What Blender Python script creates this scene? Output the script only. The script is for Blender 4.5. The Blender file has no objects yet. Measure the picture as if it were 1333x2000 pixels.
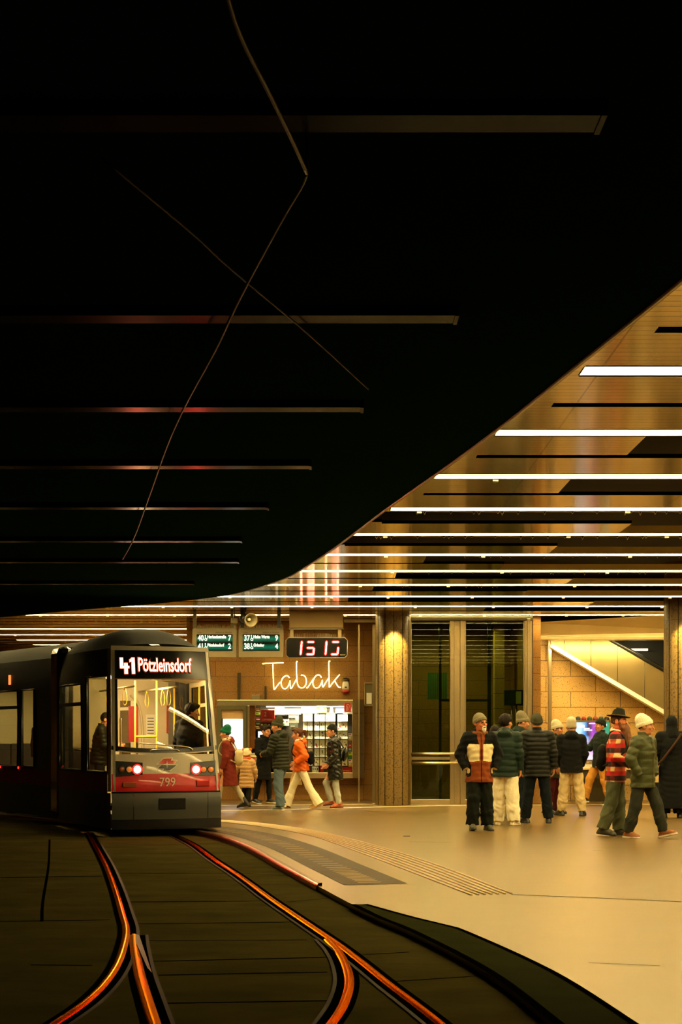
import bpy, bmesh, math, random
import numpy as np
from mathutils import Vector, Matrix, Euler

random.seed(7)
SC = bpy.context.scene
COL = SC.collection
PI = math.pi
FPX, CX, HY, EYE = 2800.0, 666.5, 1433.0, 1.55   # focal length in pixels (1333 wide), centre, horizon, eye height


def W(x, y, d):
    """a point of the place, from the direction it is seen in and its distance"""
    return Vector(((x - CX) * d / FPX, d, EYE + (HY - y) * d / FPX))


def G(x, y, z=0.0):
    d = FPX * (EYE - z) / (y - HY)
    return Vector(((x - CX) * d / FPX, d, z))


# ------------------------------------------------------------------ materials
def lin(c):
    return tuple(((v / 12.92) if v <= 0.04045 else ((v + 0.055) / 1.055) ** 2.4) for v in c)


def rgb(r, g, b):
    return lin((r / 255, g / 255, b / 255)) + (1.0,)


MATS = {}


def new_mat(name):
    m = bpy.data.materials.new(name)
    m.use_nodes = True
    nt = m.node_tree
    b = nt.nodes['Principled BSDF']
    MATS[name] = m
    return m, nt, b


def plain(name, col, rough=0.5, metal=0.0, noise=0.12, scale=18.0, bump=0.0, spec=0.5, coat=0.0, sheen=0.0, emit=None, estr=0.0):
    """principled material whose colour is broken up a little by a noise texture"""
    if name in MATS:
        return MATS[name]
    m, nt, b = new_mat(name)
    b.inputs['Roughness'].default_value = rough
    b.inputs['Metallic'].default_value = metal
    b.inputs['Specular IOR Level'].default_value = spec
    b.inputs['Coat Weight'].default_value = coat
    b.inputs['Sheen Weight'].default_value = sheen
    if emit is not None:
        b.inputs['Emission Color'].default_value = emit
        b.inputs['Emission Strength'].default_value = estr
    if noise > 0 or bump > 0:
        tc = nt.nodes.new('ShaderNodeTexCoord')
        n = nt.nodes.new('ShaderNodeTexNoise')
        n.inputs['Scale'].default_value = scale
        n.inputs['Detail'].default_value = 4
        nt.links.new(tc.outputs['Object'], n.inputs['Vector'])
        if noise > 0:
            mx = nt.nodes.new('ShaderNodeMix')
            mx.data_type = 'RGBA'
            mx.inputs[6].default_value = tuple(c * (1 - noise) for c in col[:3]) + (1,)
            mx.inputs[7].default_value = tuple(min(1, c * (1 + noise)) for c in col[:3]) + (1,)
            nt.links.new(n.outputs['Fac'], mx.inputs[0])
            nt.links.new(mx.outputs[2], b.inputs['Base Color'])
        else:
            b.inputs['Base Color'].default_value = col
        if bump > 0:
            bp = nt.nodes.new('ShaderNodeBump')
            bp.inputs['Strength'].default_value = bump
            bp.inputs['Distance'].default_value = 0.01
            nt.links.new(n.outputs['Fac'], bp.inputs['Height'])
            nt.links.new(bp.outputs['Normal'], b.inputs['Normal'])
    else:
        b.inputs['Base Color'].default_value = col
    return m


def glow(name, col, strength):
    if name in MATS:
        return MATS[name]
    m, nt, b = new_mat(name)
    b.inputs['Base Color'].default_value = tuple(0.5 * c for c in col[:3]) + (1,)
    b.inputs['Emission Color'].default_value = col
    b.inputs['Emission Strength'].default_value = strength
    return m


def glass(name, tint, refl=1.0, rough=0.0, ior=1.5):
    """thin pane: transparent, mixed with a mirror by Fresnel"""
    if name in MATS:
        return MATS[name]
    m = bpy.data.materials.new(name)
    m.use_nodes = True
    nt = m.node_tree
    nt.nodes.clear()
    out = nt.nodes.new('ShaderNodeOutputMaterial')
    mix = nt.nodes.new('ShaderNodeMixShader')
    tr = nt.nodes.new('ShaderNodeBsdfTransparent')
    gl = nt.nodes.new('ShaderNodeBsdfGlossy')
    fr = nt.nodes.new('ShaderNodeFresnel')
    mu = nt.nodes.new('ShaderNodeMath')
    mu.operation = 'MULTIPLY'
    mu.use_clamp = True
    mu.inputs[1].default_value = refl
    fr.inputs['IOR'].default_value = ior
    tr.inputs['Color'].default_value = tint
    gl.inputs['Roughness'].default_value = rough
    gl.inputs['Color'].default_value = (1, 1, 1, 1)
    nt.links.new(fr.outputs[0], mu.inputs[0])
    nt.links.new(mu.outputs[0], mix.inputs[0])
    nt.links.new(tr.outputs[0], mix.inputs[1])
    nt.links.new(gl.outputs[0], mix.inputs[2])
    nt.links.new(mix.outputs[0], out.inputs['Surface'])
    MATS[name] = m
    return m


# ------------------------------------------------------------------ scene objects
def tag(o, label=None, cat=None, group=None, kind=None):
    if label:
        o['label'] = label
    if cat:
        o['category'] = cat
    if group:
        o['group'] = group
    if kind:
        o['kind'] = kind
    return o


def thing(name, label, cat, loc=(0, 0, 0), rotz=0.0, group=None):
    o = bpy.data.objects.new(name, None)
    COL.objects.link(o)
    o.empty_display_size = 0.1
    o.location = loc
    o.rotation_euler = (0, 0, rotz)
    return tag(o, label, cat, group)


class MB:
    """collects shapes, then links them as ONE mesh object"""

    def __init__(self):
        self.v, self.f, self.m, self.sm = [], [], [], []
        self.mi = 0
        self.smooth = False

    def add(self, vs, fs, smooth=None):
        o = len(self.v)
        self.v.extend([tuple(p) for p in vs])
        s = self.smooth if smooth is None else smooth
        for f in fs:
            self.f.append(tuple(i + o for i in f))
            self.m.append(self.mi)
            self.sm.append(s)
        return self

    def box(self, c, s, rz=0.0, bev=0.0, rx=0.0, ry=0.0):
        bm = bmesh.new()
        bmesh.ops.create_cube(bm, size=1.0)
        for v in bm.verts:
            v.co = Vector((v.co.x * s[0], v.co.y * s[1], v.co.z * s[2]))
        if bev > 0:
            bmesh.ops.bevel(bm, geom=list(bm.edges), offset=min(bev, 0.45 * min(s)), segments=2, affect='EDGES', profile=0.5)
        R = Euler((rx, ry, rz)).to_matrix()
        for v in bm.verts:
            v.co = R @ v.co + Vector(c)
        self.add([v.co for v in bm.verts], [[v.index for v in f.verts] for f in bm.faces] if not bm.verts.index_update() else [])
        bm.free()
        return self

    def bb(self, x0, x1, y0, y1, z0, z1, bev=0.0):
        return self.box(((x0 + x1) / 2, (y0 + y1) / 2, (z0 + z1) / 2), (abs(x1 - x0), abs(y1 - y0), abs(z1 - z0)), bev=bev)

    def cyl(self, a, b, r, r2=None, n=16, caps=True):
        return self.tube([a, b], [r, r if r2 is None else r2], n, caps)

    def tube(self, pts, r, n=8, caps=True, closed=False):
        pts = [Vector(p) for p in pts]
        N = len(pts)
        rs = r if isinstance(r, (list, tuple)) else [r] * N
        vs, fs = [], []
        up = None
        for i in range(N):
            if closed:
                t = (pts[(i + 1) % N] - pts[i - 1]).normalized()
            else:
                t = (pts[min(i + 1, N - 1)] - pts[max(i - 1, 0)]).normalized()
            if up is None:
                up = Vector((0, 0, 1)) if abs(t.z) < 0.9 else Vector((1, 0, 0))
            x = up.cross(t)
            if x.length < 1e-6:
                x = Vector((1, 0, 0)).cross(t)
            x.normalize()
            y = t.cross(x).normalized()
            up = y
            for k in range(n):
                a = 2 * PI * k / n
                vs.append(pts[i] + x * (rs[i] * math.cos(a)) + y * (rs[i] * math.sin(a)))
        for i in range(N if closed else N - 1):
            j = (i + 1) % N
            for k in range(n):
                fs.append((i * n + k, i * n + (k + 1) % n, j * n + (k + 1) % n, j * n + k))
        self.add(vs, fs, True)
        if caps and not closed:
            o = len(self.v) - len(vs)
            self.f.append(tuple(o + k for k in range(n))[::-1]); self.m.append(self.mi); self.sm.append(False)
            self.f.append(tuple(o + (N - 1) * n + k for k in range(n))); self.m.append(self.mi); self.sm.append(False)
        return self

    def lathe(self, prof, c=(0, 0, 0), n=24, R=None):
        vs, fs = [], []
        R = R or Matrix.Identity(3)
        for (r, z) in prof:
            for k in range(n):
                a = 2 * PI * k / n
                vs.append(R @ Vector((r * math.cos(a), r * math.sin(a), z)) + Vector(c))
        for i in range(len(prof) - 1):
            for k in range(n):
                fs.append((i * n + k, i * n + (k + 1) % n, (i + 1) * n + (k + 1) % n, (i + 1) * n + k))
        return self.add(vs, fs, True)

    def prism(self, poly, ext):
        """poly: 3-D points of a flat outline; ext: extrusion vector"""
        n = len(poly)
        e = Vector(ext)
        vs = [Vector(p) for p in poly] + [Vector(p) + e for p in poly]
        fs = [tuple(range(n))[::-1], tuple(range(n, 2 * n))] + [(i, (i + 1) % n, n + (i + 1) % n, n + i) for i in range(n)]
        return self.add(vs, fs, False)

    def ribbon(self, a, b, zt=None):
        """quads between two rows of points"""
        n = len(a)
        return self.add(list(a) + list(b), [(i, i + 1, n + i + 1, n + i) for i in range(n - 1)])

    def grid(self, fn, us, vs_, skip=None, smooth=True):
        nu, nv = len(us), len(vs_)
        pts = [fn(u, v) for u in us for v in vs_]
        fs = []
        for i in range(nu - 1):
            for j in range(nv - 1):
                if skip and skip((us[i] + us[i + 1]) / 2, (vs_[j] + vs_[j + 1]) / 2):
                    continue
                fs.append((i * nv + j, (i + 1) * nv + j, (i + 1) * nv + j + 1, i * nv + j + 1))
        return self.add(pts, fs, smooth)

    def build(self, name, mats, parent=None, fix=True):
        me = bpy.data.meshes.new(name)
        me.from_pydata(self.v, [], self.f)
        mats = mats if isinstance(mats, (list, tuple)) else [mats]
        for m in mats:
            me.materials.append(m)
        me.polygons.foreach_set('material_index', [min(i, len(mats) - 1) for i in self.m])
        me.polygons.foreach_set('use_smooth', self.sm)
        if fix:
            bm = bmesh.new()
            bm.from_mesh(me)
            bmesh.ops.recalc_face_normals(bm, faces=list(bm.faces))
            bm.to_mesh(me)
            bm.free()
        me.update()
        o = bpy.data.objects.new(name, me)
        COL.objects.link(o)
        if parent is not None:
            o.parent = parent
        return o


def struct(o):
    o['kind'] = 'structure'
    return o


def text_obj(name, s, size, mat, parent, loc, rot=(PI / 2, 0, 0), ext=0.002, align='CENTER', sx=1.0, bold=0.0, extra=None):
    cu = bpy.data.curves.new(name, 'FONT')
    cu.body = s
    cu.size = size
    cu.align_x = align
    cu.align_y = 'CENTER'
    cu.extrude = ext
    cu.offset = bold
    cu.resolution_u = 3
    cu.materials.append(mat)
    tmp = bpy.data.objects.new(name, cu)
    COL.objects.link(tmp)
    dg = bpy.context.evaluated_depsgraph_get()
    me = bpy.data.meshes.new_from_object(tmp.evaluated_get(dg))
    COL.objects.unlink(tmp)
    bpy.data.objects.remove(tmp)
    R = Euler(rot).to_matrix().to_4x4()
    M = Matrix.Translation(Vector(loc)) @ (extra or Matrix.Identity(4)) @ R @ Matrix.Diagonal((sx, 1, 1, 1))
    me.transform(M)
    me.name = name
    o = bpy.data.objects.new(name, me)
    COL.objects.link(o)
    o.parent = parent
    return o


def spline(pts, n=8, closed=False):
    """Catmull-Rom through the points"""
    P = [Vector(p) for p in pts]
    N = len(P)
    out = []
    rng = N if closed else N - 1
    for i in range(rng):
        p0 = P[(i - 1) % N] if (closed or i > 0) else P[0] * 2 - P[1]
        p1, p2 = P[i], P[(i + 1) % N]
        p3 = P[(i + 2) % N] if (closed or i + 2 < N) else P[N - 1] * 2 - P[N - 2]
        for k in range(n):
            t = k / n
            out.append(0.5 * ((2 * p1) + (p2 - p0) * t + (2 * p0 - 5 * p1 + 4 * p2 - p3) * t * t + (3 * p1 - p0 - 3 * p2 + p3) * t ** 3))
    if not closed:
        out.append(P[-1])
    return out


def offset_curve(pts, d):
    """shift a curve on the ground sideways (toward +x for curves that run toward the camera)"""
    out = []
    for i in range(len(pts)):
        t = (pts[min(i + 1, len(pts) - 1)] - pts[max(i - 1, 0)])
        t.z = 0
        t.normalize()
        out.append(pts[i] + Vector((-t.y, t.x, 0)) * d)
    return out


def lamp(name, kind, loc, energy, col, size=0.1, rot=None, spot=None, blend=0.5):
    L = bpy.data.lights.new(name, kind)
    L.energy = energy
    L.color = col
    if kind == 'AREA':
        if isinstance(size, tuple):
            L.shape = 'RECTANGLE'; L.size, L.size_y = size
        else:
            L.size = size
    else:
        L.shadow_soft_size = size
    if kind == 'SPOT':
        L.spot_size = spot
        L.spot_blend = blend
    o = bpy.data.objects.new(name, L)
    COL.objects.link(o)
    o.location = loc
    if rot:
        o.rotation_euler = rot
    return o
# ================================================================== materials of the place
def node(nt, kind, **kw):
    n = nt.nodes.new(kind)
    for k, v in kw.items():
        setattr(n, k, v)
    return n


def mathn(nt, op, a, b=None, clamp=False):
    n = node(nt, 'ShaderNodeMath', operation=op, use_clamp=clamp)
    for i, s in enumerate((a, b)):
        if s is None:
            continue
        if isinstance(s, (int, float)):
            n.inputs[i].default_value = s
        else:
            nt.links.new(s, n.inputs[i])
    return n.outputs[0]


def mixc(nt, fac, a, b):
    n = node(nt, 'ShaderNodeMix', data_type='RGBA')
    for i, s in ((0, fac), (6, a), (7, b)):
        if isinstance(s, (int, float)):
            n.inputs[i].default_value = s
        elif isinstance(s, tuple):
            n.inputs[i].default_value = s
        else:
            nt.links.new(s, n.inputs[i])
    return n.outputs[2]


def stone_mat(name, base, dark, joint, bw=1.15, bh=0.36, mortar=0.007, pit=0.60, rough=0.6, psc=26.0):
    m, nt, b = new_mat(name)
    tc = node(nt, 'ShaderNodeTexCoord')
    sp = node(nt, 'ShaderNodeSeparateXYZ')
    nt.links.new(tc.outputs['Object'], sp.inputs[0])
    cb = node(nt, 'ShaderNodeCombineXYZ')
    nt.links.new(mathn(nt, 'ADD', sp.outputs[0], sp.outputs[1]), cb.inputs[0])
    nt.links.new(sp.outputs[2], cb.inputs[1])
    br = node(nt, 'ShaderNodeTexBrick')
    nt.links.new(cb.outputs[0], br.inputs['Vector'])
    br.inputs['Scale'].default_value = 1.0
    br.inputs['Brick Width'].default_value = bw
    br.inputs['Row Height'].default_value = bh
    br.inputs['Mortar Size'].default_value = mortar
    br.inputs['Mortar Smooth'].default_value = 0.1
    br.inputs['Color1'].default_value = (1, 1, 1, 1)
    br.inputs['Color2'].default_value = (0.86, 0.86, 0.86, 1)
    br.inputs['Mortar'].default_value = (0, 0, 0, 1)
    n1 = node(nt, 'ShaderNodeTexNoise')
    n1.inputs['Scale'].default_value = psc
    n1.inputs['Detail'].default_value = 3
    nt.links.new(tc.outputs['Object'], n1.inputs['Vector'])
    ramp = node(nt, 'ShaderNodeValToRGB')
    ramp.color_ramp.elements[0].position = pit
    ramp.color_ramp.elements[1].position = pit + 0.05
    nt.links.new(n1.outputs['Fac'], ramp.inputs[0])
    n2 = node(nt, 'ShaderNodeTexNoise')
    n2.inputs['Scale'].default_value = 60
    n2.inputs['Detail'].default_value = 5
    nt.links.new(tc.outputs['Object'], n2.inputs['Vector'])
    n3 = node(nt, 'ShaderNodeTexNoise')
    n3.inputs['Scale'].default_value = 2.2
    nt.links.new(tc.outputs['Object'], n3.inputs['Vector'])
    c = mixc(nt, n2.outputs['Fac'], tuple(v * 0.55 for v in base[:3]) + (1,), tuple(min(1, v * 1.35) for v in base[:3]) + (1,))
    mul = node(nt, 'ShaderNodeMix', data_type='RGBA', blend_type='MULTIPLY')
    mul.inputs[0].default_value = 1
    nt.links.new(c, mul.inputs[6])
    nt.links.new(br.outputs['Color'], mul.inputs[7])
    c = mixc(nt, mathn(nt, 'MULTIPLY', n3.outputs['Fac'], 0.5), mul.outputs[2], tuple(v * 0.6 for v in base[:3]) + (1,))
    c = mixc(nt, ramp.outputs[0], c, dark)
    c = mixc(nt, br.outputs['Fac'], c, joint)
    nt.links.new(c, b.inputs['Base Color'])
    b.inputs['Roughness'].default_value = rough
    bp = node(nt, 'ShaderNodeBump')
    bp.inputs['Strength'].default_value = 0.25
    bp.inputs['Distance'].default_value = 0.01
    bp.invert = True
    nt.links.new(ramp.outputs[0], bp.inputs['Height'])
    nt.links.new(bp.outputs[0], b.inputs['Normal'])
    return m


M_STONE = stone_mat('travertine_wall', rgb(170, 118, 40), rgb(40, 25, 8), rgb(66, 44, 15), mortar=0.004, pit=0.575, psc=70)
M_STONE_LIT = stone_mat('travertine_lit', rgb(216, 172, 96), rgb(56, 38, 14), rgb(84, 60, 24), pit=0.615, psc=46)  # same travertine as the back wall, its brighter light put into a paler tone
M_COLUMN = stone_mat('column_stone', rgb(112, 88, 38), rgb(72, 54, 20), rgb(26, 20, 9), bw=50, bh=1.9, mortar=0.004, pit=0.55, rough=0.4, psc=26)
M_STEEL = plain('brushed_steel', rgb(196, 180, 146), 0.28, 1.0, 0.10, 40)
M_DARKSTEEL = plain('dark_steel', rgb(92, 84, 62), 0.38, 1.0, 0.12, 30)
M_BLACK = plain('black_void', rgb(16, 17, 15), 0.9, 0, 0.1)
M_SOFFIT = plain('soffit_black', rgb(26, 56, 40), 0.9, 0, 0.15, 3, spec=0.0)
M_SOFFITEDGE = plain('soffit_edge', rgb(120, 110, 90), 0.25, 1.0, 0.1, 10)
M_WHITE = plain('white_paint', rgb(232, 224, 200), 0.45, 0, 0.04)
M_GREYBOX = plain('grey_housing', rgb(128, 116, 84), 0.5, 0.0, 0.06, 12)
M_BLACKPLASTIC = plain('black_plastic', rgb(22, 22, 20), 0.35, 0, 0.1)
M_RED = plain('red_plastic', rgb(190, 24, 18), 0.45, 0, 0.08)


def ceiling_mat():
    m, nt, b = new_mat('ceiling_lamella')
    tc = node(nt, 'ShaderNodeTexCoord')
    sp = node(nt, 'ShaderNodeSeparateXYZ')
    nt.links.new(tc.outputs['Object'], sp.inputs[0])
    fr = mathn(nt, 'FRACT', mathn(nt, 'MULTIPLY', sp.outputs[1], 1 / 0.105))
    seam = mathn(nt, 'LESS_THAN', fr, 0.13)
    fx = mathn(nt, 'FRACT', mathn(nt, 'MULTIPLY', sp.outputs[0], 1 / 1.85))
    seamx = mathn(nt, 'LESS_THAN', fx, 0.008)
    s = mathn(nt, 'MAXIMUM', seam, seamx)
    n = node(nt, 'ShaderNodeTexNoise')
    mp = node(nt, 'ShaderNodeMapping')
    mp.inputs['Scale'].default_value = (0.35, 9.5, 1)
    nt.links.new(tc.outputs['Object'], mp.inputs[0])
    nt.links.new(mp.outputs[0], n.inputs['Vector'])
    n.inputs['Scale'].default_value = 1.0
    n.inputs['Detail'].default_value = 2
    c = mixc(nt, n.outputs['Fac'], rgb(196, 174, 120), rgb(236, 214, 158))
    c = mixc(nt, mathn(nt, 'MULTIPLY', s, 0.6), c, rgb(70, 58, 34))
    nt.links.new(c, b.inputs['Base Color'])
    b.inputs['Metallic'].default_value = 1.0
    b.inputs['Roughness'].default_value = 0.15
    b.inputs['Anisotropic'].default_value = 0.9
    t = node(nt, 'ShaderNodeCombineXYZ')
    t.inputs[1].default_value = 1.0
    nt.links.new(t.outputs[0], b.inputs['Tangent'])
    return m


M_CEIL = ceiling_mat()


def floor_mat(name, c1, c2, rlo, rhi, streak=(0.6, 3.0, 1), spec=0.5, det=7, bump=0.12):
    m, nt, b = new_mat(name)
    tc = node(nt, 'ShaderNodeTexCoord')
    mp = node(nt, 'ShaderNodeMapping')
    mp.inputs['Scale'].default_value = streak
    nt.links.new(tc.outputs['Object'], mp.inputs[0])
    n = node(nt, 'ShaderNodeTexNoise')
    n.inputs['Scale'].default_value = 1.0
    n.inputs['Detail'].default_value = det
    n.inputs['Roughness'].default_value = 0.65
    nt.links.new(mp.outputs[0], n.inputs['Vector'])
    n2 = node(nt, 'ShaderNodeTexNoise')
    n2.inputs['Scale'].default_value = 3.0
    n2.inputs['Detail'].default_value = 2
    nt.links.new(tc.outputs['Object'], n2.inputs['Vector'])
    c = mixc(nt, n.outputs['Fac'], c1, c2)
    c = mixc(nt, mathn(nt, 'MULTIPLY', n2.outputs['Fac'], 0.35), c, tuple(v * 0.5 for v in c1[:3]) + (1,))
    nt.links.new(c, b.inputs['Base Color'])
    r = mathn(nt, 'ADD', mathn(nt, 'MULTIPLY', n.outputs['Fac'], rhi - rlo), rlo)
    nt.links.new(r, b.inputs['Roughness'])
    b.inputs['Specular IOR Level'].default_value = spec
    bp = node(nt, 'ShaderNodeBump')
    bp.inputs['Strength'].default_value = bump
    bp.inputs['Distance'].default_value = 0.004
    nt.links.new(n2.outputs['Fac'], bp.inputs['Height'])
    nt.links.new(bp.outputs[0], b.inputs['Normal'])
    return m


M_FLOOR = floor_mat('platform_terrazzo', rgb(72, 53, 21), rgb(130, 103, 50), 0.24, 0.36, (0.5, 1.8, 1), spec=1.0, det=6, bump=0.0)
M_FLOOR.node_tree.nodes['Principled BSDF'].inputs['Specular Tint'].default_value = (1.0, 0.86, 0.55, 1)
M_FLOOR.node_tree.nodes['Principled BSDF'].inputs['Coat Tint'].default_value = (1.0, 0.95, 0.8, 1)
M_FLOOR.node_tree.nodes['Principled BSDF'].inputs['Coat Weight'].default_value = 0.5
M_FLOOR.node_tree.nodes['Principled BSDF'].inputs['Coat Roughness'].default_value = 0.34
M_TRACK = floor_mat('track_concrete', rgb(40, 37, 18), rgb(84, 74, 38), 0.5, 0.65, (1.2, 2.0, 1), spec=0.0, det=4, bump=0.0)
M_ASPHALT = floor_mat('kerb_asphalt', rgb(36, 37, 20), rgb(54, 54, 30), 0.75, 0.9, (2, 2, 1), spec=0.0, det=4, bump=0.0)
M_PAVER = floor_mat('brown_paver', rgb(50, 38, 18), rgb(76, 58, 28), 0.55, 0.75, (3, 3, 1), spec=0.25)
M_JOINT = plain('dark_joint', rgb(4, 4, 3), 0.9, 0, 0.1, spec=0.0)
M_RAIL = plain('red_lit_rail_steel', rgb(96, 34, 12), 0.2, 1.0, 0.3, 7, bump=0.03)  # the tram's red and orange light is put into the steel colour
M_RAIL.node_tree.nodes['Principled BSDF'].inputs['Specular Tint'].default_value = (1.0, 0.42, 0.14, 1)
M_RIDGE = plain('tactile_ridge', rgb(226, 200, 150), 0.35, 0, 0.08)
M_GREENGLASS = glass('green_glass', (0.48, 0.60, 0.34, 1), 0.45)
M_LAMP = glow('lamp_diffuser', (1.0, 0.77, 0.32, 1), 36.0)
M_LAMPTRAY = plain('lamp_tray', rgb(235, 225, 200), 0.35, 0, 0.02)
M_WIRE = plain('bare_wire', rgb(210, 200, 170), 0.3, 1.0, 0)

# ================================================================== curves of the place
EDGE = [(-20, 35.5), (-13, 31.2), (-9, 28.6), (-6.3, 26.65), (-5.2, 25.65), (-4.1, 24.7), (-3.1, 23.9), (-1.9, 22.6), (-1.27, 21.4), (-0.76, 20.0), (-0.44, 18.6), (-0.04, 16.6),
        (0.46, 13.78), (0.883, 11.56), (1.18, 9.88), (1.355, 8.74), (1.64, 6.87), (1.95, 4.6), (2.2, 2.0), (2.4, -4.0)]
EDGE_S = spline([(x, y, 0) for x, y in EDGE], 6)
ZS, ZC = 3.73, 4.15           # undersides of the dark soffit and of the lit ceiling


def edge_x(d):
    for a, b in zip(EDGE_S[:-1], EDGE_S[1:]):
        if b.y <= d <= a.y:
            t = (d - b.y) / max(1e-6, a.y - b.y)
            return b.x + (a.x - b.x) * t
    return EDGE_S[0].x if d > EDGE_S[0].y else EDGE_S[-1].x


KERB = [(-20, 36.5), (-12, 31), (-8, 28.4), (-5.5, 26.3), (-3.8, 24.4), (-2.31, 22.6), (-1.40, 20.0), (-0.62, 16.4), (-0.24, 14.6), (0.266, 12.3), (0.57, 11.2), (0.96, 9.37), (1.16, 7.65), (1.36, 5.5), (1.5, 3.0), (1.6, -4.0)]
KERB_S = spline([(x, y, 0) for x, y in KERB], 6)
TZ = -0.05


def kerb_x(d):
    for a, b in zip(KERB_S[:-1], KERB_S[1:]):
        if b.y <= d <= a.y:
            t = (d - b.y) / max(1e-6, a.y - b.y)
            return b.x + (a.x - b.x) * t
    return KERB_S[-1].x


# ================================================================== floor
mb = MB()
right = [Vector((15, p.y if p.y < 36 else 36.5, 0)) for p in KERB_S]
mb.ribbon(KERB_S, right)
n0 = len(KERB_S)
mb.ribbon([p + Vector((0, 0, TZ)) for p in KERB_S], KERB_S)            # kerb face
struct(mb.build('floor', M_FLOOR))

mb = MB()
mb.add([(-20, -6, TZ), (15, -6, TZ), (15, 46, TZ), (-20, 46, TZ)], [(0, 1, 2, 3)])
mb.mi = 1


def jline(pts, w, z=TZ + 0.002):
    c = [Vector((p.x, p.y, z)) for p in pts]
    mb.ribbon(offset_curve(c, -w / 2), offset_curve(c, w / 2))


for (x0, y0, x1, y1, w) in ((235, 1706, 470, 1706, 0.05), (250, 1762, 520, 1760, 0.07), (270, 1805, 590, 1801, 0.05), (283, 1838, 600, 1836, 0.03), (300, 1878, 640, 1870, 0.05),
                            (310, 1905, 640, 1899, 0.05), (320, 1960, 640, 1955, 0.05), (0, 1714, 200, 1712, 0.10), (0, 1800, 215, 1797, 0.06), (60, 1885, 180, 1886, 0.05),
                            (222, 1668, 380, 1668, 0.04), (470, 1706, 590, 1712, 0.03), (560, 1762, 640, 1755, 0.03), (690, 1866, 800, 1860, 0.03), (730, 1920, 960, 1905, 0.03)):
    jline([G(x0, y0, TZ), G(x1, y1, TZ)], w * 0.55)
jline(spline([G(97, 1640, TZ), G(95, 1690, TZ), G(84, 1760, TZ), G(82, 1800, TZ)]), 0.028)
struct(mb.build('floor_track', [M_TRACK, M_JOINT]))

# dark strip along the platform edge, close to the camera
near = [p for p in KERB_S if p.y < 13.4]
outer = [Vector((p.x + 0.40 * min(1, (13.6 - p.y) / 2.2), p.y, 0.004)) for p in near]
inner = [Vector((p.x, p.y, 0.004)) for p in near]
mb = MB()
mb.ribbon(inner, outer)
mb.mi = 1
mb.ribbon([p + Vector((0, 0, 0.002)) for p in offset_curve(outer, -0.02)], [p + Vector((0, 0, 0.002)) for p in offset_curve(outer, 0.025)])
mb.ribbon([p + Vector((-0.03, 0, 0.001)) for p in inner], [p + Vector((0.03, 0, 0.002)) for p in inner])
struct(mb.build('trim_1', [M_ASPHALT, M_JOINT]))

# metal kerb edge beside the far part of the track
far = [p for p in KERB_S if 14.55 < p.y < 34]
mb = MB()
a = offset_curve(far, -0.02)
b = offset_curve(far, 0.05)
arc = [[p + (q - p) * (0.72 * (1 - math.cos(w_))) + Vector((0, 0, TZ + (0.03 - TZ) * math.sin(w_))) for p, q in zip(a, b)] for w_ in [PI / 2 * i / 7 for i in range(8)]]
mb.smooth = True
for s, e in zip(arc[:-1], arc[1:]):
    mb.ribbon(s, e)
mb.smooth = False
a = [q.lerp(p, 0.28) for p, q in zip(a, b)]
mb.ribbon([p + Vector((0, 0, 0.03)) for p in a], [p + Vector((0, 0, 0.03)) for p in b])
mb.ribbon([p + Vector((0, 0, 0.03)) for p in b], [p + Vector((0, 0, 0.0)) for p in b])
struct(mb.build('trim_2', plain('kerb_edge_steel', rgb(120, 96, 70), 0.3, 0.9, 0.15, 9)))

# band of brown pavers with lighter joints
band = [p for p in KERB_S if 14.5 < p.y < 26]
mb = MB()
ba = [p + Vector((0, 0, 0.004)) for p in offset_curve(band, 0.28)]
bb_ = [p + Vector((0, 0, 0.004)) for p in offset_curve(band, 0.95)]
mb.ribbon(ba, bb_)
mb.mi = 1
for i in range(1, len(band) - 1):
    for s in (0.0, 0.5):
        p, q = ba[i].lerp(ba[i + 1], s), bb_[i].lerp(bb_[i + 1], s)
        e = (q - p)
        z = Vector((0, 0, 0.002))
        mb.ribbon([p + e * 0.25 + z, p + e * 0.62 + z], [p + e * 0.25 + z + Vector((0.02, 0.07, 0)), p + e * 0.62 + z + Vector((0.02, 0.07, 0))])
struct(mb.build('trim_3', [M_PAVER, plain('paver_joint', rgb(150, 120, 66), 0.6)]))

# guide strip for the blind: raised ridges
ca = spline([G(1000, 1746), G(860, 1692), G(760, 1660), G(633, 1627), G(540, 1612), G(470, 1605), G(425, 1602)], 8)
cb_ = spline([G(922, 1749), G(800, 1702), G(710, 1668), G(610, 1633), G(520, 1616), G(455, 1608), G(418, 1604.5)], 8)
mb = MB()
for k in range(7):
    t = k / 6
    line = [p.lerp(q, t) + Vector((0, 0, 0.004)) for p, q in zip(ca, cb_)]
    mb.tube(line, 0.011, 5)
struct(mb.build('trim_4', M_RIDGE))
mb = MB()
for pts, w in (((G(400, 1584, 0), G(430, 1583.5, 0), G(560, 1581, 0), G(740, 1576.3, 0), G(905, 1573.5, 0), G(1333, 1571, 0)), 0.16), ((G(400, 1574, 0), G(560, 1572.6, 0), G(735, 1570.5, 0)), 0.14)):
    c = [p + Vector((0, 0, 0.003)) for p in spline(pts, 5)]
    mb.ribbon(offset_curve(c, -w / 2), offset_curve(c, w / 2))
mb.mi = 1
c = [G(1000, 1747, 0.003), G(1130, 1752, 0.003), G(1333, 1761, 0.003)]
mb.ribbon(offset_curve(c, -0.012), offset_curve(c, 0.012))
c = [G(1150, 1880, 0.003), G(1290, 1886, 0.003)]
mb.ribbon(offset_curve(c, -0.006), offset_curve(c, 0.006))
mb.box(G(795, 1633, 0.005), (0.10, 0.05, 0.004))
c = [G(800, 1644, 0.003), G(880, 1645, 0.003)]
mb.ribbon(offset_curve(c, -0.01), offset_curve(c, 0.01))
struct(mb.build('trim_5', [plain('pale_floor_strip', rgb(238, 216, 168), 0.3, 0, 0.05), M_JOINT]))

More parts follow.
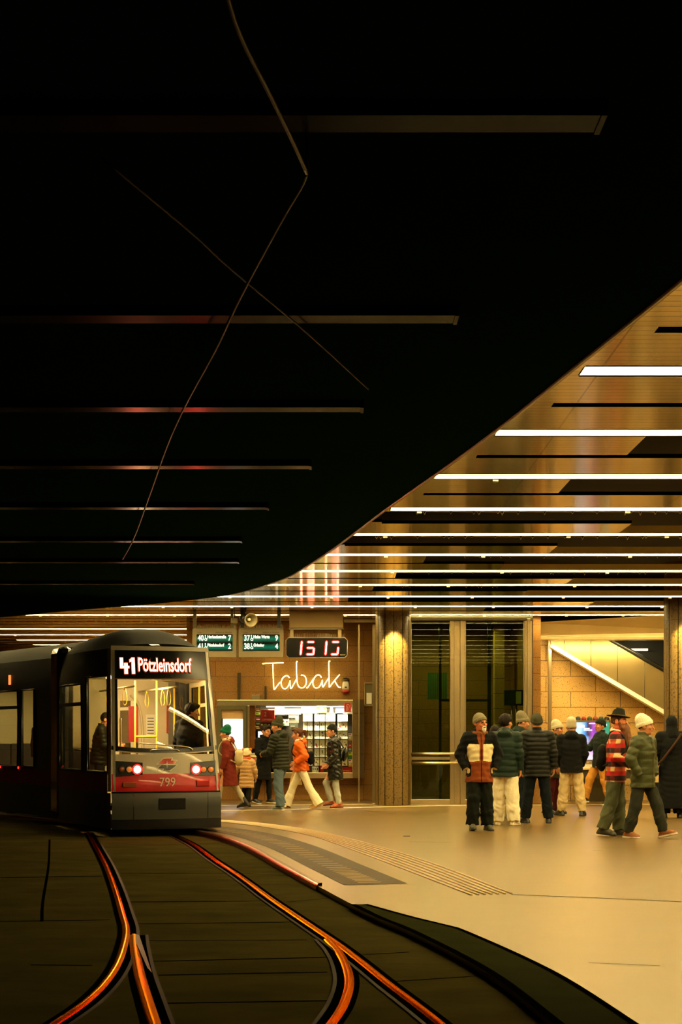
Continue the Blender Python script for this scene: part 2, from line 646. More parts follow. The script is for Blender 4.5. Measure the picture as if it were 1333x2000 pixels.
# ================================================================== rails
def rail(label, pts, groove=1, w=0.062, tail=None):
    c = [p + Vector((0, 0, 0)) for p in spline([G(x, y, TZ) for x, y in pts], 8)]
    root = thing('tram_rail', label, 'rail', (0, 0, 0), 0, 'rails of the tram tracks')
    h = MB()
    h.smooth = True
    rows = []
    for q in range(9):
        f = -1 + q / 4
        rows.append([p + Vector((0, 0, 0.004 + 0.013 * (1 - f * f))) for p in offset_curve(c, f * w / 2)])
    for ra, rb in zip(rows[:-1], rows[1:]):
        h.ribbon(ra, rb)
    h.build('rail_head', M_RAIL, root)
    g = MB()
    zg = Vector((0, 0, 0.004))
    s = groove
    g.ribbon([p + zg for p in offset_curve(c, s * w / 2)], [p + zg for p in offset_curve(c, s * (w / 2 + 0.05))])
    g.ribbon([p + zg for p in offset_curve(c, -s * w / 2)], [p + zg for p in offset_curve(c, -s * (w / 2 + 0.035))])
    g.build('groove', M_JOINT, root)
    k = MB()
    zk = Vector((0, 0, 0.008))
    k.ribbon([p + zk for p in offset_curve(c, s * (w / 2 + 0.05))], [p + zk for p in offset_curve(c, s * (w / 2 + 0.075))])
    k.build('guard_lip', plain('lip_iron', rgb(30, 18, 9), 0.6, 0.0, 0.2, 9, spec=0.05), root)
    return root


rail('left rail that bends away to the left in front of the tram', [(172, 1626), (186, 1652), (207, 1692), (226, 1742), (240, 1790), (246, 1812), (245, 1835), (231, 1880), (205, 1921), (165, 1960), (115, 1995), (60, 2030)])
rail('straight left rail that starts at the switch point and shows an orange glint', [(262, 1828), (264, 1855), (273, 1905), (289, 1960), (303, 2005), (318, 2060)], w=0.075)
rail('right rail that runs on along the platform side toward the camera', [(300, 1622), (335, 1630), (378, 1650), (420, 1680), (472, 1714), (525, 1753), (572, 1785), (630, 1824), (668, 1850), (712, 1884), (759, 1922), (817, 1966), (870, 2008), (920, 2050)], groove=-1)
rail('right rail of the branch that bends left after the switch', [(640, 1836), (660, 1857), (676, 1886), (683, 1921), (672, 1962), (648, 2000), (615, 2040)], groove=-1)
mb = MB()
mb.add([G(258, 1823, TZ + 0.016), G(272, 1826, TZ + 0.016), G(297, 1900, TZ + 0.016), G(288, 1890, TZ + 0.016)], [(0, 1, 2, 3)])
tag(mb.build('switch_plate', plain('rusty_plate', rgb(70, 28, 12), 0.5, 0.3, 0.2, 12, spec=0.1)), 'rusty wedge plate beside the switch point between the left rails', 'rail plate')

# ================================================================== lit ceiling, soffit
HALL0, HALL1 = -6.0, 44.0
mb = MB()
LAMPS = [(k, 10.28 + 2.11 * k if k != 11 else 33.0) for k in range(-6, 16)]
MISS = {(1, 0): 2.67, (2, 0): 2.35, (3, 0): -9, (3, 1): 3.6, (4, 0): -9, (4, 1): 3.0, (5, 0): 1.25, (5, 1): 2.5, (6, 0): 0.9, (6, 1): 3.9, (7, 0): 0.57, (7, 1): 3.4, (8, 0): 0.14, (8, 1): 5, (9, 0): 3.0}
T = 0.04
for k, d in LAMPS:
    for half, (y0, y1) in enumerate(((d + 0.16, d + 0.99), (d + 1.13, d + 1.95))):
        x0 = -20 if d > 31 else edge_x(y1) - 0.3
        x1 = 14.0
        if y0 > 31.6:
            x1 = -3.4 if y0 > 33.3 else 14.0
        end = MISS.get((k, half))
        if end is not None:
            if end < x0:
                continue
            x1 = end
        # the left ends are mitred along the soffit
        mb.add([(x0, y0, ZC), (x1, y0, ZC), (x1, y1, ZC), (x0 if d > 31 else edge_x(y1) - 0.3, y1, ZC), (x0, y0, ZC + T), (x1, y0, ZC + T), (x1, y1, ZC + T), (x0, y1, ZC + T)],
               [(3, 2, 1, 0), (4, 5, 6, 7), (0, 1, 5, 4), (1, 2, 6, 5), (2, 3, 7, 6), (3, 0, 4, 7)])
    # strip between soffit edge and the lamp/slot ends
    e = edge_x(d)
    if d <= 31:
        mb.bb(e - 0.3, e + 0.62, d - 0.16, d + 0.16, ZC, ZC + T)
        e2 = edge_x(d + 1.06)
        mb.bb(e2 - 0.3, e2 + 0.75, d + 0.99, d + 1.13, ZC, ZC + T)
struct(mb.build('ceiling', M_CEIL))
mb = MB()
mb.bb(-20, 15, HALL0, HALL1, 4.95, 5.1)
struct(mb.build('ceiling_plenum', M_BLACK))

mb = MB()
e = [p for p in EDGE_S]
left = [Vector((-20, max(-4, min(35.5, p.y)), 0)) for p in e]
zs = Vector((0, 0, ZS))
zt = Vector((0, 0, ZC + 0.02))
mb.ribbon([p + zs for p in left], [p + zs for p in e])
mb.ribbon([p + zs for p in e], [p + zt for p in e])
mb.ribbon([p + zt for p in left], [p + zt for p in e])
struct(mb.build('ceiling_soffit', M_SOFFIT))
mb = MB()
mb.tube([p + Vector((0, 0, ZS)) for p in e], 0.018, 6)
struct(mb.build('trim_6', M_SOFFITEDGE))


def ordinal(n):
    return ['first', 'second', 'third', 'fourth', 'fifth', 'sixth', 'seventh', 'eighth', 'ninth', 'tenth', 'eleventh', 'twelfth', 'thirteenth', 'fourteenth', 'fifteenth', 'sixteenth', 'seventeenth', 'eighteenth', 'nineteenth', 'twentieth'][n]


rnd = random.Random(3)
for k, d in LAMPS:
    if k < 0:
        continue
    x0 = -9.0 if d > 31 else edge_x(d) + 0.62
    x1 = 12.0 if d < 32 else 0.6 if d < 33.2 else -3.6
    if d < 10:
        x0 = edge_x(d) + 0.62
    if k < 0:
        lab = 'lit ceiling strip light before the first row'
    elif d < 33.2:
        lab = 'lit ceiling strip light over the concourse, %s row counted from the camera' % ordinal(k)
    else:
        lab = 'lit ceiling strip light above the tram roof far back, %s behind the shop wall' % ordinal(k - 12 if k >= 12 else 0)
    t = thing('strip_light', lab, 'ceiling light', ((x0 + x1) / 2, d, ZC), 0, 'strip lights in the ceiling')
    L = (x1 - x0) / 2
    tr = MB()
    w = 0.125
    tr.bb(-L, L, -w, -w + 0.012, 0, 0.085)
    tr.bb(-L, L, w - 0.012, w, 0, 0.085)
    tr.bb(-L, L, -w, w, 0.085, 0.10)
    tr.bb(-L - 0.012, -L, -w, w, 0, 0.1)
    tr.build('tray', M_LAMPTRAY, t)
    n = max(1, int(round(2 * L / 3.0)))
    for i in range(n):
        a, b = -L + 2 * L * i / n + 0.01, -L + 2 * L * (i + 1) / n - 0.01
        df = MB()
        df.bb(a + 0.03, b - 0.03, -0.08, 0.08, 0.045, 0.08, 0.01)
        df.build('diffuser', M_LAMP, t)
    if 2 <= k <= 11 or k in (13,):
        nb = int(2 * L / 1.6)
        for i in range(nb):
            x = -L + (i + rnd.uniform(0.2, 0.8)) * 2 * L / nb
            wi = MB()
            wi.box((x, 0.172, -0.006), (0.06, 0.036, 0.036), bev=0.008)
            wi.build('bracket', M_WIRE, t)
        if k >= 3:
            x = -L + 0.3 + (0 if k < 5 else rnd.uniform(0, 2))
            xe = min(L, x + rnd.uniform(4, 7))
            pts = []
            while x < xe:
                pts += [(x, 0.2, 0.0), (x + 0.015, 0.21, -rnd.uniform(0.008, 0.04)), (x + 0.035, 0.205, 0.004)]
                x += rnd.uniform(0.04, 0.35)
            wi = MB()
            wi.tube(pts, 0.004, 3, False)
            wi.build('loose_wire', M_WIRE, t)

for i, (d, xa, off) in enumerate(((5.02, -6, -1.0), (7.39, -6, -0.98), (9.45, -6.5, -1.12), (11.5, -7, -1.15), (13.6, -7, -1.2), (15.95, -8, -1.2), (17.9, -8, -1.0), (20.5, -9, -1.2))):
    xb = edge_x(d) + off
    t = thing('strip_light', 'unlit strip light under the dark soffit over the tracks, %s from the camera' % ordinal(i), 'ceiling light', ((xa + xb) / 2, d, ZS), 0, 'unlit strip lights under the dark soffit')
    L = (xb - xa) / 2
    tr = MB()
    tr.prism([(-L, -0.10, 0), (-L, 0.10, 0), (-L, 0.07, -0.045), (-L, -0.07, -0.045)], (2 * L, 0, 0))
    tr.build('tray', plain('unlit_tray', rgb(6, 7, 4), 0.2, 0.0, 0.35, 3, spec=0.02), t)
    cp = MB()
    cp.prism([(L, -0.11, 0.0), (L, 0.11, 0.0), (L, 0.08, -0.05), (L, -0.08, -0.05)], (0.02, 0, 0))
    cp.build('end_cap', MATS['unlit_tray'], t)

# ================================================================== walls
WD = 33.4
mb = MB()
mb.bb(-3.6, 0.78, WD, WD + 0.3, -0.02, 4.95)
mb.bb(-3.6, -3.3, WD + 0.3, 40, -0.02, 4.95)
struct(mb.build('wall_back', M_STONE))
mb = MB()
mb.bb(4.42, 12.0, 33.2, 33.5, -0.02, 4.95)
struct(mb.build('wall_right', M_STONE_LIT))
mb = MB()
mb.bb(0.78, 4.42, 36.0, 36.3, -0.02, 4.95)
struct(mb.build('wall_inner', M_STONE))
mb = MB()
mb.bb(-20, -3.3, 43.5, 43.8, -0.1, 4.95)
mb.bb(-20.3, -20, -6, 43.8, -0.1, 4.95)
struct(mb.build('wall_left', M_STONE))
mb = MB()
mb.bb(14, 14.3, -4, 34, -0.05, 4.95)
struct(mb.build('wall_side', M_STONE))
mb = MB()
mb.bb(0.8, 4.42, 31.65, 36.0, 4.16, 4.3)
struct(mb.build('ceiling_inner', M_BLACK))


def column(label, x, y, r):
    t = thing('column', label, 'column', (x, y, 0))
    s = MB()
    n = 12
    pr = []
    vs, fs = [], []
    for i in range(n * 6):
        a = 2 * PI * i / (n * 6)
        rr = r - (0.008 if i % 6 == 0 else 0)
        vs += [(rr * math.cos(a), rr * math.sin(a), 0), (rr * math.cos(a), rr * math.sin(a), ZC + 0.8)]
    N = n * 6
    for i in range(N):
        j = (i + 1) % N
        fs.append((2 * i, 2 * j, 2 * j + 1, 2 * i + 1))
    s.add(vs, fs, True)
    s.build('shaft', M_COLUMN, t)
    g = MB()
    for i in range(n):
        a = 2 * PI * i / n
        g.box((r * math.cos(a), r * math.sin(a), (ZC + 0.3) / 2), (0.004, 0.011, ZC + 0.3), rz=a)
    g.build('joint', M_JOINT, t)
    return t


column('speckled stone column beside the tobacco shop, lit at its top', W(768.5, 1433, 31.3).x, 31.3, 0.385)
column('speckled stone column at the right edge behind the queue', W(1337, 1433, 28.6).x, 28.6, 0.395)

# steel jamb and frames left of the column
mb = MB()
for (x0, x1) in ((700, 703), (728, 735)):
    a, b = W(x0, 1433, 32.9), W(x1, 1433, 32.9)
    mb.bb(a.x, b.x, 32.82, 33.0, 0, 4.05)
a, b = W(672, 1209, 32.9), W(735, 1216, 32.9)
mb.bb(a.x, b.x, 32.82, 33.0, b.z, a.z)
struct(mb.build('trim_7', M_STEEL))

# ================================================================== glazed lift lobby
GD = 31.5


def gx(x):
    return W(x, 1433, GD).x


def gz(y):
    return W(666, y, GD).z


def pane(name, x0, x1, zb, zt, label):
    t = struct(thing(name, None, None, ((gx(x0) + gx(x1)) / 2, GD, 0)))
    h = (gx(x1) - gx(x0)) / 2
    g = MB()
    g.bb(-h, h, -0.006, 0.006, zb, zt)
    g.build('glass_pane', M_GREENGLASS, t)
    f = MB()
    fw = 0.05
    f.bb(-h, h, -0.04, 0.04, 0, zb, 0.006)
    f.bb(-h, h, -0.04, 0.04, zt, gz(1207), 0.006)
    f.bb(-h, -h + fw, -0.04, 0.04, zb, zt, 0.006)
    f.bb(h - fw, h, -0.04, 0.04, zb, zt, 0.006)
    f.build('window_frame', M_STEEL, t)
    return t


t1 = pane('window_1', 800, 884, gz(1561), gz(1213), '')
hr = MB()
for y in (1472, 1490):
    hr.cyl((gx(802) - t1.location.x, -0.14, gz(y)), (gx(907) - t1.location.x, -0.14, gz(y)), 0.028, n=10)
    for x in (812, 872):
        hr.cyl((gx(x) - t1.location.x, -0.14, gz(y)), (gx(x) - t1.location.x, -0.03, gz(y)), 0.012, n=6)
hr.bb(gx(802) - t1.location.x, gx(882) - t1.location.x, -0.05, 0.05, gz(1484), gz(1478))
hr.build('handrail', M_STEEL, t1)
pane('window_2', 906, 1027, gz(1561), gz(1213), '')
mb = MB()
for (x0, x1, dd) in ((879, 887, 0.10), (887, 899, 0.06), (899, 908, 0.10)):
    mb.bb(gx(x0), gx(x1), GD - dd, GD + 0.1, 0, gz(1209), 0.01)
struct(mb.build('trim_8', M_STEEL))
mb = MB()
for (x0, x1, dd) in ((1025, 1029, 0.10), (1029, 1035, 0.14), (1035, 1039, 0.08)):
    mb.bb(gx(x0), gx(x1), GD - dd, GD + 0.1, 0, gz(1209), 0.008)
struct(mb.build('trim_9', M_STEEL))
mb = MB()
mb.bb(gx(797), gx(1040), GD - 0.12, GD + 0.12, gz(1213), gz(1205), 0.01)
struct(mb.build('trim_10', M_DARKSTEEL))
mb = MB()
mb.bb(4.25, 4.42, 31.7, 36.0, 0, 4.2)
struct(mb.build('wall_lobby', M_STONE))
mb = MB()
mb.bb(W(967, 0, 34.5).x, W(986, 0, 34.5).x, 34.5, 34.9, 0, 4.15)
struct(mb.build('wall_pier', M_STONE_LIT))
mb = MB()
mb.bb(W(953, 0, 33.5).x, W(960, 0, 33.5).x, 33.5, 33.56, 0, 4.15)
mb.bb(W(858, 0, 33.5).x, W(863, 0, 33.5).x, 33.5, 33.56, 0, 4.15)
mb.bb(W(863, 0, 33.5).x, W(953, 0, 33.5).x, 33.5, 33.54, 2.3, 2.36)
struct(mb.build('trim_13', M_DARKSTEEL))
# things behind the glass
t = thing('information_box', 'black information box with a white paper behind the glass wall', 'box', (W(1005, 1433, 32.6).x, 32.6, 0))
zb, zt = W(0, 1378, 32.6).z, W(0, 1348, 32.6).z
mb = MB(); mb.bb(-0.23, 0.23, -0.08, 0.08, zb, zt, 0.01); mb.build('housing', M_BLACKPLASTIC, t)
mb = MB(); mb.bb(0.03, 0.15, -0.092, -0.08, zb + 0.04, zt - 0.03); mb.build('paper', M_WHITE, t)
mb = MB(); mb.cyl((-0.05, 0, 0), (-0.05, 0, zb), 0.02, n=8); mb.cyl((0.05, 0, 0), (0.05, 0, zb), 0.02, n=8); mb.build('post', M_STEEL, t)
mb = MB()
for i in range(9):
    mb.box((W(838 + i * 4.2, 1433, 35).x, 35.0, W(0, 1340, 35).z), (0.045, 0.02, 0.65))
tag(mb.build('green_curtain', plain('dark_green_cloth', rgb(30, 80, 36), 0.7)), 'dark green slatted curtain hanging deep behind the left glass pane', 'curtain')

# ================================================================== portal beam, stair flank and steel at the right
BD = 31.9


def bx(x, d=BD):
    return W(x, 1433, d).x


def bz(y, d=BD):
    return W(666, y, d).z


mb = MB()
x0, x1 = bx(1036), bx(1420)
mb.add([(x0, BD, bz(1216)), (x1, BD - 0.6, bz(1198)), (x1, BD + 0.25, bz(1232)), (x0, BD + 0.25, bz(1240))], [(0, 1, 2, 3)])
mb.add([(x0, BD + 0.25, bz(1240)), (x1, BD + 0.25, bz(1232)), (x1, BD + 0.2, bz(1243)), (x0, BD + 0.2, bz(1243))], [(0, 1, 2, 3)])
mb.bb(x0, x1, BD + 0.05, BD + 0.35, bz(1249), bz(1243), 0.006)
struct(mb.build('trim_11', plain('portal_sheet', rgb(190, 168, 120), 0.38, 0.55, 0.1, 3)))
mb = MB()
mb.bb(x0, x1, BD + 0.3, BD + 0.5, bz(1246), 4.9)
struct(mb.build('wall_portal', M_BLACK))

SD = 32.7
mb = MB()
poly = [W(x, y, SD) for x, y in ((1076, 1250), (1195, 1250), (1420, 1378), (1420, 1464), (1078, 1262))]
mb.prism(poly, (0, 0.25, 0))
esc = thing('escalator', 'steel-clad escalator flank rising leftward above the lit stone wall', 'escalator', (0, 0, 0))
mb.build('side_panel', plain('escalator_steel', rgb(140, 122, 80), 0.42, 0.9, 0.12, 3), esc)
mb = MB()
mb.prism([W(x, y, SD - 0.04) for x, y in ((1076, 1259), (1082, 1259), (1420, 1458), (1420, 1467), (1076, 1264))], (0, 0.3, 0))
mb.build('stringer', M_WHITE, esc)
mb = MB()
mb.tube([W(1190, 1247, SD), W(1200, 1253, SD), W(1420, 1378, SD)], 0.05, 8)
mb.build('handrail', M_BLACKPLASTIC, esc)
mb = MB()
for x in (1103, 1155, 1207, 1260):
    p = W(x, 1251, SD - 0.003)
    q = W(x, 1262 + (x - 1078) * 0.589, SD - 0.003)
    if x > 1195:
        p = W(x, 1250 + (x - 1195) * 0.57, SD - 0.003)
    mb.tube([p, q], 0.006, 4)
mb.build('panel_joint', M_DARKSTEEL, esc)
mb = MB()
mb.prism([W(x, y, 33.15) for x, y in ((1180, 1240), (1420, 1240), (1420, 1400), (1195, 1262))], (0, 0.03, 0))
struct(mb.build('shaft_dark_sheet', M_BLACK))  # black sheet painted in for the darkness of the shaft opening
mb = MB()
mb.bb(*[f for p in ((W(1230, 1267, 33.0), W(1266, 1271, 33.0)),) for f in (p[0].x, p[1].x, 32.98, 33.04, p[1].z, p[0].z)])
tag(mb.build('shaft_lamp', glow('shaft_lamp_glow', (1, 0.85, 0.6, 1), 2.0)), 'small lamp line in the dark escalator shaft under the beam', 'ceiling light')
mb = MB()
a, b = W(1071, 1249, 32.9), W(1078, 1567, 32.9)
mb.bb(a.x, b.x, 32.85, 32.95, 0, a.z, 0.01)
struct(mb.build('trim_12', M_STEEL))
mb = MB()
mb.bb(W(1040, 1433, 33.1).x, W(1049, 1433, 33.1).x, 33.05, 33.2, W(0, 1375, 33.1).z, W(0, 1335, 33.1).z, 0.01)
tag(mb.build('wall_grille', M_DARKSTEEL), 'narrow grey metal grille on the bright stone wall beside the glass', 'grille')

# ================================================================== overhead wires
M_OHW = plain('copper_wire', rgb(24, 15, 8), 0.3, 0.0, 0, spec=0.2)


def ohw(label, pts, z, r=0.008):
    P = []
    for x, y in pts:
        d = FPX * (z - EYE) / (HY - y)
        P.append(Vector(((x - CX) * d / FPX, d, z)))
    mb = MB()
    mb.tube(spline(P, 6) if len(P) > 3 else P, r, 6)
    return tag(mb.build('overhead_wire', M_OHW if r > 0.006 else plain('dark_wire', rgb(12, 8, 5), 0.4, 0.0, 0, spec=0.08)), label, 'wire')


ohw('copper contact wire running from the bend toward the tram roof', [(600, 338), (588, 366), (545, 440), (470, 580), (420, 685), (362, 792), (325, 875), (295, 960), (262, 1050), (240, 1092)], 3.60)
ohw('copper contact wire running from the bend up and away overhead', [(440, -20), (470, 70), (530, 190), (574, 280), (600, 338)], 3.60, 0.009)
ohw('thin copper wire crossing under the soffit behind the main wire', [(200, 310), (375, 455), (450, 524), (600, 650), (720, 760)], 3.66, 0.0055)
mb = MB()
p = FPX * 2.05 / (HY - 338)
mb.cyl(((600 - CX) * p / FPX, p, 3.60), ((600 - CX) * p / FPX, p, ZS), 0.008, n=6)
tag(mb.build('wire_hanger', M_DARKSTEEL), 'short hanger holding the bend of the contact wire under the soffit', 'hanger')
# ================================================================== departure boards, clock, loudspeaker
M_SCREENBLACK = plain('screen_black', rgb(10, 12, 12), 0.2, 0, 0.05)
M_LEDW = glow('board_lettering', (1.0, 0.93, 0.72, 1), 1.8)
M_LEDR = glow('clock_segment', (1.0, 0.36, 0.25, 1), 34.0)
M_LEDR2 = glow('clock_segment_halo', (1.0, 0.008, 0.008, 1), 1.5)  # wider red outline that paints the halo around the digits
M_INK = plain('dark_ink', rgb(40, 34, 24), 0.6, 0, 0)


def board_screen():
    m, nt, b = new_mat('board_screen_green')
    tc = node(nt, 'ShaderNodeTexCoord')
    sp = node(nt, 'ShaderNodeSeparateXYZ')
    nt.links.new(tc.outputs['Generated'], sp.inputs[0])
    n = node(nt, 'ShaderNodeTexNoise')
    n.inputs['Scale'].default_value = 2.2
    nt.links.new(tc.outputs['Object'], n.inputs['Vector'])
    # the two lit text rows of the display
    fz = mathn(nt, 'FRACT', mathn(nt, 'MULTIPLY', sp.outputs[2], 2.0))
    row = mathn(nt, 'SUBTRACT', 1.0, mathn(nt, 'MULTIPLY', mathn(nt, 'ABSOLUTE', mathn(nt, 'SUBTRACT', fz, 0.45)), 2.4), clamp=True)
    b.inputs['Base Color'].default_value = rgb(6, 14, 10)
    c = mixc(nt, n.outputs['Fac'], (0.0, 0.16, 0.10, 1), (0.0, 0.10, 0.02, 1))
    nt.links.new(c, b.inputs['Emission Color'])
    nt.links.new(mathn(nt, 'MULTIPLY', row, 1.0), b.inputs['Emission Strength'])
    b.inputs['Roughness'].default_value = 0.15
    return m


M_BOARD = board_screen()
SGD = 30.4


def board(label, x0, x1, y0, y1, rows, posts):
    a, b = W(x0, y1, SGD), W(x1, y0, SGD)
    cx, w, z0, z1 = (a.x + b.x) / 2, (b.x - a.x) / 2, a.z, b.z
    t = thing('departure_board', label, 'sign', (cx, SGD, z0))
    h = z1 - z0
    mb = MB()
    mb.bb(-w, w, 0, 0.22, 0, h, 0.008)
    mb.bb(-w + 0.02, w - 0.02, 0.02, 0.2, h, h + 0.03)
    mb.build('housing', M_GREYBOX, t)
    sx0, sx1 = -w + 0.09, w - 0.08
    sz0, sz1 = h * 0.23, h * 0.82
    s = MB()
    s.bb(sx0, sx1, -0.006, 0.0, sz0, sz1)
    s = s.build('screen', M_BOARD, t)
    hh = (sz1 - sz0) / 2
    for i, (num, name, mins) in enumerate(rows):
        zc = sz1 - hh * (i + 0.48)
        text_obj('line_number', num, hh * 0.98, M_LEDW, s, (sx0 + 0.09, -0.010, zc), sx=0.72, bold=0.002)
        # wheelchair mark: head, wheel and back
        wm = MB()
        wx = sx0 + 0.195
        wm.tube([(wx + 0.022 * math.cos(q), -0.010, zc - 0.025 + 0.024 * math.sin(q)) for q in [k * PI / 6 for k in range(-8, 5)]], 0.006, 4)
        wm.tube([(wx - 0.008, -0.010, zc + 0.045), (wx - 0.006, -0.010, zc + 0.0), (wx + 0.018, -0.010, zc - 0.004), (wx + 0.026, -0.010, zc - 0.04)], 0.006, 4)
        wm.box((wx - 0.008, -0.010, zc + 0.06), (0.018, 0.006, 0.018))
        wm.build('wheelchair_mark', M_LEDW, s)
        text_obj('destination', name, hh * 0.52, M_LEDW, s, (sx0 + 0.23, -0.010, zc + hh * 0.16), sx=0.72, align='LEFT', bold=0.002)
        text_obj('minutes', mins, hh * 0.9, M_LEDW, s, (sx1 - 0.065, -0.010, zc), sx=0.8, bold=0.002)
    text_obj('heading', 'Linie', 0.045, M_INK, t, (-w + 0.15, -0.002, h * 0.885), align='CENTER')
    text_obj('heading', 'Abfahrt in Minuten', 0.045, M_INK, t, (w - 0.27, -0.002, h * 0.885), align='CENTER')
    for px, pw in posts:
        p = MB()
        X = W(px, 1433, SGD).x - cx
        p.bb(X - pw / 2, X + pw / 2, 0.06, 0.06 + pw, h, ZC - z0 + 0.02)
        p.build('hanger_post', M_DARKSTEEL if posts[0][0] < 460 else M_BLACKPLASTIC, t)
    sp_ = MB()
    r = random.Random(int(x0))
    for i in range(70):
        X = -w + 2 * w * i / 69
        sp_.tube([(X, 0.1, h + 0.02), (X + r.uniform(-0.03, 0.03), 0.1 + r.uniform(-0.06, 0.06), h + 0.02 + r.uniform(0.05, 0.10))], 0.002, 3, False)
    sp_.build('bird_spikes', M_WIRE, t)
    return t


board('departure board listing lines 40 and 41, partly hidden by the tram roof', 376, 462, 1229, 1284, [('40', 'Herbeckstraße', '7'), ('41', 'Pötzleinsdorf', '2')], [(380, 0.07), (453, 0.06)])
board('departure board listing lines 37 and 38 left of the red clock', 466, 554, 1229, 1284, [('37', 'Hohe Warte', '9'), ('38', 'Grinzing', '4')], [(473, 0.075), (545, 0.075)])

# clock
a, b = W(559, 1284.5, SGD), W(679, 1245.5, SGD)
ck = thing('digital_clock', 'black digital clock with red digits hanging above the neon lettering', 'clock', ((a.x + b.x) / 2, SGD, a.z))
w, h = (b.x - a.x) / 2, b.z - a.z
mb = MB()
c = 0.055
poly = [(-w + c, 0, 0), (w - c, 0, 0), (w, 0, c), (w, 0, h - c), (w - c, 0, h), (-w + c, 0, h), (-w, 0, h - c), (-w, 0, c)]
mb.prism(poly, (0, 0.16, 0))
mb.build('case', M_SCREENBLACK, ck)
mb = MB()
mb.tube([Vector(p) + Vector((0, 0.0, 0)) for p in poly + poly[:1]], 0.008, 5)
mb.build('case_rim', M_STEEL, ck)


def seg(mb, x, y, kind, g=0.0):
    """clock segment at picture position, vertical or horizontal bar"""
    p = W(x, y, SGD)
    q = Vector((p.x - ck.location.x, -0.008 + (0.005 if g else 0), p.z - ck.location.z))
    lean = 0.10
    if kind == 'v':
        L, t_ = 0.060 + g * 0.4, 0.011 + g
        mb.prism([q + Vector(v) for v in ((-t_ - L * lean, 0, -L), (0 - L * lean, 0, -L - t_), (t_ - L * lean, 0, -L), (t_ + L * lean, 0, L), (0 + L * lean, 0, L + t_), (-t_ + L * lean, 0, L))], (0, 0.008, 0))
    else:
        L, t_ = 0.054 + g * 0.4, 0.011 + g
        mb.prism([q + Vector(v) for v in ((-L - t_, 0, 0), (-L, 0, -t_), (L, 0, -t_), (L + t_, 0, 0), (L, 0, t_), (-L, 0, t_))], (0, 0.008, 0))


for segs in ([('v', 589.3, 1259.5), ('v', 588.2, 1272)], [('h', 607.5, 1254), ('h', 606.5, 1265.5), ('v', 613, 1272), ('h', 605.5, 1278)], [('v', 637.8, 1259.5), ('v', 636.8, 1272)], [('h', 656, 1254), ('v', 660.5, 1271), ('h', 653.5, 1278)]):
    mb = MB()
    for k, x, y in segs:
        seg(mb, x, y, k)
    dg_ = mb.build('digit', M_LEDR, ck)
    mb = MB()
    for k, x, y in segs:
        seg(mb, x, y, k, 0.02)
    mb.build('segment_halo', M_LEDR2, dg_)
mb = MB()
mb.box((w - 0.20, -0.002, 0.06), (0.03, 0.005, 0.03))
mb.mi = 1
mb.box((w - 0.10, -0.002, 0.06), (0.11, 0.005, 0.022))
mb.build('maker_plate', [M_RED, M_GREYBOX], ck)
mb = MB()
r = random.Random(5)
for i in range(90):
    X = -w + 0.05 + (2 * w - 0.1) * i / 89
    mb.tube([(X, 0.08, h), (X + r.uniform(-0.02, 0.02), 0.08 + r.uniform(-0.05, 0.05), h + r.uniform(0.07, 0.11))], 0.002, 3, False)
mb.build('bird_spikes', M_WIRE, ck)
a, b = W(565.5, 1228, SGD), W(671, 1196, SGD)
hb = thing('ceiling_box', 'beige sheet-metal box under the ceiling that carries the clock', 'box', ((a.x + b.x) / 2, SGD, a.z))
mb = MB()
mb.bb(-(b.x - a.x) / 2, (b.x - a.x) / 2, -0.05, 0.3, 0.02, b.z - a.z + 0.03, 0.01)
mb.build('cover', plain('beige_sheet', rgb(150, 124, 78), 0.5, 0, 0.05), hb)
mb = MB()
mb.bb(-(b.x - a.x) / 2 - 0.01, (b.x - a.x) / 2 + 0.01, -0.06, 0.31, 0, 0.02)
mb.build('lower_rim', M_DARKSTEEL, hb)
for x in (570, 664):
    mb = MB()
    X = W(x, 0, SGD).x - hb.location.x
    mb.bb(X - 0.035, X + 0.035, 0.06, 0.12, -0.2, 0)
    mb.build('hanger_post', M_STEEL, hb)

# loudspeaker horn
p = W(481, 1209, 29.9)
ls = thing('loudspeaker', 'grey horn loudspeaker on a bracket between the two departure boards', 'loudspeaker', p)
R = Euler((math.radians(100), 0, math.radians(28))).to_matrix()
mb = MB()
mb.lathe([(0.0, 0.02), (0.03, 0.02), (0.035, -0.02), (0.05, 0.05), (0.075, 0.12), (0.12, 0.19), (0.145, 0.21), (0.148, 0.2), (0.12, 0.175), (0.07, 0.1), (0.045, 0.03), (0.04, -0.03)], (0.02, 0.0, 0.0), 24, R)
mb.build('horn', plain('horn_grey', rgb(120, 108, 76), 0.45, 0, 0.05), ls)
mb = MB()
mb.lathe([(0, 0.13), (0.03, 0.125), (0.035, 0.1), (0.035, 0.02)], (0.02, 0, 0), 16, R)
mb.build('throat', M_WHITE, ls)
mb = MB()
mb.lathe([(0, -0.2), (0.08, -0.2), (0.1, -0.16), (0.1, -0.05), (0.06, -0.01), (0, -0.01)], (0.02, 0, 0), 20, R)
mb.build('driver', M_BLACKPLASTIC, ls)
mb = MB()
mb.cyl((-0.02, 0.06, 0.05), (-0.02, 0.06, ZC - p.z + 0.01), 0.03, n=8)
mb.tube([(-0.02, 0.06, 0.08), (0.02, 0.02, 0.0)], 0.02, 6)
mb.build('bracket', M_BLACKPLASTIC, ls)
p = W(458, 1212, 30.2)
fl = thing('floodlight', 'small pale floodlight clamped beside the loudspeaker', 'lamp', p)
mb = MB(); mb.box((0, 0, 0), (0.14, 0.08, 0.12), bev=0.02, rz=0.3); mb.build('housing', M_GREYBOX, fl)
mb = MB(); mb.cyl((0, 0.03, 0.05), (0, 0.03, ZC - p.z), 0.015, n=6); mb.build('bracket', M_DARKSTEEL, fl)

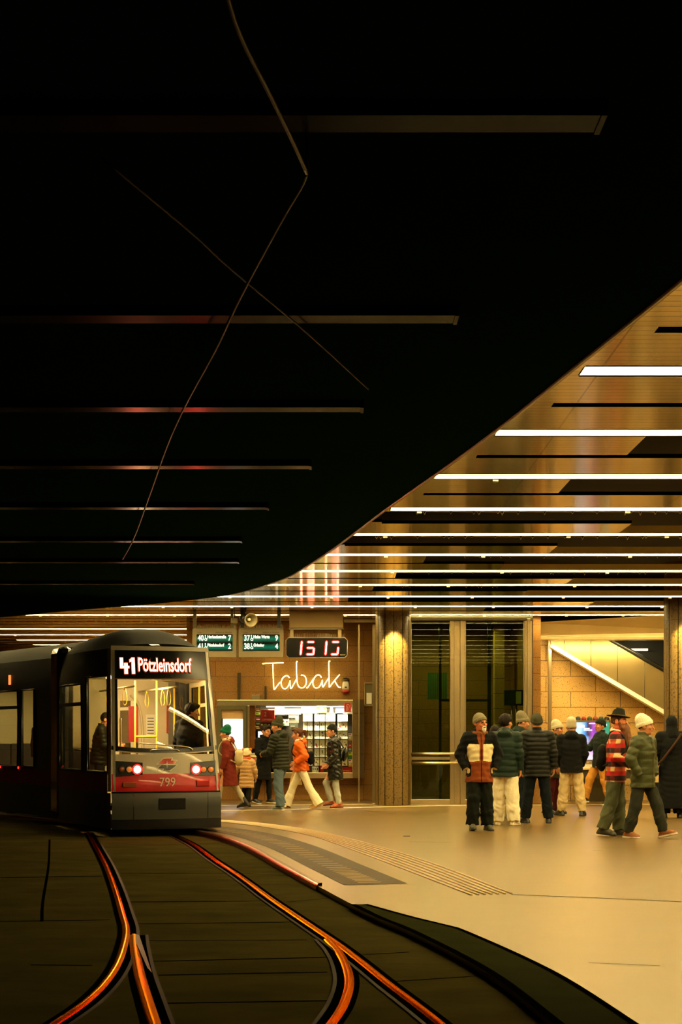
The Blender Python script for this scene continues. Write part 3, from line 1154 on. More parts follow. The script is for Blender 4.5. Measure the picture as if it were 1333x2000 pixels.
# ================================================================== neon lettering
M_NEON = glow('neon_tube', (1.0, 0.84, 0.30, 1), 6.5)
ND = 33.28
ne = thing('neon_sign', 'yellow neon lettering reading Tabak on the stone wall', 'sign', (W(598, 1433, ND).x, ND, W(0, 1340, ND).z))


def N_(x, y, dd=0.0):
    p = W(500 + x / 5.555, 1225 + y / 5.553, ND - dd)
    return p - ne.location


strokes = {
    'letter_T': [[(72, 396), (150, 391), (300, 386)], [(186, 392), (187, 450), (190, 560), (194, 640), (198, 672), (206, 672), (222, 650), (262, 596)]],
    'letter_a': [[(366, 548), (345, 528), (318, 530), (290, 555), (276, 592), (278, 630), (294, 660), (318, 668), (342, 652), (362, 615), (372, 580)], [(372, 576), (372, 620), (376, 660), (386, 662), (400, 640), (440, 566)]],
    'letter_b': [[(454, 374), (442, 378), (442, 450), (446, 560), (452, 610), (468, 645), (496, 658), (526, 648), (546, 612), (548, 570), (534, 535), (510, 520), (490, 522)], [(548, 655), (562, 655), (590, 615), (626, 560)]],
    'letter_a.001': [[(712, 545), (692, 520), (664, 520), (638, 545), (622, 585), (622, 625), (640, 655), (664, 660), (690, 645), (712, 605), (722, 575)], [(722, 572), (722, 618), (727, 645), (738, 640), (756, 605), (796, 545)]],
    'letter_k': [[(808, 370), (794, 374), (794, 450), (795, 560), (796, 650)], [(800, 650), (830, 610), (870, 560), (910, 514)], [(852, 575), (875, 615), (900, 650), (922, 652)]],
}
for nm, ss in strokes.items():
    mb = MB()
    for s in ss:
        mb.tube(spline([N_(x, y) for x, y in s], 5), 0.0105, 7)
    o = mb.build(nm.split('.')[0].lower(), M_NEON, ne)
mb = MB()
for (x, y) in ((110, 394), (270, 388), (187, 450), (196, 640), (282, 560), (300, 660), (372, 620), (442, 400), (446, 560), (545, 600), (640, 545), (640, 650), (722, 610), (794, 400), (795, 600), (880, 545), (900, 650)):
    q = N_(x, y)
    mb.cyl(q, q + Vector((0, 0.11, 0)), 0.008, n=5)
mb.build('standoff', M_GREYBOX, ne)

# alarm device, notice, junction box and slots on the wall
al = thing('alarm_sounder', 'white alarm sounder with a red base right of the neon lettering', 'alarm', W(676, 1340, 33.3))
mb = MB()
mb.lathe([(0, 0.12), (0.06, 0.12), (0.075, 0.08), (0.085, -0.02), (0.085, -0.10), (0, -0.10)], n=20)
mb.build('body', M_WHITE, al)
mb = MB(); mb.lathe([(0, -0.10), (0.086, -0.10), (0.086, -0.15), (0.06, -0.16), (0, -0.16)], n=20); mb.build('red_base', M_RED, al)
mb = MB(); mb.lathe([(0, 0.2), (0.05, 0.19), (0.085, 0.16), (0.088, 0.12), (0, 0.12)], n=20); mb.build('grille', M_DARKSTEEL, al)
mb = MB(); mb.box((0, -0.085, -0.03), (0.05, 0.006, 0.03)); mb.build('mark', M_INK, al)
mb = MB(); mb.bb(-0.07, 0.07, 0.02, 0.1, -0.14, 0.14); mb.build('wall_plate', M_GREYBOX, al)
nt_ = thing('notice_frame', 'small glazed notice frame on the steel jamb left of the column', 'notice', W(720.5, 1378, 32.75))
z1 = W(0, 1333, 32.75).z - nt_.location.z
mb = MB()
for (a, b, c, d) in ((-0.10, 0.10, 0, 0.02), (-0.10, 0.10, z1 - 0.02, z1), (-0.10, -0.085, 0, z1), (0.085, 0.10, 0, z1)):
    mb.bb(a, b, -0.03, 0.05, c, d)
mb.build('frame', M_STEEL, nt_)
mb = MB(); mb.bb(-0.085, 0.085, 0.0, 0.02, 0.02, z1 - 0.02); mb.build('backing', plain('olive_board', rgb(92, 84, 40), 0.6), nt_)
mb = MB(); mb.bb(-0.05, 0.07, -0.006, 0.0, 0.04, z1 * 0.55); mb.build('paper', M_WHITE, nt_)
mb = MB(); a, b = W(492, 1369, 33.2), W(508, 1357, 33.2); mb.bb(a.x, b.x, 33.15, 33.4, a.z, b.z, 0.01)
tag(mb.build('junction_box', M_GREYBOX), 'grey junction box on the ledge over the shop window', 'box')
for (x0, y0, x1, y1, lab) in ((464, 1314, 470, 1367, 'long dark conduit on the stone wall below the left departure board'), (517, 1340, 521, 1367, 'short dark conduit on the stone wall left below the neon lettering')):
    a, b = W(x0, y1, 33.36), W(x1, y0, 33.36)
    mb = MB(); mb.bb(a.x, b.x, 33.34, 33.4, a.z, b.z)  # dark bars stand in for the shade inside the wall slots
    tag(mb.build('recess', M_DARKSTEEL), lab, 'recess')

# ================================================================== shop window
KD = 33.0
kx0, kx1, kz0, kz1 = W(486, 0, KD).x, W(690, 0, KD).x, W(0, 1509, KD).z, W(0, 1378, KD).z
kb, kt = W(0, 1520, KD).z, W(0, 1367, KD).z
sh = thing('shop_window', 'lit tobacco shop window with card racks under the neon lettering', 'shop window', ((kx0 + kx1) / 2, KD, 0))
ox = sh.location.x
mb = MB()
xl = W(424, 0, KD).x
mb.bb(xl - ox, kx1 - ox, -0.02, 0.4, kz1, kt, 0.008)
mb.bb(kx0 - ox, kx1 - ox, -0.02, 0.4, kb, kz0, 0.008)
mb.bb(kx0 - ox - 0.05, kx0 - ox + 0.02, -0.02, 0.4, kb, kz1, 0.006)
mb.bb(kx1 - ox - 0.02, kx1 - ox + 0.0, -0.02, 0.4, kb, kz1, 0.004)
mb.build('window_frame', M_STEEL, sh)
mb = MB(); mb.bb(kx1 - ox, W(712, 0, KD).x - ox, -0.03, 0.4, kb, W(0, 1366, KD).z, 0.005)
mb.build('side_panel', plain('dim_cork_panel', rgb(96, 74, 30), 0.7, 0, 0.3, 30), sh)
for y in (1390, 1435, 1472):
    pass
mb = MB()
for y in (1393, 1437, 1473):
    z = W(0, y, KD - 0.03).z
    mb.bb(kx1 - ox + 0.004, W(712, 0, KD).x - ox - 0.004, -0.033, -0.030, z - 0.004, z + 0.004)
mb.build('panel_joint', M_JOINT, sh)
mb = MB(); mb.bb(kx0 - ox, kx1 - ox, 0.37, 0.39, kz0, kz1); mb.build('back_panel', plain('shop_back', rgb(70, 62, 44), 0.7, 0, 0.3, 6), sh)
mb = MB()
for y, xa, xb in ((1397, 497, 560), (1411, 497, 566), (1426, 497, 545), (1450, 497, 540), (1394, 590, 688), (1499, 590, 688)):
    z = W(0, y, KD + 0.3).z
    mb.bb(W(xa, 0, KD).x - ox, W(xb, 0, KD).x - ox, 0.16, 0.38, z - 0.008, z + 0.008)
mb.build('shelf', M_DARKSTEEL, sh)
mb = MB(); mb.bb(kx0 - ox + 0.02, W(498, 0, KD).x - ox, 0.05, 0.37, W(0, 1462, KD).z, kz1); mb.build('wooden_post', plain('orange_wood', rgb(168, 96, 22), 0.5, 0, 0.15, 9), sh)
mb = MB(); mb.bb(W(498, 0, KD).x - ox, W(560, 0, KD).x - ox, 0.04, 0.3, W(0, 1500, KD).z, W(0, 1456, KD).z); mb.build('counter', M_BLACKPLASTIC, sh)
mb = MB(); mb.bb(W(520, 0, KD).x - ox, kx1 - ox - 0.1, 0.06, 0.09, kz1 - 0.035, kz1 - 0.015); mb.build('display_lamp', glow('display_lamp_glow', (1, 0.90, 0.62, 1), 6.0), sh)
mb = MB(); mb.bb(kx0 - ox + 0.02, kx1 - ox - 0.02, 0.0, 0.006, kz0, kz1); mb.build('glass_pane', glass('clear_glass', (0.92, 0.94, 0.9, 1), 0.8), sh)

CARD = [plain('card_cream', rgb(240, 226, 186), 0.5, 0, 0.05), plain('card_white', rgb(246, 240, 220), 0.5, 0, 0.03)]
PRINT = [plain('print_red', rgb(176, 50, 30), 0.6, 0, 0), plain('print_brown', rgb(110, 70, 34), 0.6, 0, 0), plain('print_olive', rgb(130, 110, 40), 0.6, 0, 0), M_INK]
GREEN = plain('print_green', rgb(50, 120, 50), 0.6, 0, 0)
BLUE = plain('print_blue', rgb(90, 110, 150), 0.6, 0, 0)
YEL = plain('print_yellow', rgb(220, 180, 40), 0.6, 0, 0)
LIME = plain('print_lime', rgb(206, 226, 40), 0.6, 0, 0.08, 3)
rc_ = random.Random(11)
racks = [[(592.5, 600), (601.5, 610.5)], [(614.8, 623.6), (625, 634.4)], [(636.8, 644.6), (645.6, 655)], [(660, 668.2), (669, 679)]]
crow = [(1393.5, 1408.8), (1411, 1426.3), (1428.3, 1443), (1445.6, 1460.4), (1463, 1477.6), (1480.2, 1495)]
rname = ['leftmost', 'second', 'third', 'rightmost']
vname = ['top', 'second', 'third', 'fourth', 'fifth', 'bottom']
CDP = 33.14
for ri, rk in enumerate(racks):
    xa, xb = W(rk[0][0] - 1, 0, CDP).x, W(rk[1][1] + 1, 0, CDP).x
    t = thing('card_rack', 'wire greeting card rack in the shop window, %s of the four' % rname[ri], 'card rack', ((xa + xb) / 2, CDP + 0.06, kz0))
    mb = MB()
    hz = W(0, 1392, CDP).z - kz0
    mb.bb(-(xb - xa) / 2, (xb - xa) / 2, 0.0, 0.012, 0.0, hz)
    mb.build('rack_back', plain('rack_brown', rgb(96, 70, 46), 0.6, 0, 0.1), t)
    mb = MB()
    for y0, y1 in crow:
        z = W(0, y1, CDP).z - kz0
        mb.bb(-(xb - xa) / 2, (xb - xa) / 2, -0.066, 0.0, z - 0.006, z - 0.003)
    mb.build('card_ledge', M_DARKSTEEL, t)
    for vi, (y0, y1) in enumerate(crow):
        for ci, (x0, x1) in enumerate(rk):
            a, b = W(x0 - 0.1, y1 + 0.6, CDP), W(x1 + 0.1, y0 - 0.6, CDP)
            w2, h2 = (b.x - a.x) / 2, b.z - a.z
            mb = MB()
            mb.prism([(-w2, 0, 0), (w2, 0, 0), (w2, 0.03, h2), (-w2, 0.03, h2)], (0, 0.006, 0.0))
            mb.mi = 1
            kind = rc_.randrange(3)
            for q in range(rc_.randrange(2, 6)):
                px, pz = rc_.uniform(-w2 * 0.6, w2 * 0.6), rc_.uniform(h2 * 0.15, h2 * 0.8)
                s1, s2 = rc_.uniform(0.008, 0.02), rc_.uniform(0.008, 0.03)
                y = 0.03 * pz / h2 - 0.002
                n = 5 + rc_.randrange(3)
                mb.prism([(px + s1 * math.cos(2 * PI * i / n), y + 0.03 / h2 * s2 * math.sin(2 * PI * i / n), pz + s2 * math.sin(2 * PI * i / n)) for i in range(n)], (0, 0.002, 0))
            o = mb.build('greeting_card', [CARD[(ri + vi * ci) % 2], PRINT[rc_.randrange(4)]])
            o.location = ((a.x + b.x) / 2, CDP, a.z)
            tag(o, '%s card in the %s row of the %s card rack in the shop window' % (('left', 'right')[ci], vname[vi], rname[ri]), 'greeting card', 'greeting cards in the shop window')


def sheet(name, x0, y0, x1, y1, d, mats, label, cat, marks=(), group=None, th=0.012):
    """a small upright board or print; marks: (x0, y0, x1, y1, material index)"""
    a, b = W(x0, y1, d), W(x1, y0, d)
    mb = MB()
    cx_, cz_ = (a.x + b.x) / 2, a.z
    mb.bb(a.x - cx_, b.x - cx_, 0, th, 0, b.z - a.z)
    for (u0, v0, u1, v1, mi) in marks:
        p, q = W(u0, v1, d), W(u1, v0, d)
        mb.mi = mi
        mb.bb(p.x - cx_, q.x - cx_, -0.003, 0.0, p.z - cz_, q.z - cz_)
    o = mb.build(name, mats)
    o.location = (cx_, d, cz_)
    return tag(o, label, cat, group)


MAGM = [M_RED, YEL, GREEN, BLUE, PRINT[1], CARD[1], LIME, M_BLACKPLASTIC]
# red lottery flag
fr = thing('lottery_sign', 'red lottery sign with a white curl and lettering in the shop window', 'sign', W(523, 1411, 33.06))
mb = MB()
a, b = W(509.5, 1411, 33.06), W(537, 1386, 33.06)
mb.bb(a.x - fr.location.x, b.x - fr.location.x, 0, 0.05, 0, b.z - a.z, 0.01)
mb.build('panel', M_RED, fr)
mb = MB()
o = Vector((-0.05, -0.006, 0.19))
mb.tube(spline([o + Vector(v) for v in ((-0.02, 0, 0.03), (0.0, 0, 0.05), (0.012, 0, 0.03), (0.0, 0, -0.01), (-0.015, 0, -0.04), (0.0, 0, -0.045), (0.03, 0, -0.04))], 4), 0.007, 5)
mb.build('curl_mark', M_WHITE, fr)
text_obj('lettering', 'LOTTERIEN', 0.052, M_WHITE, fr, (0.0, -0.004, 0.06), sx=0.85)
lb = thing('lottery_banner', 'red lottery banner standing at the lower right of the shop window', 'sign', W(676, 1514, 33.07))
mb = MB()
a, b = W(664, 1513, 33.07), W(687.5, 1497, 33.07)
mb.bb(a.x - lb.location.x, b.x - lb.location.x, 0, 0.02, 0.01, b.z - a.z)
mb.build('panel', M_RED, lb)
text_obj('lettering', 'LOTTERIEN', 0.05, M_WHITE, lb, (0.0, -0.003, 0.09), sx=0.85)
sheet('shop_poster', 537.5, 1382, 556, 1395.5, 33.2, [CARD[0], YEL, GREEN], 'pale yellow price sheet beside the red lottery sign', 'poster', [(538 + i * 3, 1383, 539.5 + i * 3, 1395, 1 + i % 2) for i in range(6)])
sheet('shop_poster', 556.5, 1384, 588, 1395, 33.16, [CARD[1], M_RED], 'long white board with a red top edge in the shop window', 'poster', [(556.5, 1383.4, 588, 1384.8, 1)])
sheet('shop_poster', 564, 1394.5, 584, 1412, 33.10, [CARD[1], M_INK, PRINT[0]], 'white sheet with dark lettering rows under the long white board', 'poster', [(565 + i * 2.4, 1394.6, 566.6 + i * 2.4, 1397, 1 + i % 2) for i in range(8)] + [(564.5 + i * 2.6, 1402, 566.4 + i * 2.6, 1405, 1) for i in range(5)])
sheet('shop_poster', 566, 1412.3, 583, 1424, 33.10, [plain('print_grey', rgb(150, 156, 130), 0.6, 0, 0.3, 20), CARD[1]], 'grey patterned sheet below the white lettering sheet', 'poster', [(568, 1417, 576, 1420, 1)])
sheet('shop_poster', 549.5, 1405, 565, 1417.5, 33.14, [CARD[1], GREEN, M_RED], 'white leaflet with green and red spots above the beanie of the jeans man', 'poster', [(551, 1407, 556, 1410, 1), (559, 1408, 562, 1411, 2), (553, 1413, 556, 1416, 1)])
sheet('shop_poster', 588.5, 1382, 619, 1392, 33.22, [plain('beige_board', rgb(196, 178, 130), 0.6)], 'plain beige board at the top middle of the shop window', 'poster')
sheet('shop_poster', 619.5, 1375.5, 638, 1391.5, 33.12, [LIME, CARD[1], GREEN], 'lime green sign at the top of the shop window', 'sign', [(626, 1382, 632, 1386, 1), (632, 1389.5, 637, 1391, 2)])
sheet('shop_poster', 656, 1374, 672.5, 1393, 33.14, [BLUE, GREEN, YEL, CARD[1]], 'grey-blue poster with a green header left of the extinguisher sign', 'poster', [(661, 1374, 672, 1380.5, 1), (662, 1375, 670, 1378, 2), (661, 1388, 671, 1392.5, 3)])
fgr = thing('display_figure', 'black and white figure standing behind the third card rack', 'figure', W(648, 1393, 33.3))
mb = MB(); mb.lathe([(0.0, 0.0), (0.05, 0.0), (0.045, 0.08), (0.03, 0.13), (0.02, 0.15)], n=12); mb.build('body', CARD[1], fgr)
mb = MB(); mb.lathe([(0.0, 0.21), (0.035, 0.2), (0.04, 0.17), (0.02, 0.14), (0, 0.14)], n=12); mb.build('head', M_BLACKPLASTIC, fgr)
for i in range(9):
    y1 = 1432 + i * 7.3
    m1, m2 = MAGM[(i * 3 + 5) % 7], MAGM[(i * 5) % 7]
    sheet('magazine', 681, y1, 688.6, y1 + 6.8, 33.10, [m1, m2], 'small colourful magazine, %s from the top in the narrow stack at the window edge' % ordinal(i), 'magazine', [(682, y1 + 1, 686, y1 + 3, 1)], 'magazines at the window edge')
for i in range(5):
    y1 = 1382 + i * 8.6
    sheet('magazine', 498.5, y1 + 1, 508.5, y1 + 8, 33.18, [MAGM[(i * 2 + 4) % 8], MAGM[(i + 1) % 7], CARD[0]], 'magazine on the shelves beside the wooden post, %s from the top' % ordinal(i), 'magazine', [(499.5, y1 + 2, 506, y1 + 3.4, 1), (501, y1 + 5, 507.5, y1 + 6.6, 2)], 'magazines beside the wooden post')
for i, (x0, mi) in enumerate(((509, 4), (516, 1), (523, 2), (530, 3))):
    sheet('magazine', x0, 1413, x0 + 6, 1425.6, 33.2, [MAGM[mi], CARD[0], M_RED], 'magazine on the shelf below the red lottery sign, %s from its left end' % ordinal(i), 'magazine', [(x0 + 1, 1414, x0 + 5, 1417, 1), (x0 + 2, 1420, x0 + 4, 1424, 2)], 'magazines below the lottery sign')
for i, x0 in enumerate((610, 614, 618.5)):
    sheet('magazine', x0, 1497, x0 + 4, 1512.5, 33.12, [CARD[i % 2], MAGM[i + 2]], 'upright booklet at the bottom of the shop window, %s from the left' % ordinal(i), 'booklet', [(x0 + 1, 1500, x0 + 3, 1504, 1)], 'booklets at the window bottom')
sheet('red_folder', 625.5, 1497, 632.5, 1513, 33.10, [M_RED, M_WHITE], 'plain red folder beside the black coat at the window bottom', 'folder', [(627, 1500, 631, 1502, 1)], th=0.04)
ms = thing('cash_screen', 'white lit monitor behind the woman in the long black coat', 'screen', W(513, 1450, 33.12))
mb = MB(); a, b = W(504.5, 1449, 33.12), W(521, 1427.5, 33.12); mb.bb(a.x - ms.location.x, b.x - ms.location.x, 0, 0.03, 0.01, b.z - a.z); mb.build('screen', glow('monitor_glow', (0.9, 0.92, 1.0, 1), 1.6), ms)
mb = MB(); mb.bb(a.x - ms.location.x - 0.012, b.x - ms.location.x + 0.012, 0.012, 0.045, 0.0, b.z - a.z + 0.012); mb.build('casing', plain('purple_casing', rgb(90, 60, 110), 0.4), ms)
# extinguisher sign
ex = thing('extinguisher_sign', 'red fire extinguisher pictogram at the upper right of the shop window', 'sign', W(679.3, 1391, 32.96))
mb = MB(); a, b = W(672.3, 1391, 32.96), W(686.3, 1372.5, 32.96); w2, h2 = (b.x - a.x) / 2, b.z - a.z
mb.bb(-w2, w2, 0, 0.012, 0, h2); mb.build('plate', M_RED, ex)
mb = MB()
mb.tube([(-w2 + 0.008, -0.002, 0.008), (w2 - 0.008, -0.002, 0.008), (w2 - 0.008, -0.002, h2 - 0.008), (-w2 + 0.008, -0.002, h2 - 0.008), (-w2 + 0.008, -0.002, 0.008)], 0.003, 4)
mb.tube(spline([Vector((x, -0.003, z)) for x, z in ((-0.03, 0.04), (-0.032, 0.12), (-0.02, 0.15), (-0.005, 0.125), (-0.004, 0.04), (-0.03, 0.04))], 4), 0.005, 4)
mb.tube(spline([Vector((x, -0.003, z)) for x, z in ((-0.02, 0.15), (-0.01, 0.18), (0.025, 0.175), (0.04, 0.13), (0.025, 0.08), (0.012, 0.05))], 4), 0.005, 4)
mb.build('pictogram', M_WHITE, ex)

# information screen left of the shop window
inf = thing('information_screen', 'tall information screen glowing pale blue left of the shop window', 'screen', (W(455, 0, KD).x, KD, 0))
ix = inf.location.x
mb = MB()
fx0, fx1, gx0, gx1 = W(424, 0, KD).x - ix, W(484, 0, KD).x - ix, W(433, 0, KD).x - ix, W(475, 0, KD).x - ix
zb, zt = W(0, 1506, KD).z, kz1
for (a, b, c, d) in ((fx0, gx0, zb, zt), (gx1, fx1, zb, zt), (gx0, gx1, zt - 0.10, zt), (gx0, gx1, zb, zb + 0.1)):
    mb.bb(a, b, -0.02, 0.4, c, d, 0.004)
mb.build('frame', plain('olive_frame', rgb(92, 88, 56), 0.45, 0.4, 0.1), inf)
mb = MB(); mb.bb(gx0, gx1, 0.03, 0.38, W(0, 1404, KD).z, zt - 0.1); mb.build('header', plain('tan_header', rgb(188, 152, 100), 0.5), inf)


def pale_screen():
    m, nt, b = new_mat('pale_screen')
    tc = node(nt, 'ShaderNodeTexCoord')
    n = node(nt, 'ShaderNodeTexNoise')
    n.inputs['Scale'].default_value = 4.0
    nt.links.new(tc.outputs['Object'], n.inputs['Vector'])
    c = mixc(nt, n.outputs['Fac'], (0.62, 0.75, 1.0, 1), (1.0, 0.98, 0.95, 1))
    nt.links.new(c, b.inputs['Emission Color'])
    b.inputs['Emission Strength'].default_value = 1.0
    return m


mb = MB(); mb.bb(gx0 + 0.03, gx1 - 0.02, 0.02, 0.38, zb + 0.1, W(0, 1404, KD).z - 0.005); mb.build('screen', pale_screen(), inf)
mb = MB(); mb.bb(gx0, gx0 + 0.03, 0.02, 0.38, zb + 0.1, W(0, 1404, KD).z); mb.build('screen_edge', M_BLACKPLASTIC, inf)
# newspaper box
nb = thing('newspaper_box', 'red and white newspaper box between the child and the black coat', 'newspaper box', (W(496, 0, 32.6).x, 32.6, 0))
zb, zt = W(0, 1498, 32.6).z, W(0, 1481, 32.6).z
mb = MB(); mb.bb(-0.16, 0.10, -0.06, 0.2, zb, zt); mb.mi = 1; mb.bb(-0.02, 0.05, -0.063, -0.058, zb + 0.0, zt); mb.mi = 0
mb.build('box', [M_WHITE, M_RED], nb)
mb = MB()
for i in range(4):
    mb.box((-0.03 + 0.03 * (i % 2), 0.06, zt + 0.02 + i * 0.022), (0.22, 0.2, 0.012), rz=0.2 * i - 0.2, rx=-0.25)
mb.build('newspapers', [CARD[0]], nb)
mb = MB(); mb.cyl((0, 0.08, 0), (0, 0.08, zb), 0.03, n=8); mb.box((0, 0.08, 0.015), (0.3, 0.3, 0.03)); mb.build('stand', M_DARKSTEEL, nb)

# ================================================================== advertising stall at the right
AD = 33.0


def ad_mat():
    m, nt, b = new_mat('advert_screen')
    tc = node(nt, 'ShaderNodeTexCoord')
    sp = node(nt, 'ShaderNodeSeparateXYZ')
    nt.links.new(tc.outputs['Generated'], sp.inputs[0])
    n = node(nt, 'ShaderNodeTexNoise')
    n.inputs['Scale'].default_value = 3.0
    nt.links.new(tc.outputs['Object'], n.inputs['Vector'])
    u = mathn(nt, 'ADD', sp.outputs[0], mathn(nt, 'MULTIPLY', mathn(nt, 'SUBTRACT', n.outputs['Fac'], 0.5), 0.5))
    r1 = node(nt, 'ShaderNodeValToRGB')
    e = r1.color_ramp.elements
    e[0].position, e[0].color = 0.15, (0.55, 0.8, 1.0, 1)
    e[1].position, e[1].color = 0.78, (0.0, 0.30, 0.16, 1)
    for p, c in ((0.32, (0.05, 0.35, 1.0, 1)), (0.40, (0.02, 0.01, 0.05, 1)), (0.52, (0.45, 0.05, 0.6, 1)), (0.66, (0.16, 0.02, 0.3, 1)), (0.74, (0.0, 0.25, 0.14, 1))):
        q = e.new(p)
        q.color = c
    nt.links.new(u, r1.inputs[0])
    v = mathn(nt, 'ADD', sp.outputs[2], mathn(nt, 'MULTIPLY', mathn(nt, 'SUBTRACT', n.outputs['Fac'], 0.5), 0.9))
    f = mathn(nt, 'SUBTRACT', 1.0, mathn(nt, 'MULTIPLY', v, 1.5), clamp=True)
    c = mixc(nt, f, r1.outputs[0], (1.0, 0.75, 1.0, 1))
    nt.links.new(c, b.inputs['Emission Color'])
    b.inputs['Emission Strength'].default_value = 1.0
    b.inputs['Base Color'].default_value = (0.02, 0.02, 0.02, 1)
    return m


ad = thing('advertising_screen', 'lit blue and purple advertising screen behind the queue', 'screen', (W(1158, 0, AD).x, AD, 0))
axx = ad.location.x
x0, x1, z0, z1 = W(1122, 0, AD).x - axx, W(1193, 0, AD).x - axx, W(0, 1484, AD).z, W(0, 1409, AD).z
mb = MB(); mb.bb(x0 + 0.03, x1 - 0.03, -0.01, 0.05, z0, z1 - 0.02); sc_ = mb.build('screen', ad_mat(), ad)
mb = MB()
for (a, b, c, d) in ((x0, x0 + 0.03, z0, z1), (x1 - 0.03, x1, z0, z1), (x0, x1, z1 - 0.02, z1 + 0.03), (x0, x1, z0 - 0.03, z0)):
    mb.bb(a, b, -0.03, 0.12, c, d)
mb.build('frame', M_STEEL, ad)
mb = MB()
for (u0, v0, u1, v1) in ((1131, 1416, 1142, 1421), (1141, 1422, 1152, 1424), (1141, 1425, 1157, 1427), (1151, 1412, 1164, 1414), (1182, 1414, 1186, 1418)):
    p, q = W(u0, v1, AD), W(u1, v0, AD)
    mb.bb(p.x - axx, q.x - axx, -0.013, -0.010, p.z, q.z)
mb.build('caption_block', glow('caption_glow', (1, 1, 1, 1), 1.2), ad)
mb = MB(); mb.bb(x0, x1, 0.0, 0.12, 0.3, z0 - 0.03); mb.build('plinth', M_DARKSTEEL, ad)
mb = MB(); mb.bb(x0 + 0.1, x1 - 0.1, -0.06, 0.12, 0.0, 0.3); mb.build('foot', M_DARKSTEEL, ad)
capcol = [('blue', (40, 100, 140)), ('dark blue', (36, 50, 70)), ('red', (150, 40, 30)), ('dark green', (40, 66, 36)), ('rust red', (130, 54, 34)), ('teal', (24, 60, 56)), ('black', (24, 26, 24))]
for i, (nm, c) in enumerate(capcol):
    p = W(1119.5 + i * 11.2, 1408, AD)
    t = thing('knitted_cap', '%s rounded cap lying on top of the advertising screen' % nm, 'cap', (p.x, AD + 0.05, z1 + 0.03), 0, 'caps on the advertising screen')
    mb = MB(); mb.lathe([(0.055, 0.02), (0.06, 0.03), (0.056, 0.055), (0.04, 0.075), (0.02, 0.083), (0.0, 0.085)], n=16); mb.build('crown', plain('cap_' + nm.replace(' ', '_'), rgb(*c), 0.8), t)
    mb = MB(); mb.lathe([(0.0, 0.0), (0.058, 0.0), (0.062, 0.012), (0.055, 0.02)], n=16); mb.build('band', M_BLACKPLASTIC, t)
ct = thing('stall_counter', 'dark wooden counter with a pale front edge under the advertising screen', 'counter', (W(1215, 0, 32.4).x, 32.4, 0))
q0, q1 = W(1136, 0, 32.4).x - ct.location.x, W(1300, 0, 32.4).x - ct.location.x
zt = W(0, 1500, 32.4).z
mb = MB(); mb.bb(q0, q1, 0, 0.4, zt - 0.04, zt, 0.005); mb.build('worktop', plain('cream_top', rgb(224, 200, 140), 0.45), ct)
mb = MB(); mb.bb(q0 + 0.02, q1 - 0.02, 0.04, 0.4, zt - 0.24, zt - 0.04); mb.build('apron', plain('dark_wood', rgb(56, 44, 18), 0.55, 0, 0.2), ct)
for x in (q0 + 0.08, (q0 + q1) / 2, q1 - 0.08):
    mb = MB(); mb.bb(x - 0.03, x + 0.03, 0.1, 0.16, 0, zt - 0.24); mb.build('leg', M_DARKSTEEL, ct)
bx_ = thing('ballot_box', 'white and grey box on the counter before the advertising screen', 'box', (W(1147, 0, 32.45).x, 32.5, zt))
mb = MB(); mb.bb(-0.11, 0.11, -0.08, 0.1, 0, 0.09, 0.004); mb.build('body', M_WHITE, bx_)
mb = MB(); mb.bb(-0.112, 0.112, -0.082, 0.102, 0.085, 0.15, 0.004); mb.build('lid', plain('grey_lid', rgb(140, 124, 92), 0.5), bx_)
mb = MB(); mb.box((0.02, -0.084, 0.12), (0.03, 0.006, 0.016)); mb.build('latch', M_WHITE, bx_)
bg = thing('stall_front', 'cream front panel of the stall between the olive puffer jacket and the black cloak', 'bag', (W(1286.5, 0, 30.5).x, 30.5, 0))  # front panel of the stall
zz0, zz1 = W(0, 1540, 30.5).z, W(0, 1500, 30.5).z
mb = MB(); mb.prism([(-0.10, 0, zz0 + 0.13), (0.09, 0, zz0 + 0.13), (0.05, 0, zz1), (-0.06, 0, zz1)], (0, 0.12, 0)); mb.build('bag_body', plain('panel_and_bag_cream', rgb(214, 182, 116), 0.7, 0, 0.12, 8), bg)
mb = MB(); mb.bb(-0.12, 0.12, -0.02, 0.2, zz0, zz0 + 0.13); mb.build('shade_strip', M_BLACKPLASTIC, bg)  # black strip painted as the shade below the panel
mb = MB(); mb.bb(-0.03, 0.03, 0.05, 0.11, 0, zz0); mb.build('stand', M_DARKSTEEL, bg)
# ================================================================== the tram
TROOT = Vector((-2.715, 22.4, TZ))
YAW = math.radians(20)
TM = Matrix.Translation(TROOT) @ Matrix.Rotation(YAW, 4, 'Z')
tram = thing('tram', 'grey and red low-floor tram seen from its lit rear end on the curving track', 'tram', TROOT, YAW)
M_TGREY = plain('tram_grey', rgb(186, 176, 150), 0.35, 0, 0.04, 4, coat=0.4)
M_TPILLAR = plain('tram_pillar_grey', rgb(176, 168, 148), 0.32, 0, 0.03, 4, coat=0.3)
M_TSIDE = plain('tram_side_grey_shaded', rgb(74, 72, 62), 0.6, 0, 0.06, 4, spec=0.2)  # darker copy of the tram grey, with the side's shade in it
M_TSRED = plain('tram_side_red_shaded', rgb(120, 18, 18), 0.6, 0, 0.06, 4, spec=0.2)  # darker copy of the tram red, shaded the same way
M_TRED = plain('tram_red', rgb(190, 16, 20), 0.32, 0, 0.04, 4, coat=0.4)
M_TDARK = plain('tram_dark_grey', rgb(48, 48, 34), 0.5, 0, 0.06, 5)
M_TBLACK = plain('tram_black', rgb(18, 18, 17), 0.25, 0, 0.06)
M_CREAM = plain('cream_lining', rgb(206, 190, 150), 0.5, 0, 0.05, 5)
M_YELLOW = plain('yellow_pole', rgb(226, 180, 60), 0.35, 0, 0.04)
M_TGLASS = glass('tram_glass', (0.88, 0.88, 0.82, 1), 1.3)
M_SGLASS = glass('tram_side_glass', (0.50, 0.50, 0.32, 1), 0.25)
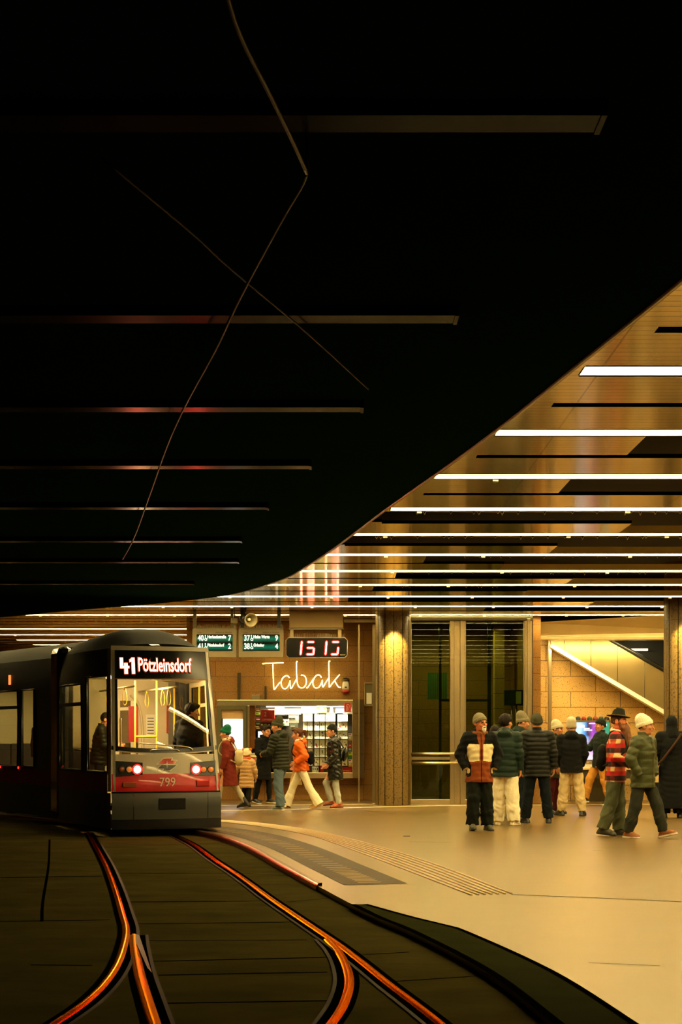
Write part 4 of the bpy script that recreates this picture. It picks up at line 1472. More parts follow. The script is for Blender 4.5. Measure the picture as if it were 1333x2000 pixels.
M_TAIL = glow('tail_lamp_red', (1.0, 0.07, 0.04, 1), 220.0)
M_TAIL2 = glow('tail_lamp_halo', (1.0, 0.015, 0.01, 1), 2.2)  # dim red ring that paints the glare around the lit lamp
M_TROOF = plain('tram_roof_dark', rgb(24, 26, 20), 0.75, 0, 0.1, 4, spec=0.08)
M_ORANGE = plain('orange_lens', rgb(220, 110, 30), 0.3, 0, 0.05, emit=(1.0, 0.35, 0.05, 1), estr=0.25)
M_DIM = plain('dim_lens', rgb(130, 66, 34), 0.3, 0, 0.05)
M_DEST = glow('destination_led', (1.0, 0.55, 0.36, 1), 7.0)
M_DEST2 = glow('destination_halo', (1.0, 0.08, 0.01, 1), 0.4)  # dim red outline that paints the glow around the lettering
CABL = 3.2


def hwf(w):
    return 0.87 - (0.08 * (w - 0.75) / 2.2 if w > 0.75 else 0.0)


def rake(w):
    return 0.45 * max(0, (w - 0.75) / 2.2) ** 1.1


def front(s, w, dv=0.0):
    return Vector((s * hwf(w), rake(w) + 0.06 * s * s + dv, w))


def side(sg, t, w, du=0.0):
    v0 = rake(w) + 0.06
    g = 1 - (1 - t) ** 1.9
    ub = 1.2 - (0.08 * max(0, (w - 2.4) / 0.55) ** 2 if w > 2.4 else 0)
    return Vector((sg * (hwf(w) + (ub - hwf(w)) * g + du), v0 + (CABL - v0) * t, w))


def lerps(a, b, n):
    return [a + (b - a) * i / n for i in range(n + 1)]


S = lerps(-1, 1, 16)
# rear end
mb = MB()
mb.grid(lambda s, w: front(s, w), S, lerps(0.70, 0.975, 4))
mb.mi = 1
mb.grid(lambda s, w: front(s, w), S, [0.975, 1.1, 1.2, 1.28])
mb.grid(lambda s, w: front(s, w + (0.05 - 0.05 * (1 - s * s)) * 1.0), S, [1.28, 1.34])
rp = mb.build('rear_panel', [M_TRED, M_TGREY], tram)
mb = MB()
mb.grid(lambda s, w: front(s, w, -0.05 if w < 0.6 else -0.05 * (0.68 - w) / 0.08), S, [0.12, 0.16, 0.3, 0.45, 0.58, 0.64, 0.68])
mb.grid(lambda s, v: Vector((s * 0.87, v + 0.06 * s * s - 0.05, 0.12)), S, [0.0, 0.3])
for sg in (-1, 1):
    mb.grid(lambda t, w, sg=sg: side(sg, t, w, 0.01), [0, 0.02, 0.05], [0.12, 0.3, 0.68])
bp_ = mb.build('bumper', M_TDARK, tram)
mb = MB()
mb.grid(lambda s, w: front(s, w, -0.056), S, [0.115, 0.2, 0.27])
mb.build('rubber_lip', M_TBLACK, bp_)
mb = MB()
mb.grid(lambda s, w: front(s, w, -0.004), S, [0.675, 0.70])
mb.build('bumper_seam', M_TBLACK, tram)


def uw(x, y, v=0.05):
    """picture position on the rear end -> local across/height"""
    d = TROOT.y + v * math.cos(YAW)
    for _ in range(3):
        X = (x - CX) * d / FPX - TROOT.x
        u = (X + v * math.sin(YAW)) / math.cos(YAW)
        d = TROOT.y + v * math.cos(YAW) + u * math.sin(YAW)
    return u, EYE + (HY - y) * d / FPX - TROOT.z


def on(x, y, dv=-0.006):
    u, w = uw(x, y)
    v = rake(w) + 0.06 * (u / hwf(w)) ** 2
    u, w = uw(x, y, v)
    return Vector((u, rake(w) + 0.06 * (u / hwf(w)) ** 2 + dv, w))


def patch(mb, pts, dv, th=0.004):
    P = [on(x, y, dv) for x, y in pts]
    mb.prism(P, (0, th, 0))


mb = MB()
p0, p1 = on(309, 1581), on(361, 1558)
mb.bb(p0.x, p1.x, -0.062, -0.03, p0.z, p1.z, 0.006)
for i in range(4):
    z = p0.z + (p1.z - p0.z) * (i + 0.7) / 4.5
    mb.bb(p0.x + 0.03, p1.x - 0.03, -0.066, -0.05, z, z + 0.012)
mb.build('coupler_flap', M_TBLACK, bp_)
mb = MB()
for x in (260, 405):
    mb.tube([on(x, 1548, -0.052), on(x, 1612, -0.052)], 0.004, 4)
mb.build('panel_joint', M_TBLACK, bp_)
# lamps
for sgn, cl, lens in ((-1, [(225.5, 1486), (278.5, 1489.5), (278.5, 1513), (225.5, 1517)], ((237, 'dim'), (252.3, 'or'), (267.8, 'red'))), (1, [(372.5, 1489.5), (421, 1485), (421, 1515), (372.5, 1514)], ((382.5, 'red'), (397, 'or'), (411.5, 'dim2')))):
    mb = MB()
    patch(mb, cl, -0.012, 0.02)
    cb = mb.build('tail_light_cluster', M_TBLACK, tram)
    for x, k in lens:
        p = on(x, 1502.8, -0.02)
        r = 0.062 if k == 'red' else 0.046
        R = Euler((PI / 2, 0, 0)).to_matrix()
        mb = MB()
        mb.lathe([(r, -0.015), (r, 0.0), (r * 0.8, 0.014), (r * 0.4, 0.02), (0, 0.022)], p, 20, R)
        o = mb.build('lens', {'red': M_TAIL, 'or': M_ORANGE, 'dim': M_DIM, 'dim2': M_ORANGE}[k], cb)
        o['label'] = {'red': 'bright red lit lens', 'or': 'orange lens', 'dim': 'dark brown lens', 'dim2': 'orange outer lens'}[k]
        mb = MB()
        mb.tube([p + Vector((r * 1.08 * math.cos(a), 0.0, r * 1.08 * math.sin(a))) for a in [2 * PI * i / 20 for i in range(20)]], 0.016 if k == 'red' else 0.006, 5, closed=True)
        mb.build('lens_rim_halo', M_TAIL2 if k == 'red' else M_TDARK, cb)  # the red ring is painted halo, the dark ones are plain rims
for x0, y0, x1, y1, m in ((384, 1524, 408, 1535.5, M_RED), (240, 1528, 266, 1538, M_DIM)):
    mb = MB()
    a, b = on(x0, y1), on(x1, y0)
    mb.bb(a.x, b.x, min(a.y, b.y) - 0.012, max(a.y, b.y) + 0.03, a.z, b.z, 0.006)
    mb.build('reflector', m, tram)
# emblem and number


def epx(x, y):
    return (200 + x / 5.554, 1420 + y / 5.552)


mb = MB()
patch(mb, [epx(*q) for q in ((582, 408), (660, 335), (768, 332), (756, 355), (822, 357), (780, 403), (820, 405), (738, 478), (645, 478), (660, 456), (588, 456), (632, 411))], -0.008)
em = mb.build('emblem', M_WHITE, tram)
mb = MB()
patch(mb, [epx(*q) for q in ((600, 402), (664, 342), (756, 340), (742, 362), (806, 364), (772, 398))], -0.011)
mb.mi = 1
patch(mb, [epx(*q) for q in ((640, 412), (808, 411), (734, 470), (658, 470), (674, 449), (604, 449))], -0.011)
mb.mi = 2
patch(mb, [epx(*q) for q in ((700, 362), (705, 398), (740, 406), (705, 412), (701, 455), (696, 412), (660, 406), (696, 398))], -0.014)
mb.build('emblem_mark', [M_TRED, M_TBLACK, M_WHITE], em)


def fit_text(name, s, x0, x1, y0, y1, mat, parent, v, tilt, dv, bold=0.0, M=None):
    o = text_obj(name, s, 1.0, mat, parent, (0, 0, 0), (0, 0, 0), ext=0.002, bold=bold)
    co = np.empty(len(o.data.vertices) * 3, np.float32)
    o.data.vertices.foreach_get('co', co)
    co = co.reshape(-1, 3)
    lo, hi = co.min(0), co.max(0)
    (ua, wa), (ub, wb) = uw(x0, y1, v), uw(x1, y0, v)
    sx, sy = (ub - ua) / (hi[0] - lo[0]), (wb - wa) / (hi[1] - lo[1])
    sy /= math.cos(tilt)
    m = Matrix.Translation(((ua + ub) / 2, v + dv, (wa + wb) / 2)) @ Matrix.Rotation(PI / 2 - tilt, 4, 'X') @ Matrix.Diagonal((sx, sy, 1, 1)) @ Matrix.Translation((-(lo[0] + hi[0]) / 2, -(lo[1] + hi[1]) / 2, 0))
    o.data.transform(m)
    return o


fit_text('fleet_number', '799', 311.3, 341.8, 1518.3, 1536, M_WHITE, tram, 0.02, 0, -0.035)

# rear window, seal, pillars, brow
WS = lerps(-0.93, 0.93, 14)
WG = lerps(1.33, 2.47, 10)
mb = MB()
mb.grid(lambda s, w: front(s, w + (0.05 * s * s) * (1 if w < 1.4 else 0), 0.012), WS, WG)
mb.build('rear_window', M_TGLASS, tram, fix=False)
mb = MB()
for sg in (-1, 1):
    mb.grid(lambda s, w, sg=sg: front(sg * s, w, -0.003), [0.88, 0.94], lerps(1.33, 2.95, 10))
mb.grid(lambda s, w: front(s, w + 0.05 * s * s, -0.003), S, [1.30, 1.365])
mb.build('window_seal', M_TBLACK, tram)
mb = MB()
mb.grid(lambda s, w: front(s, w, -0.002), WS, lerps(2.47, 2.92, 5))
dd = mb.build('destination_display', M_SCREENBLACK, tram)
mb = MB()
mb.grid(lambda s, w: front(s, w, -0.008), WS, [2.455, 2.475])
mb.build('lower_bar', plain('bar_bronze', rgb(120, 84, 50), 0.4, 0.5), dd)
TILT = math.atan(0.2)
fit_text('name_halo', 'Pötzleinsdorf', 268.3, 375.7, 1284.5, 1313, M_DEST2, dd, rake(2.68), TILT, -0.012, bold=0.05)


def on_display(x, y, dv):
    u, w = uw(x, y, rake(2.68))
    return Vector((u, rake(w) + 0.06 * (u / hwf(w)) ** 2 + dv, w))


for nm, m_, g, dv in (('number_halo', M_DEST2, 1.3, -0.013), ('line_number', M_DEST, 0.0, -0.018)):
    mb = MB()
    for (ax_, ay, bx_2, by) in ((235.5, 1284.5, 241, 1304.5), (235.5, 1301, 252.5, 1304.8), (243.5, 1295, 249.5, 1315.8), (257.8, 1284.5, 263.2, 1315.8)):
        mb.prism([on_display(x, y, dv) for x, y in ((ax_ - g, by + g), (bx_2 + g, by + g), (bx_2 + g, ay - g), (ax_ - g, ay - g))], (0, 0.004, 0))
    mb.prism([on_display(x, y, dv) for x, y in ((254 - g, 1293 + g), (259, 1290 + g), (259, 1284.5 - g), (254 - g, 1288.5 - g))], (0, 0.004, 0))
    mb.build(nm, m_, dd)
fit_text('destination_name', 'Pötzleinsdorf', 270.5, 373.5, 1286.5, 1311, M_DEST, dd, rake(2.68), TILT, -0.016, bold=0.0)
for sg in (-1, 1):
    mb = MB()
    mb.grid(lambda s, w, sg=sg: front(sg * s, w, -0.012 + 0.02 * (s - 0.93) / 0.07), [0.93, 0.95, 0.98, 1.0], lerps(0.70, 2.97, 14))
    mb.grid(lambda t, w, sg=sg: side(sg, t, w, 0.004), [0, 0.02, 0.045], lerps(0.70, 2.95, 14))
    mb.build('corner_pillar', M_TPILLAR, tram)
mb = MB()
mb.grid(lambda s, w: front(s, w, -0.012), S, [2.92, 2.95, 2.99])
mb.build('roof_brow', M_TPILLAR, tram)
mb = MB()
P = [on(x, y, -0.03) for x, y in ((273, 1452), (300, 1454), (335, 1456), (360, 1458), (372, 1461), (376, 1465))]
mb.tube(spline(P, 4), 0.008, 5)
P = [on(x, y, -0.02) for x, y in ((293, 1467), (297, 1464.5), (320, 1463.5), (345, 1464.5), (350, 1467))]
mb.tube(spline(P, 4), 0.007, 5)
mb.build('wiper', M_STEEL, tram)


# roof
def roof(v, q, vend=CABL):
    t = max(0.0, min(1.0, (v - 0.5) / (CABL - 0.5)))
    g = 1 - (1 - t) ** 1.9
    ub = hwf(2.95) + (1.12 - hwf(2.95)) * g
    k = max(0.0, min(1.0, (v - 0.42) / 1.5))
    crown = 0.08 + 0.34 * (k * k * (3 - 2 * k))
    return Vector((q * ub, v + 0.06 * q * q * (1 - t), 2.95 + crown * (1 - abs(q) ** 2.4)))


mb = MB()
mb.grid(lambda v, q: roof(v, q), [0.45, 0.55, 0.7, 0.9, 1.15, 1.4, 1.7, 2.0, 2.4, 2.8, 3.2, 3.75], lerps(-1, 1, 20))
mb.build('roof', M_TROOF, tram)

# side walls with window openings
TW = [0.05, 0.15, 0.25, 0.36, 0.44, 0.52, 0.62, 0.72, 0.82, 0.92, 0.97, 1.0]
WW = [0.12, 0.4, 0.68, 0.97, 1.0, 1.3, 1.7, 2.06, 2.12, 2.3, 2.42, 2.52, 2.7, 2.95]
W2 = (0.05, 0.36, 1.0, 2.52)
W1 = (0.44, 0.97, 1.0, 2.42)


def inwin(t, w):
    return (W2[0] < t < W2[1] and W2[2] < w < W2[3]) or (W1[0] < t < W1[1] and W1[2] < w < W1[3] and not 2.06 < w < 2.12)


for sg in (-1, 1):
    mb = MB()
    fn = lambda t, w, sg=sg: side(sg, t, w)
    mb.grid(fn, TW, WW[:2] + [0.68], None)
    mb.mi = 1
    mb.grid(fn, TW, [0.68, 0.97])
    mb.mi = 0
    mb.grid(fn, TW, WW[3:], inwin)
    mb.mi = 2
    mb.grid(lambda t, w, sg=sg: side(sg, t, w, -0.05), TW, WW[3:], inwin)          # inner lining
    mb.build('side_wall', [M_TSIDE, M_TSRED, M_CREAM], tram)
    for (t0, t1, w0, w1) in (W2, W1):
        mb = MB()
        mb.grid(lambda t, w, sg=sg: side(sg, t, w, -0.02), lerps(t0, t1, 5), lerps(w0, w1, 5))
        gp = mb.build('side_window', M_SGLASS, tram, fix=False)
        mb = MB()
        loop = [side(sg, t, w0, -0.01) for t in lerps(t0, t1, 5)] + [side(sg, t1, w, -0.01) for w in lerps(w0, w1, 5)[1:]] + [side(sg, t, w1, -0.01) for t in lerps(t1, t0, 5)[1:]] + [side(sg, t0, w, -0.01) for w in lerps(w1, w0, 5)[1:-1]]
        mb.tube(loop, 0.022, 4, closed=True)
        if t0 > 0.5:
            mb.tube([side(sg, (t0 + t1) / 2 + 0.05, 2.12, -0.01), side(sg, (t0 + t1) / 2 + 0.05, w1, -0.01)], 0.015, 4)
        mb.build('window_frame', M_TBLACK, gp)

# articulation portal
mb = MB()
mb.box((-0.02, 3.45, 1.6), (2.46, 0.5, 2.95), rz=math.radians(6), bev=0.14)
bm_ = MB()
po = bm_
for sg in (-1, 1):
    po.box((sg * 1.08 - 0.02, 3.48 + sg * 0.1, 1.62), (0.3, 0.62, 3.0), rz=math.radians(6), bev=0.12)
po.box((-0.02, 3.5, 2.86), (2.3, 0.6, 0.5), rz=math.radians(6), bev=0.12)
po.build('articulation_portal', plain('portal_black', rgb(26, 28, 26), 0.18, 0, 0.1, coat=0.6), tram)
# underside and wheels
mb = MB()
mb.bb(-0.8, 0.8, 0.12, 3.7, 0.14, 0.30)
mb.build('underframe', M_TBLACK, tram)
for u in (-0.72, 0.72):
    for v in (1.9, 2.5):
        mb = MB()
        mb.cyl((u - 0.05, v, 0.26), (u + 0.05, v, 0.26), 0.26, n=20)
        mb.build('wheel', M_DARKSTEEL, tram)

# interior
mb = MB(); mb.bb(-0.8, 0.8, 0.2, 3.9, 0.30, 0.34); mb.bb(-1.05, 1.05, 1.4, 3.9, 0.30, 0.34); mb.build('cabin_floor', plain('cabin_floor_grey', rgb(90, 84, 70), 0.5), tram)
mb = MB()
mb.grid(lambda u, v: Vector((u * (0.8 + 0.3 * min(1, v / 2)), v, 2.60 - 0.10 * abs(u) ** 3)), lerps(-1, 1, 8), [0.42, 1.0, 2.0, 3.0, 3.9])
mb.build('cabin_ceiling', M_CREAM, tram)
mb = MB(); mb.box((-0.24, 2.0, 2.565), (0.42, 1.5, 0.03), bev=0.01); mb.build('ceiling_lamp', glow('cabin_lamp', (1.0, 0.80, 0.46, 1), 14.0), tram)
mb = MB()
mb.box((0.42, 1.9, 2.55), (0.46, 0.9, 0.04))
mb.mi = 1
for i in range(5):
    mb.box((0.42, 1.56 + i * 0.17, 2.525), (0.40, 0.05, 0.015))
mb.build('ceiling_grille', [M_CREAM, plain('grille_shadow', rgb(110, 96, 64), 0.6)], tram)
mb = MB()
mb.bb(-1.1, 0.02, 3.86, 3.92, 0.3, 2.6)
mb.bb(0.36, 1.12, 3.86, 3.92, 0.3, 2.6)
mb.bb(0.02, 0.36, 3.86, 3.92, 2.2, 2.6)
mb.bb(0.02, 0.36, 3.86, 3.92, 0.3, 0.9)
mb.build('partition', M_CREAM, tram)
mb = MB(); mb.bb(0.17, 0.34, 3.80, 3.85, 1.45, 2.1); mb.build('red_panel', M_RED, tram)
mb = MB(); mb.bb(0.88, 1.06, 3.80, 3.85, 1.62, 2.12); mb.build('red_panel', M_RED, tram)
mb = MB(); mb.bb(0.50, 0.66, 3.84, 3.86, 1.55, 1.95); mb.mi = 1
for i in range(6):
    mb.bb(0.52, 0.64, 3.835, 3.84, 1.60 + i * 0.055, 1.615 + i * 0.055)
mb.build('notice', [M_WHITE, M_INK], tram)
mb = MB()
arch = spline([(0.42, 3.8, 0.34), (0.43, 3.8, 1.2), (0.41, 3.8, 1.8), (0.34, 3.8, 2.15), (0.2, 3.8, 2.3)], 6)
mb.tube(arch, 0.022, 6)
mb.build('arch_rail', M_CREAM, tram)
for (u, v, w0, w1) in ((0.28, 2.0, 0.34, 2.5), (-0.07, 2.1, 0.34, 2.5), (-0.56, 0.9, 0.34, 1.85), (0.80, 2.9, 0.34, 2.4), (0.95, 1.7, 0.34, 2.4), (-0.9, 2.3, 0.34, 1.6), (-0.9, 1.9, 0.34, 1.3)):
    mb = MB(); mb.cyl((u, v, w0), (u, v, w1), 0.016, n=10); mb.build('grab_pole', M_YELLOW, tram)
mb = MB()
mb.cyl((-0.07, 2.05, 1.55), (0.28, 2.0, 1.55), 0.018, n=8)
mb.cyl((-0.95, 1.5, 1.32), (-0.95, 2.9, 1.32), 0.02, n=8)
mb.build('cross_bar', M_YELLOW, tram)
for u in (-0.38, 0.33):
    mb = MB(); mb.cyl((u, 0.7, 2.36), (u, 3.7, 2.36), 0.018, n=8); rl = mb.build('strap_rail', M_CREAM, tram)
    for v in ((1.45, 2.7, 2.9) if u < 0 else (1.3, 1.75, 3.0)):
        st = MB()
        loop = [Vector((u + 0.0 + 0.045 * math.sin(a) * (0.6 + 0.4 * (1 - math.cos(a)) / 2), v + 0.02 * math.sin(a), 2.20 + 0.13 * math.cos(a))) for a in [2 * PI * i / 18 for i in range(18)]]
        st.tube(loop, 0.008, 5, closed=True)
        st.cyl((u, v, 2.32), (u, v, 2.37), 0.02, n=8)
        st.build('hand_strap', M_YELLOW, rl)
mb = MB()
for sg in (-1, 1):
    mb.box((sg * 0.75, 3.1, 0.6), (0.44, 0.42, 0.5), bev=0.04)
    mb.box((sg * 0.75, 3.32, 1.05), (0.44, 0.08, 0.6), bev=0.03)
mb.build('seat', plain('seat_dark', rgb(40, 40, 44), 0.7), tram)

# second carriage
T2 = Matrix.Translation((0, 3.72, 0)) @ Matrix.Rotation(math.radians(16), 4, 'Z')


def c2(u, v, w):
    return T2 @ Vector((u, v, w))


def in2(v, w):
    return ((1.05 < v < 1.65) and 1.0 < w < 2.4) or ((1.8 < v < 3.2 or 3.4 < v < 4.8) and 1.0 < w < 2.4 and not 2.06 < w < 2.12)


V2 = [0, 0.5, 1.05, 1.35, 1.65, 1.8, 2.3, 2.8, 3.2, 3.4, 4.1, 4.8, 5.4]
for sg in (-1, 1):
    mb = MB()
    ub = lambda w: 1.2 - (0.08 * max(0, (w - 2.4) / 0.55) ** 2 if w > 2.4 else 0)
    mb.grid(lambda v, w, sg=sg: c2(sg * ub(w), v, w), V2, [0.12, 0.68])
    mb.mi = 1
    mb.grid(lambda v, w, sg=sg: c2(sg * ub(w), v, w), V2, [0.68, 0.97])
    mb.mi = 0
    mb.grid(lambda v, w, sg=sg: c2(sg * ub(w), v, w), V2, WW[3:], in2)
    mb.mi = 2
    mb.grid(lambda v, w, sg=sg: c2(sg * (ub(w) - 0.05), v, w), V2, WW[3:], in2)
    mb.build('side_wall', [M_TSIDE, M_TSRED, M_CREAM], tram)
    for v0, v1 in ((1.05, 1.65), (1.8, 3.2), (3.4, 4.8)):
        mb = MB()
        mb.grid(lambda v, w, sg=sg: c2(sg * 1.18, v, w), [v0, v1], [1.0, 2.4])
        gp = mb.build('side_window', M_SGLASS, tram, fix=False)
        mb = MB()
        mb.tube([c2(sg * 1.19, v, w) for v, w in ((v0, 1.0), (v1, 1.0), (v1, 2.4), (v0, 2.4))], 0.03, 4, closed=True)
        mb.build('window_frame', M_TBLACK, gp)
mb = MB()
mb.grid(lambda v, q: c2(q * 1.12, v, 2.95 + 0.36 * (1 - abs(q) ** 2.4)), [0, 1, 2, 3, 4, 5.4], lerps(-1, 1, 16))
mb.build('roof', M_TROOF, tram)
mb = MB()
mb.grid(lambda v, u: c2(u, v, 0.32), [0.1, 5.3], [-1.14, 1.14]); mb.build('cabin_floor', MATS['cabin_floor_grey'], tram)
mb = MB()
mb.grid(lambda v, u: c2(u, v, 2.58), [0.1, 5.3], [-1.12, 1.12]); mb.build('cabin_ceiling', M_CREAM, tram)
mb = MB()
mb.grid(lambda u, w: c2(u, 5.35, w), [-1.15, 1.15], [0.12, 2.95]); mb.build('end_wall', M_CREAM, tram)
mb = MB()
mb.prism([c2(-0.2, 1, 2.55), c2(0.2, 1, 2.55), c2(0.2, 4.6, 2.55), c2(-0.2, 4.6, 2.55)], (0, 0, 0.025)); mb.build('ceiling_lamp', MATS['cabin_lamp'], tram)
mb = MB()
mb.prism([c2(-1.215, 2.12, 2.52), c2(-1.215, 2.19, 2.52), c2(-1.215, 2.19, 2.70), c2(-1.215, 2.12, 2.70)], T2.to_3x3() @ Vector((0.02, 0, 0)))
o = mb.build('marker_lamp', glow('marker_orange', (1.0, 0.25, 0.05, 1), 1.2), tram)
for v in (1.75, 2.6):
    mb = MB(); mb.cyl(c2(-1.215, v, 0.97), c2(-1.19, v, 0.97), 0.025, n=10); mb.build('red_disc', glow('disc_red', (1, 0.04, 0.02, 1), 1.2), tram)  # small red glowing discs at the lower window edge
for v, u in ((1.3, -0.4), (2.2, -0.3), (2.5, 0.3)):
    mb = MB(); mb.cyl(c2(u, v, 0.33), c2(u, v, 2.58), 0.022, n=8); mb.build('grab_pole', M_YELLOW, tram)
for u, v in ((-0.55, 2.7), (-0.55, 3.5), (0.55, 2.3), (0.55, 3.2), (0.0, 3.9)):
    mb = MB()
    for (a0, a1, b0, b1, c0, c1) in ((-0.22, 0.22, 0.0, 0.42, 0.62, 0.72), (-0.22, 0.22, 0.38, 0.46, 0.72, 1.40), (-0.2, 0.2, 0.1, 0.4, 0.33, 0.62)):
        mb.prism([c2(u + a0, v + b0, c0), c2(u + a1, v + b0, c0), c2(u + a1, v + b1, c0), c2(u + a0, v + b1, c0)], (0, 0, c1 - c0))
    mb.build('seat', MATS['seat_dark'], tram)
mb = MB()
mb.bb(-0.7, 0.7, 3.8, 4.9, 0.14, 0.30)
for u in (-0.72, 0.72):
    mb.cyl(c2(u - 0.05, 3.2, 0.26), c2(u + 0.05, 3.2, 0.26), 0.26, n=18)
mb.build('wheel_set', M_TBLACK, tram)
# ================================================================== people: smooth blended bodies and clothes
F32 = np.float32


def unit(v):
    v = np.asarray(v, float)
    return v / (np.linalg.norm(v) + 1e-9)


class Field:
    """blend of rounded shapes on a grid, turned into one closed surface"""

    def __init__(self, h):
        self.h, self.pr = h, []

    def put(self, fn, lo, hi, k=0.0, op='u'):
        self.pr.append((fn, np.minimum(lo, hi), np.maximum(lo, hi), k, op))
        return self

    def cap(self, a, b, r1, r2, k=0.02, op='u', cut=None, rip=None):
        a, b = np.asarray(a, float), np.asarray(b, float)
        ba = b - a
        L2 = max(1e-9, float(ba @ ba))
        L = math.sqrt(L2)

        def fn(X, Y, Z):
            t = ((X - a[0]) * ba[0] + (Y - a[1]) * ba[1] + (Z - a[2]) * ba[2]) / L2
            tc = np.clip(t, 0, 1)
            d = np.sqrt((X - a[0] - tc * ba[0]) ** 2 + (Y - a[1] - tc * ba[1]) ** 2 + (Z - a[2] - tc * ba[2]) ** 2) - (r1 + (r2 - r1) * tc)
            if rip:
                d = d - rip[0] * (np.abs(np.sin(PI * t * L / rip[1])) - 0.6)
            if cut is not None:
                d = np.maximum(d, (t - cut) * L)
            return d
        R = max(r1, r2) + (rip[0] if rip else 0)
        return self.put(fn, np.minimum(a, b) - R, np.maximum(a, b) + R, k, op)

    def ell(self, c, r, k=0.02, op='u', R=None, planes=()):
        """ellipsoid, optionally turned by R; planes: (normal, offset) in its own frame, the part with n.p < offset is removed"""
        c, r = np.asarray(c, float), np.asarray(r, float)
        R = np.eye(3) if R is None else np.asarray(R)

        def fn(X, Y, Z):
            x, y, z = X - c[0], Y - c[1], Z - c[2]
            lx = R[0, 0] * x + R[1, 0] * y + R[2, 0] * z
            ly = R[0, 1] * x + R[1, 1] * y + R[2, 1] * z
            lz = R[0, 2] * x + R[1, 2] * y + R[2, 2] * z
            k0 = np.sqrt((lx / r[0]) ** 2 + (ly / r[1]) ** 2 + (lz / r[2]) ** 2)
            k1 = np.sqrt((lx / r[0] ** 2) ** 2 + (ly / r[1] ** 2) ** 2 + (lz / r[2] ** 2) ** 2) + 1e-6
            d = k0 * (k0 - 1) / k1
            for n, o in planes:
                d = np.maximum(d, o - (lx * n[0] + ly * n[1] + lz * n[2]))
            return d
        m = float(r.max())
        return self.put(fn, c - m, c + m, k, op)

    def prof(self, o, R, zs, rx, ry, cy=None, k=0.03, op='u', rip=None, rnd=0.0, twist=None):
        """upright body of elliptic sections; zs along the local z axis"""
        o, R = np.asarray(o, float), np.asarray(R)
        zs, rx, ry = np.asarray(zs, float), np.asarray(rx, float), np.asarray(ry, float)
        cy = np.zeros_like(zs) if cy is None else np.asarray(cy, float)
        z0, z1 = zs[0], zs[-1]

        def fn(X, Y, Z):
            x, y, z = X - o[0], Y - o[1], Z - o[2]
            lx = R[0, 0] * x + R[1, 0] * y + R[2, 0] * z
            ly = R[0, 1] * x + R[1, 1] * y + R[2, 1] * z
            lz = R[0, 2] * x + R[1, 2] * y + R[2, 2] * z
            a = np.interp(lz, zs, rx)
            b = np.interp(lz, zs, ry)
            ly = ly - np.interp(lz, zs, cy)
            m = np.minimum(a, b)
            d = (np.sqrt((lx / a) ** 2 + (ly / b) ** 2) - 1) * m
            if rip:
                d = d - rip[0] * (np.abs(np.sin(PI * lz / rip[1])) - 0.6)
            e = np.maximum(z0 - lz, lz - z1)
            return np.maximum(d, e)
        m = float(max(rx.max(), ry.max()) + np.abs(cy).max() + 0.02)
        pts = np.array([o + R @ np.array([sx * m, sy * m, z]) for sx in (-1, 1) for sy in (-1, 1) for z in (z0, z1)])
        return self.put(fn, pts.min(0), pts.max(0), k, op)

    def mesh(self, disp=None):
        h = self.h
        us = [p for p in self.pr if p[4] == 'u']
        lo = np.min([p[1] for p in us], axis=0) - 4 * h
        hi = np.max([p[2] for p in us], axis=0) + 4 * h
        n = np.ceil((hi - lo) / h).astype(int) + 1
        ax = [(lo[i] + h * np.arange(n[i])).astype(F32) for i in range(3)]
        D = np.full(tuple(n), 0.2, F32)
        for fn, a, b, k, op in self.pr:
            m = k + 3 * h
            s = [slice(max(0, int((a[i] - m - lo[i]) / h)), min(n[i], int((b[i] + m - lo[i]) / h) + 2)) for i in range(3)]
            if any(q.stop <= q.start for q in s):
                continue
            d = fn(ax[0][s[0]][:, None, None], ax[1][s[1]][None, :, None], ax[2][s[2]][None, None, :]).astype(F32)
            c = D[s[0], s[1], s[2]]
            if op == 'u':
                if k > 0:
                    t = np.clip(0.5 + 0.5 * (c - d) / k, 0, 1)
                    D[s[0], s[1], s[2]] = c + (d - c) * t - k * t * (1 - t)
                else:
                    D[s[0], s[1], s[2]] = np.minimum(c, d)
            elif op == 's':
                D[s[0], s[1], s[2]] = np.maximum(c, -d)
        if disp is not None:
            D += disp(ax[0][:, None, None], ax[1][None, :, None], ax[2][None, None, :]).astype(F32)
        for i in range(3):
            sl = [slice(None)] * 3
            for q in (0, -1):
                sl[i] = q
                D[tuple(sl)] = np.maximum(D[tuple(sl)], 0.01)
        S_ = D < 0
        c8 = [(i, j, k) for i in (0, 1) for j in (0, 1) for k in (0, 1)]
        sh = tuple(v - 1 for v in D.shape)
        cnt = np.zeros(sh, np.int8)
        for i, j, k in c8:
            cnt += S_[i:i + sh[0], j:j + sh[1], k:k + sh[2]]
        idx = np.argwhere((cnt > 0) & (cnt < 8))
        N = len(idx)
        vals = np.stack([D[idx[:, 0] + i, idx[:, 1] + j, idx[:, 2] + k] for i, j, k in c8], 1)
        pos = np.zeros((N, 3)); num = np.zeros(N)
        for a in range(8):
            for b in range(a + 1, 8):
                ca, cb2 = np.array(c8[a]), np.array(c8[b])
                if np.abs(ca - cb2).sum() != 1:
                    continue
                va, vb = vals[:, a], vals[:, b]
                cr = (va < 0) != (vb < 0)
                t = np.where(cr, va / np.where(cr, va - vb, 1), 0)
                pos += np.where(cr[:, None], ca + t[:, None] * (cb2 - ca), 0)
                num += cr
        V = lo + h * (idx + pos / num[:, None])
        cid = np.full(sh, -1, np.int32)
        cid[idx[:, 0], idx[:, 1], idx[:, 2]] = np.arange(N)
        quads = []
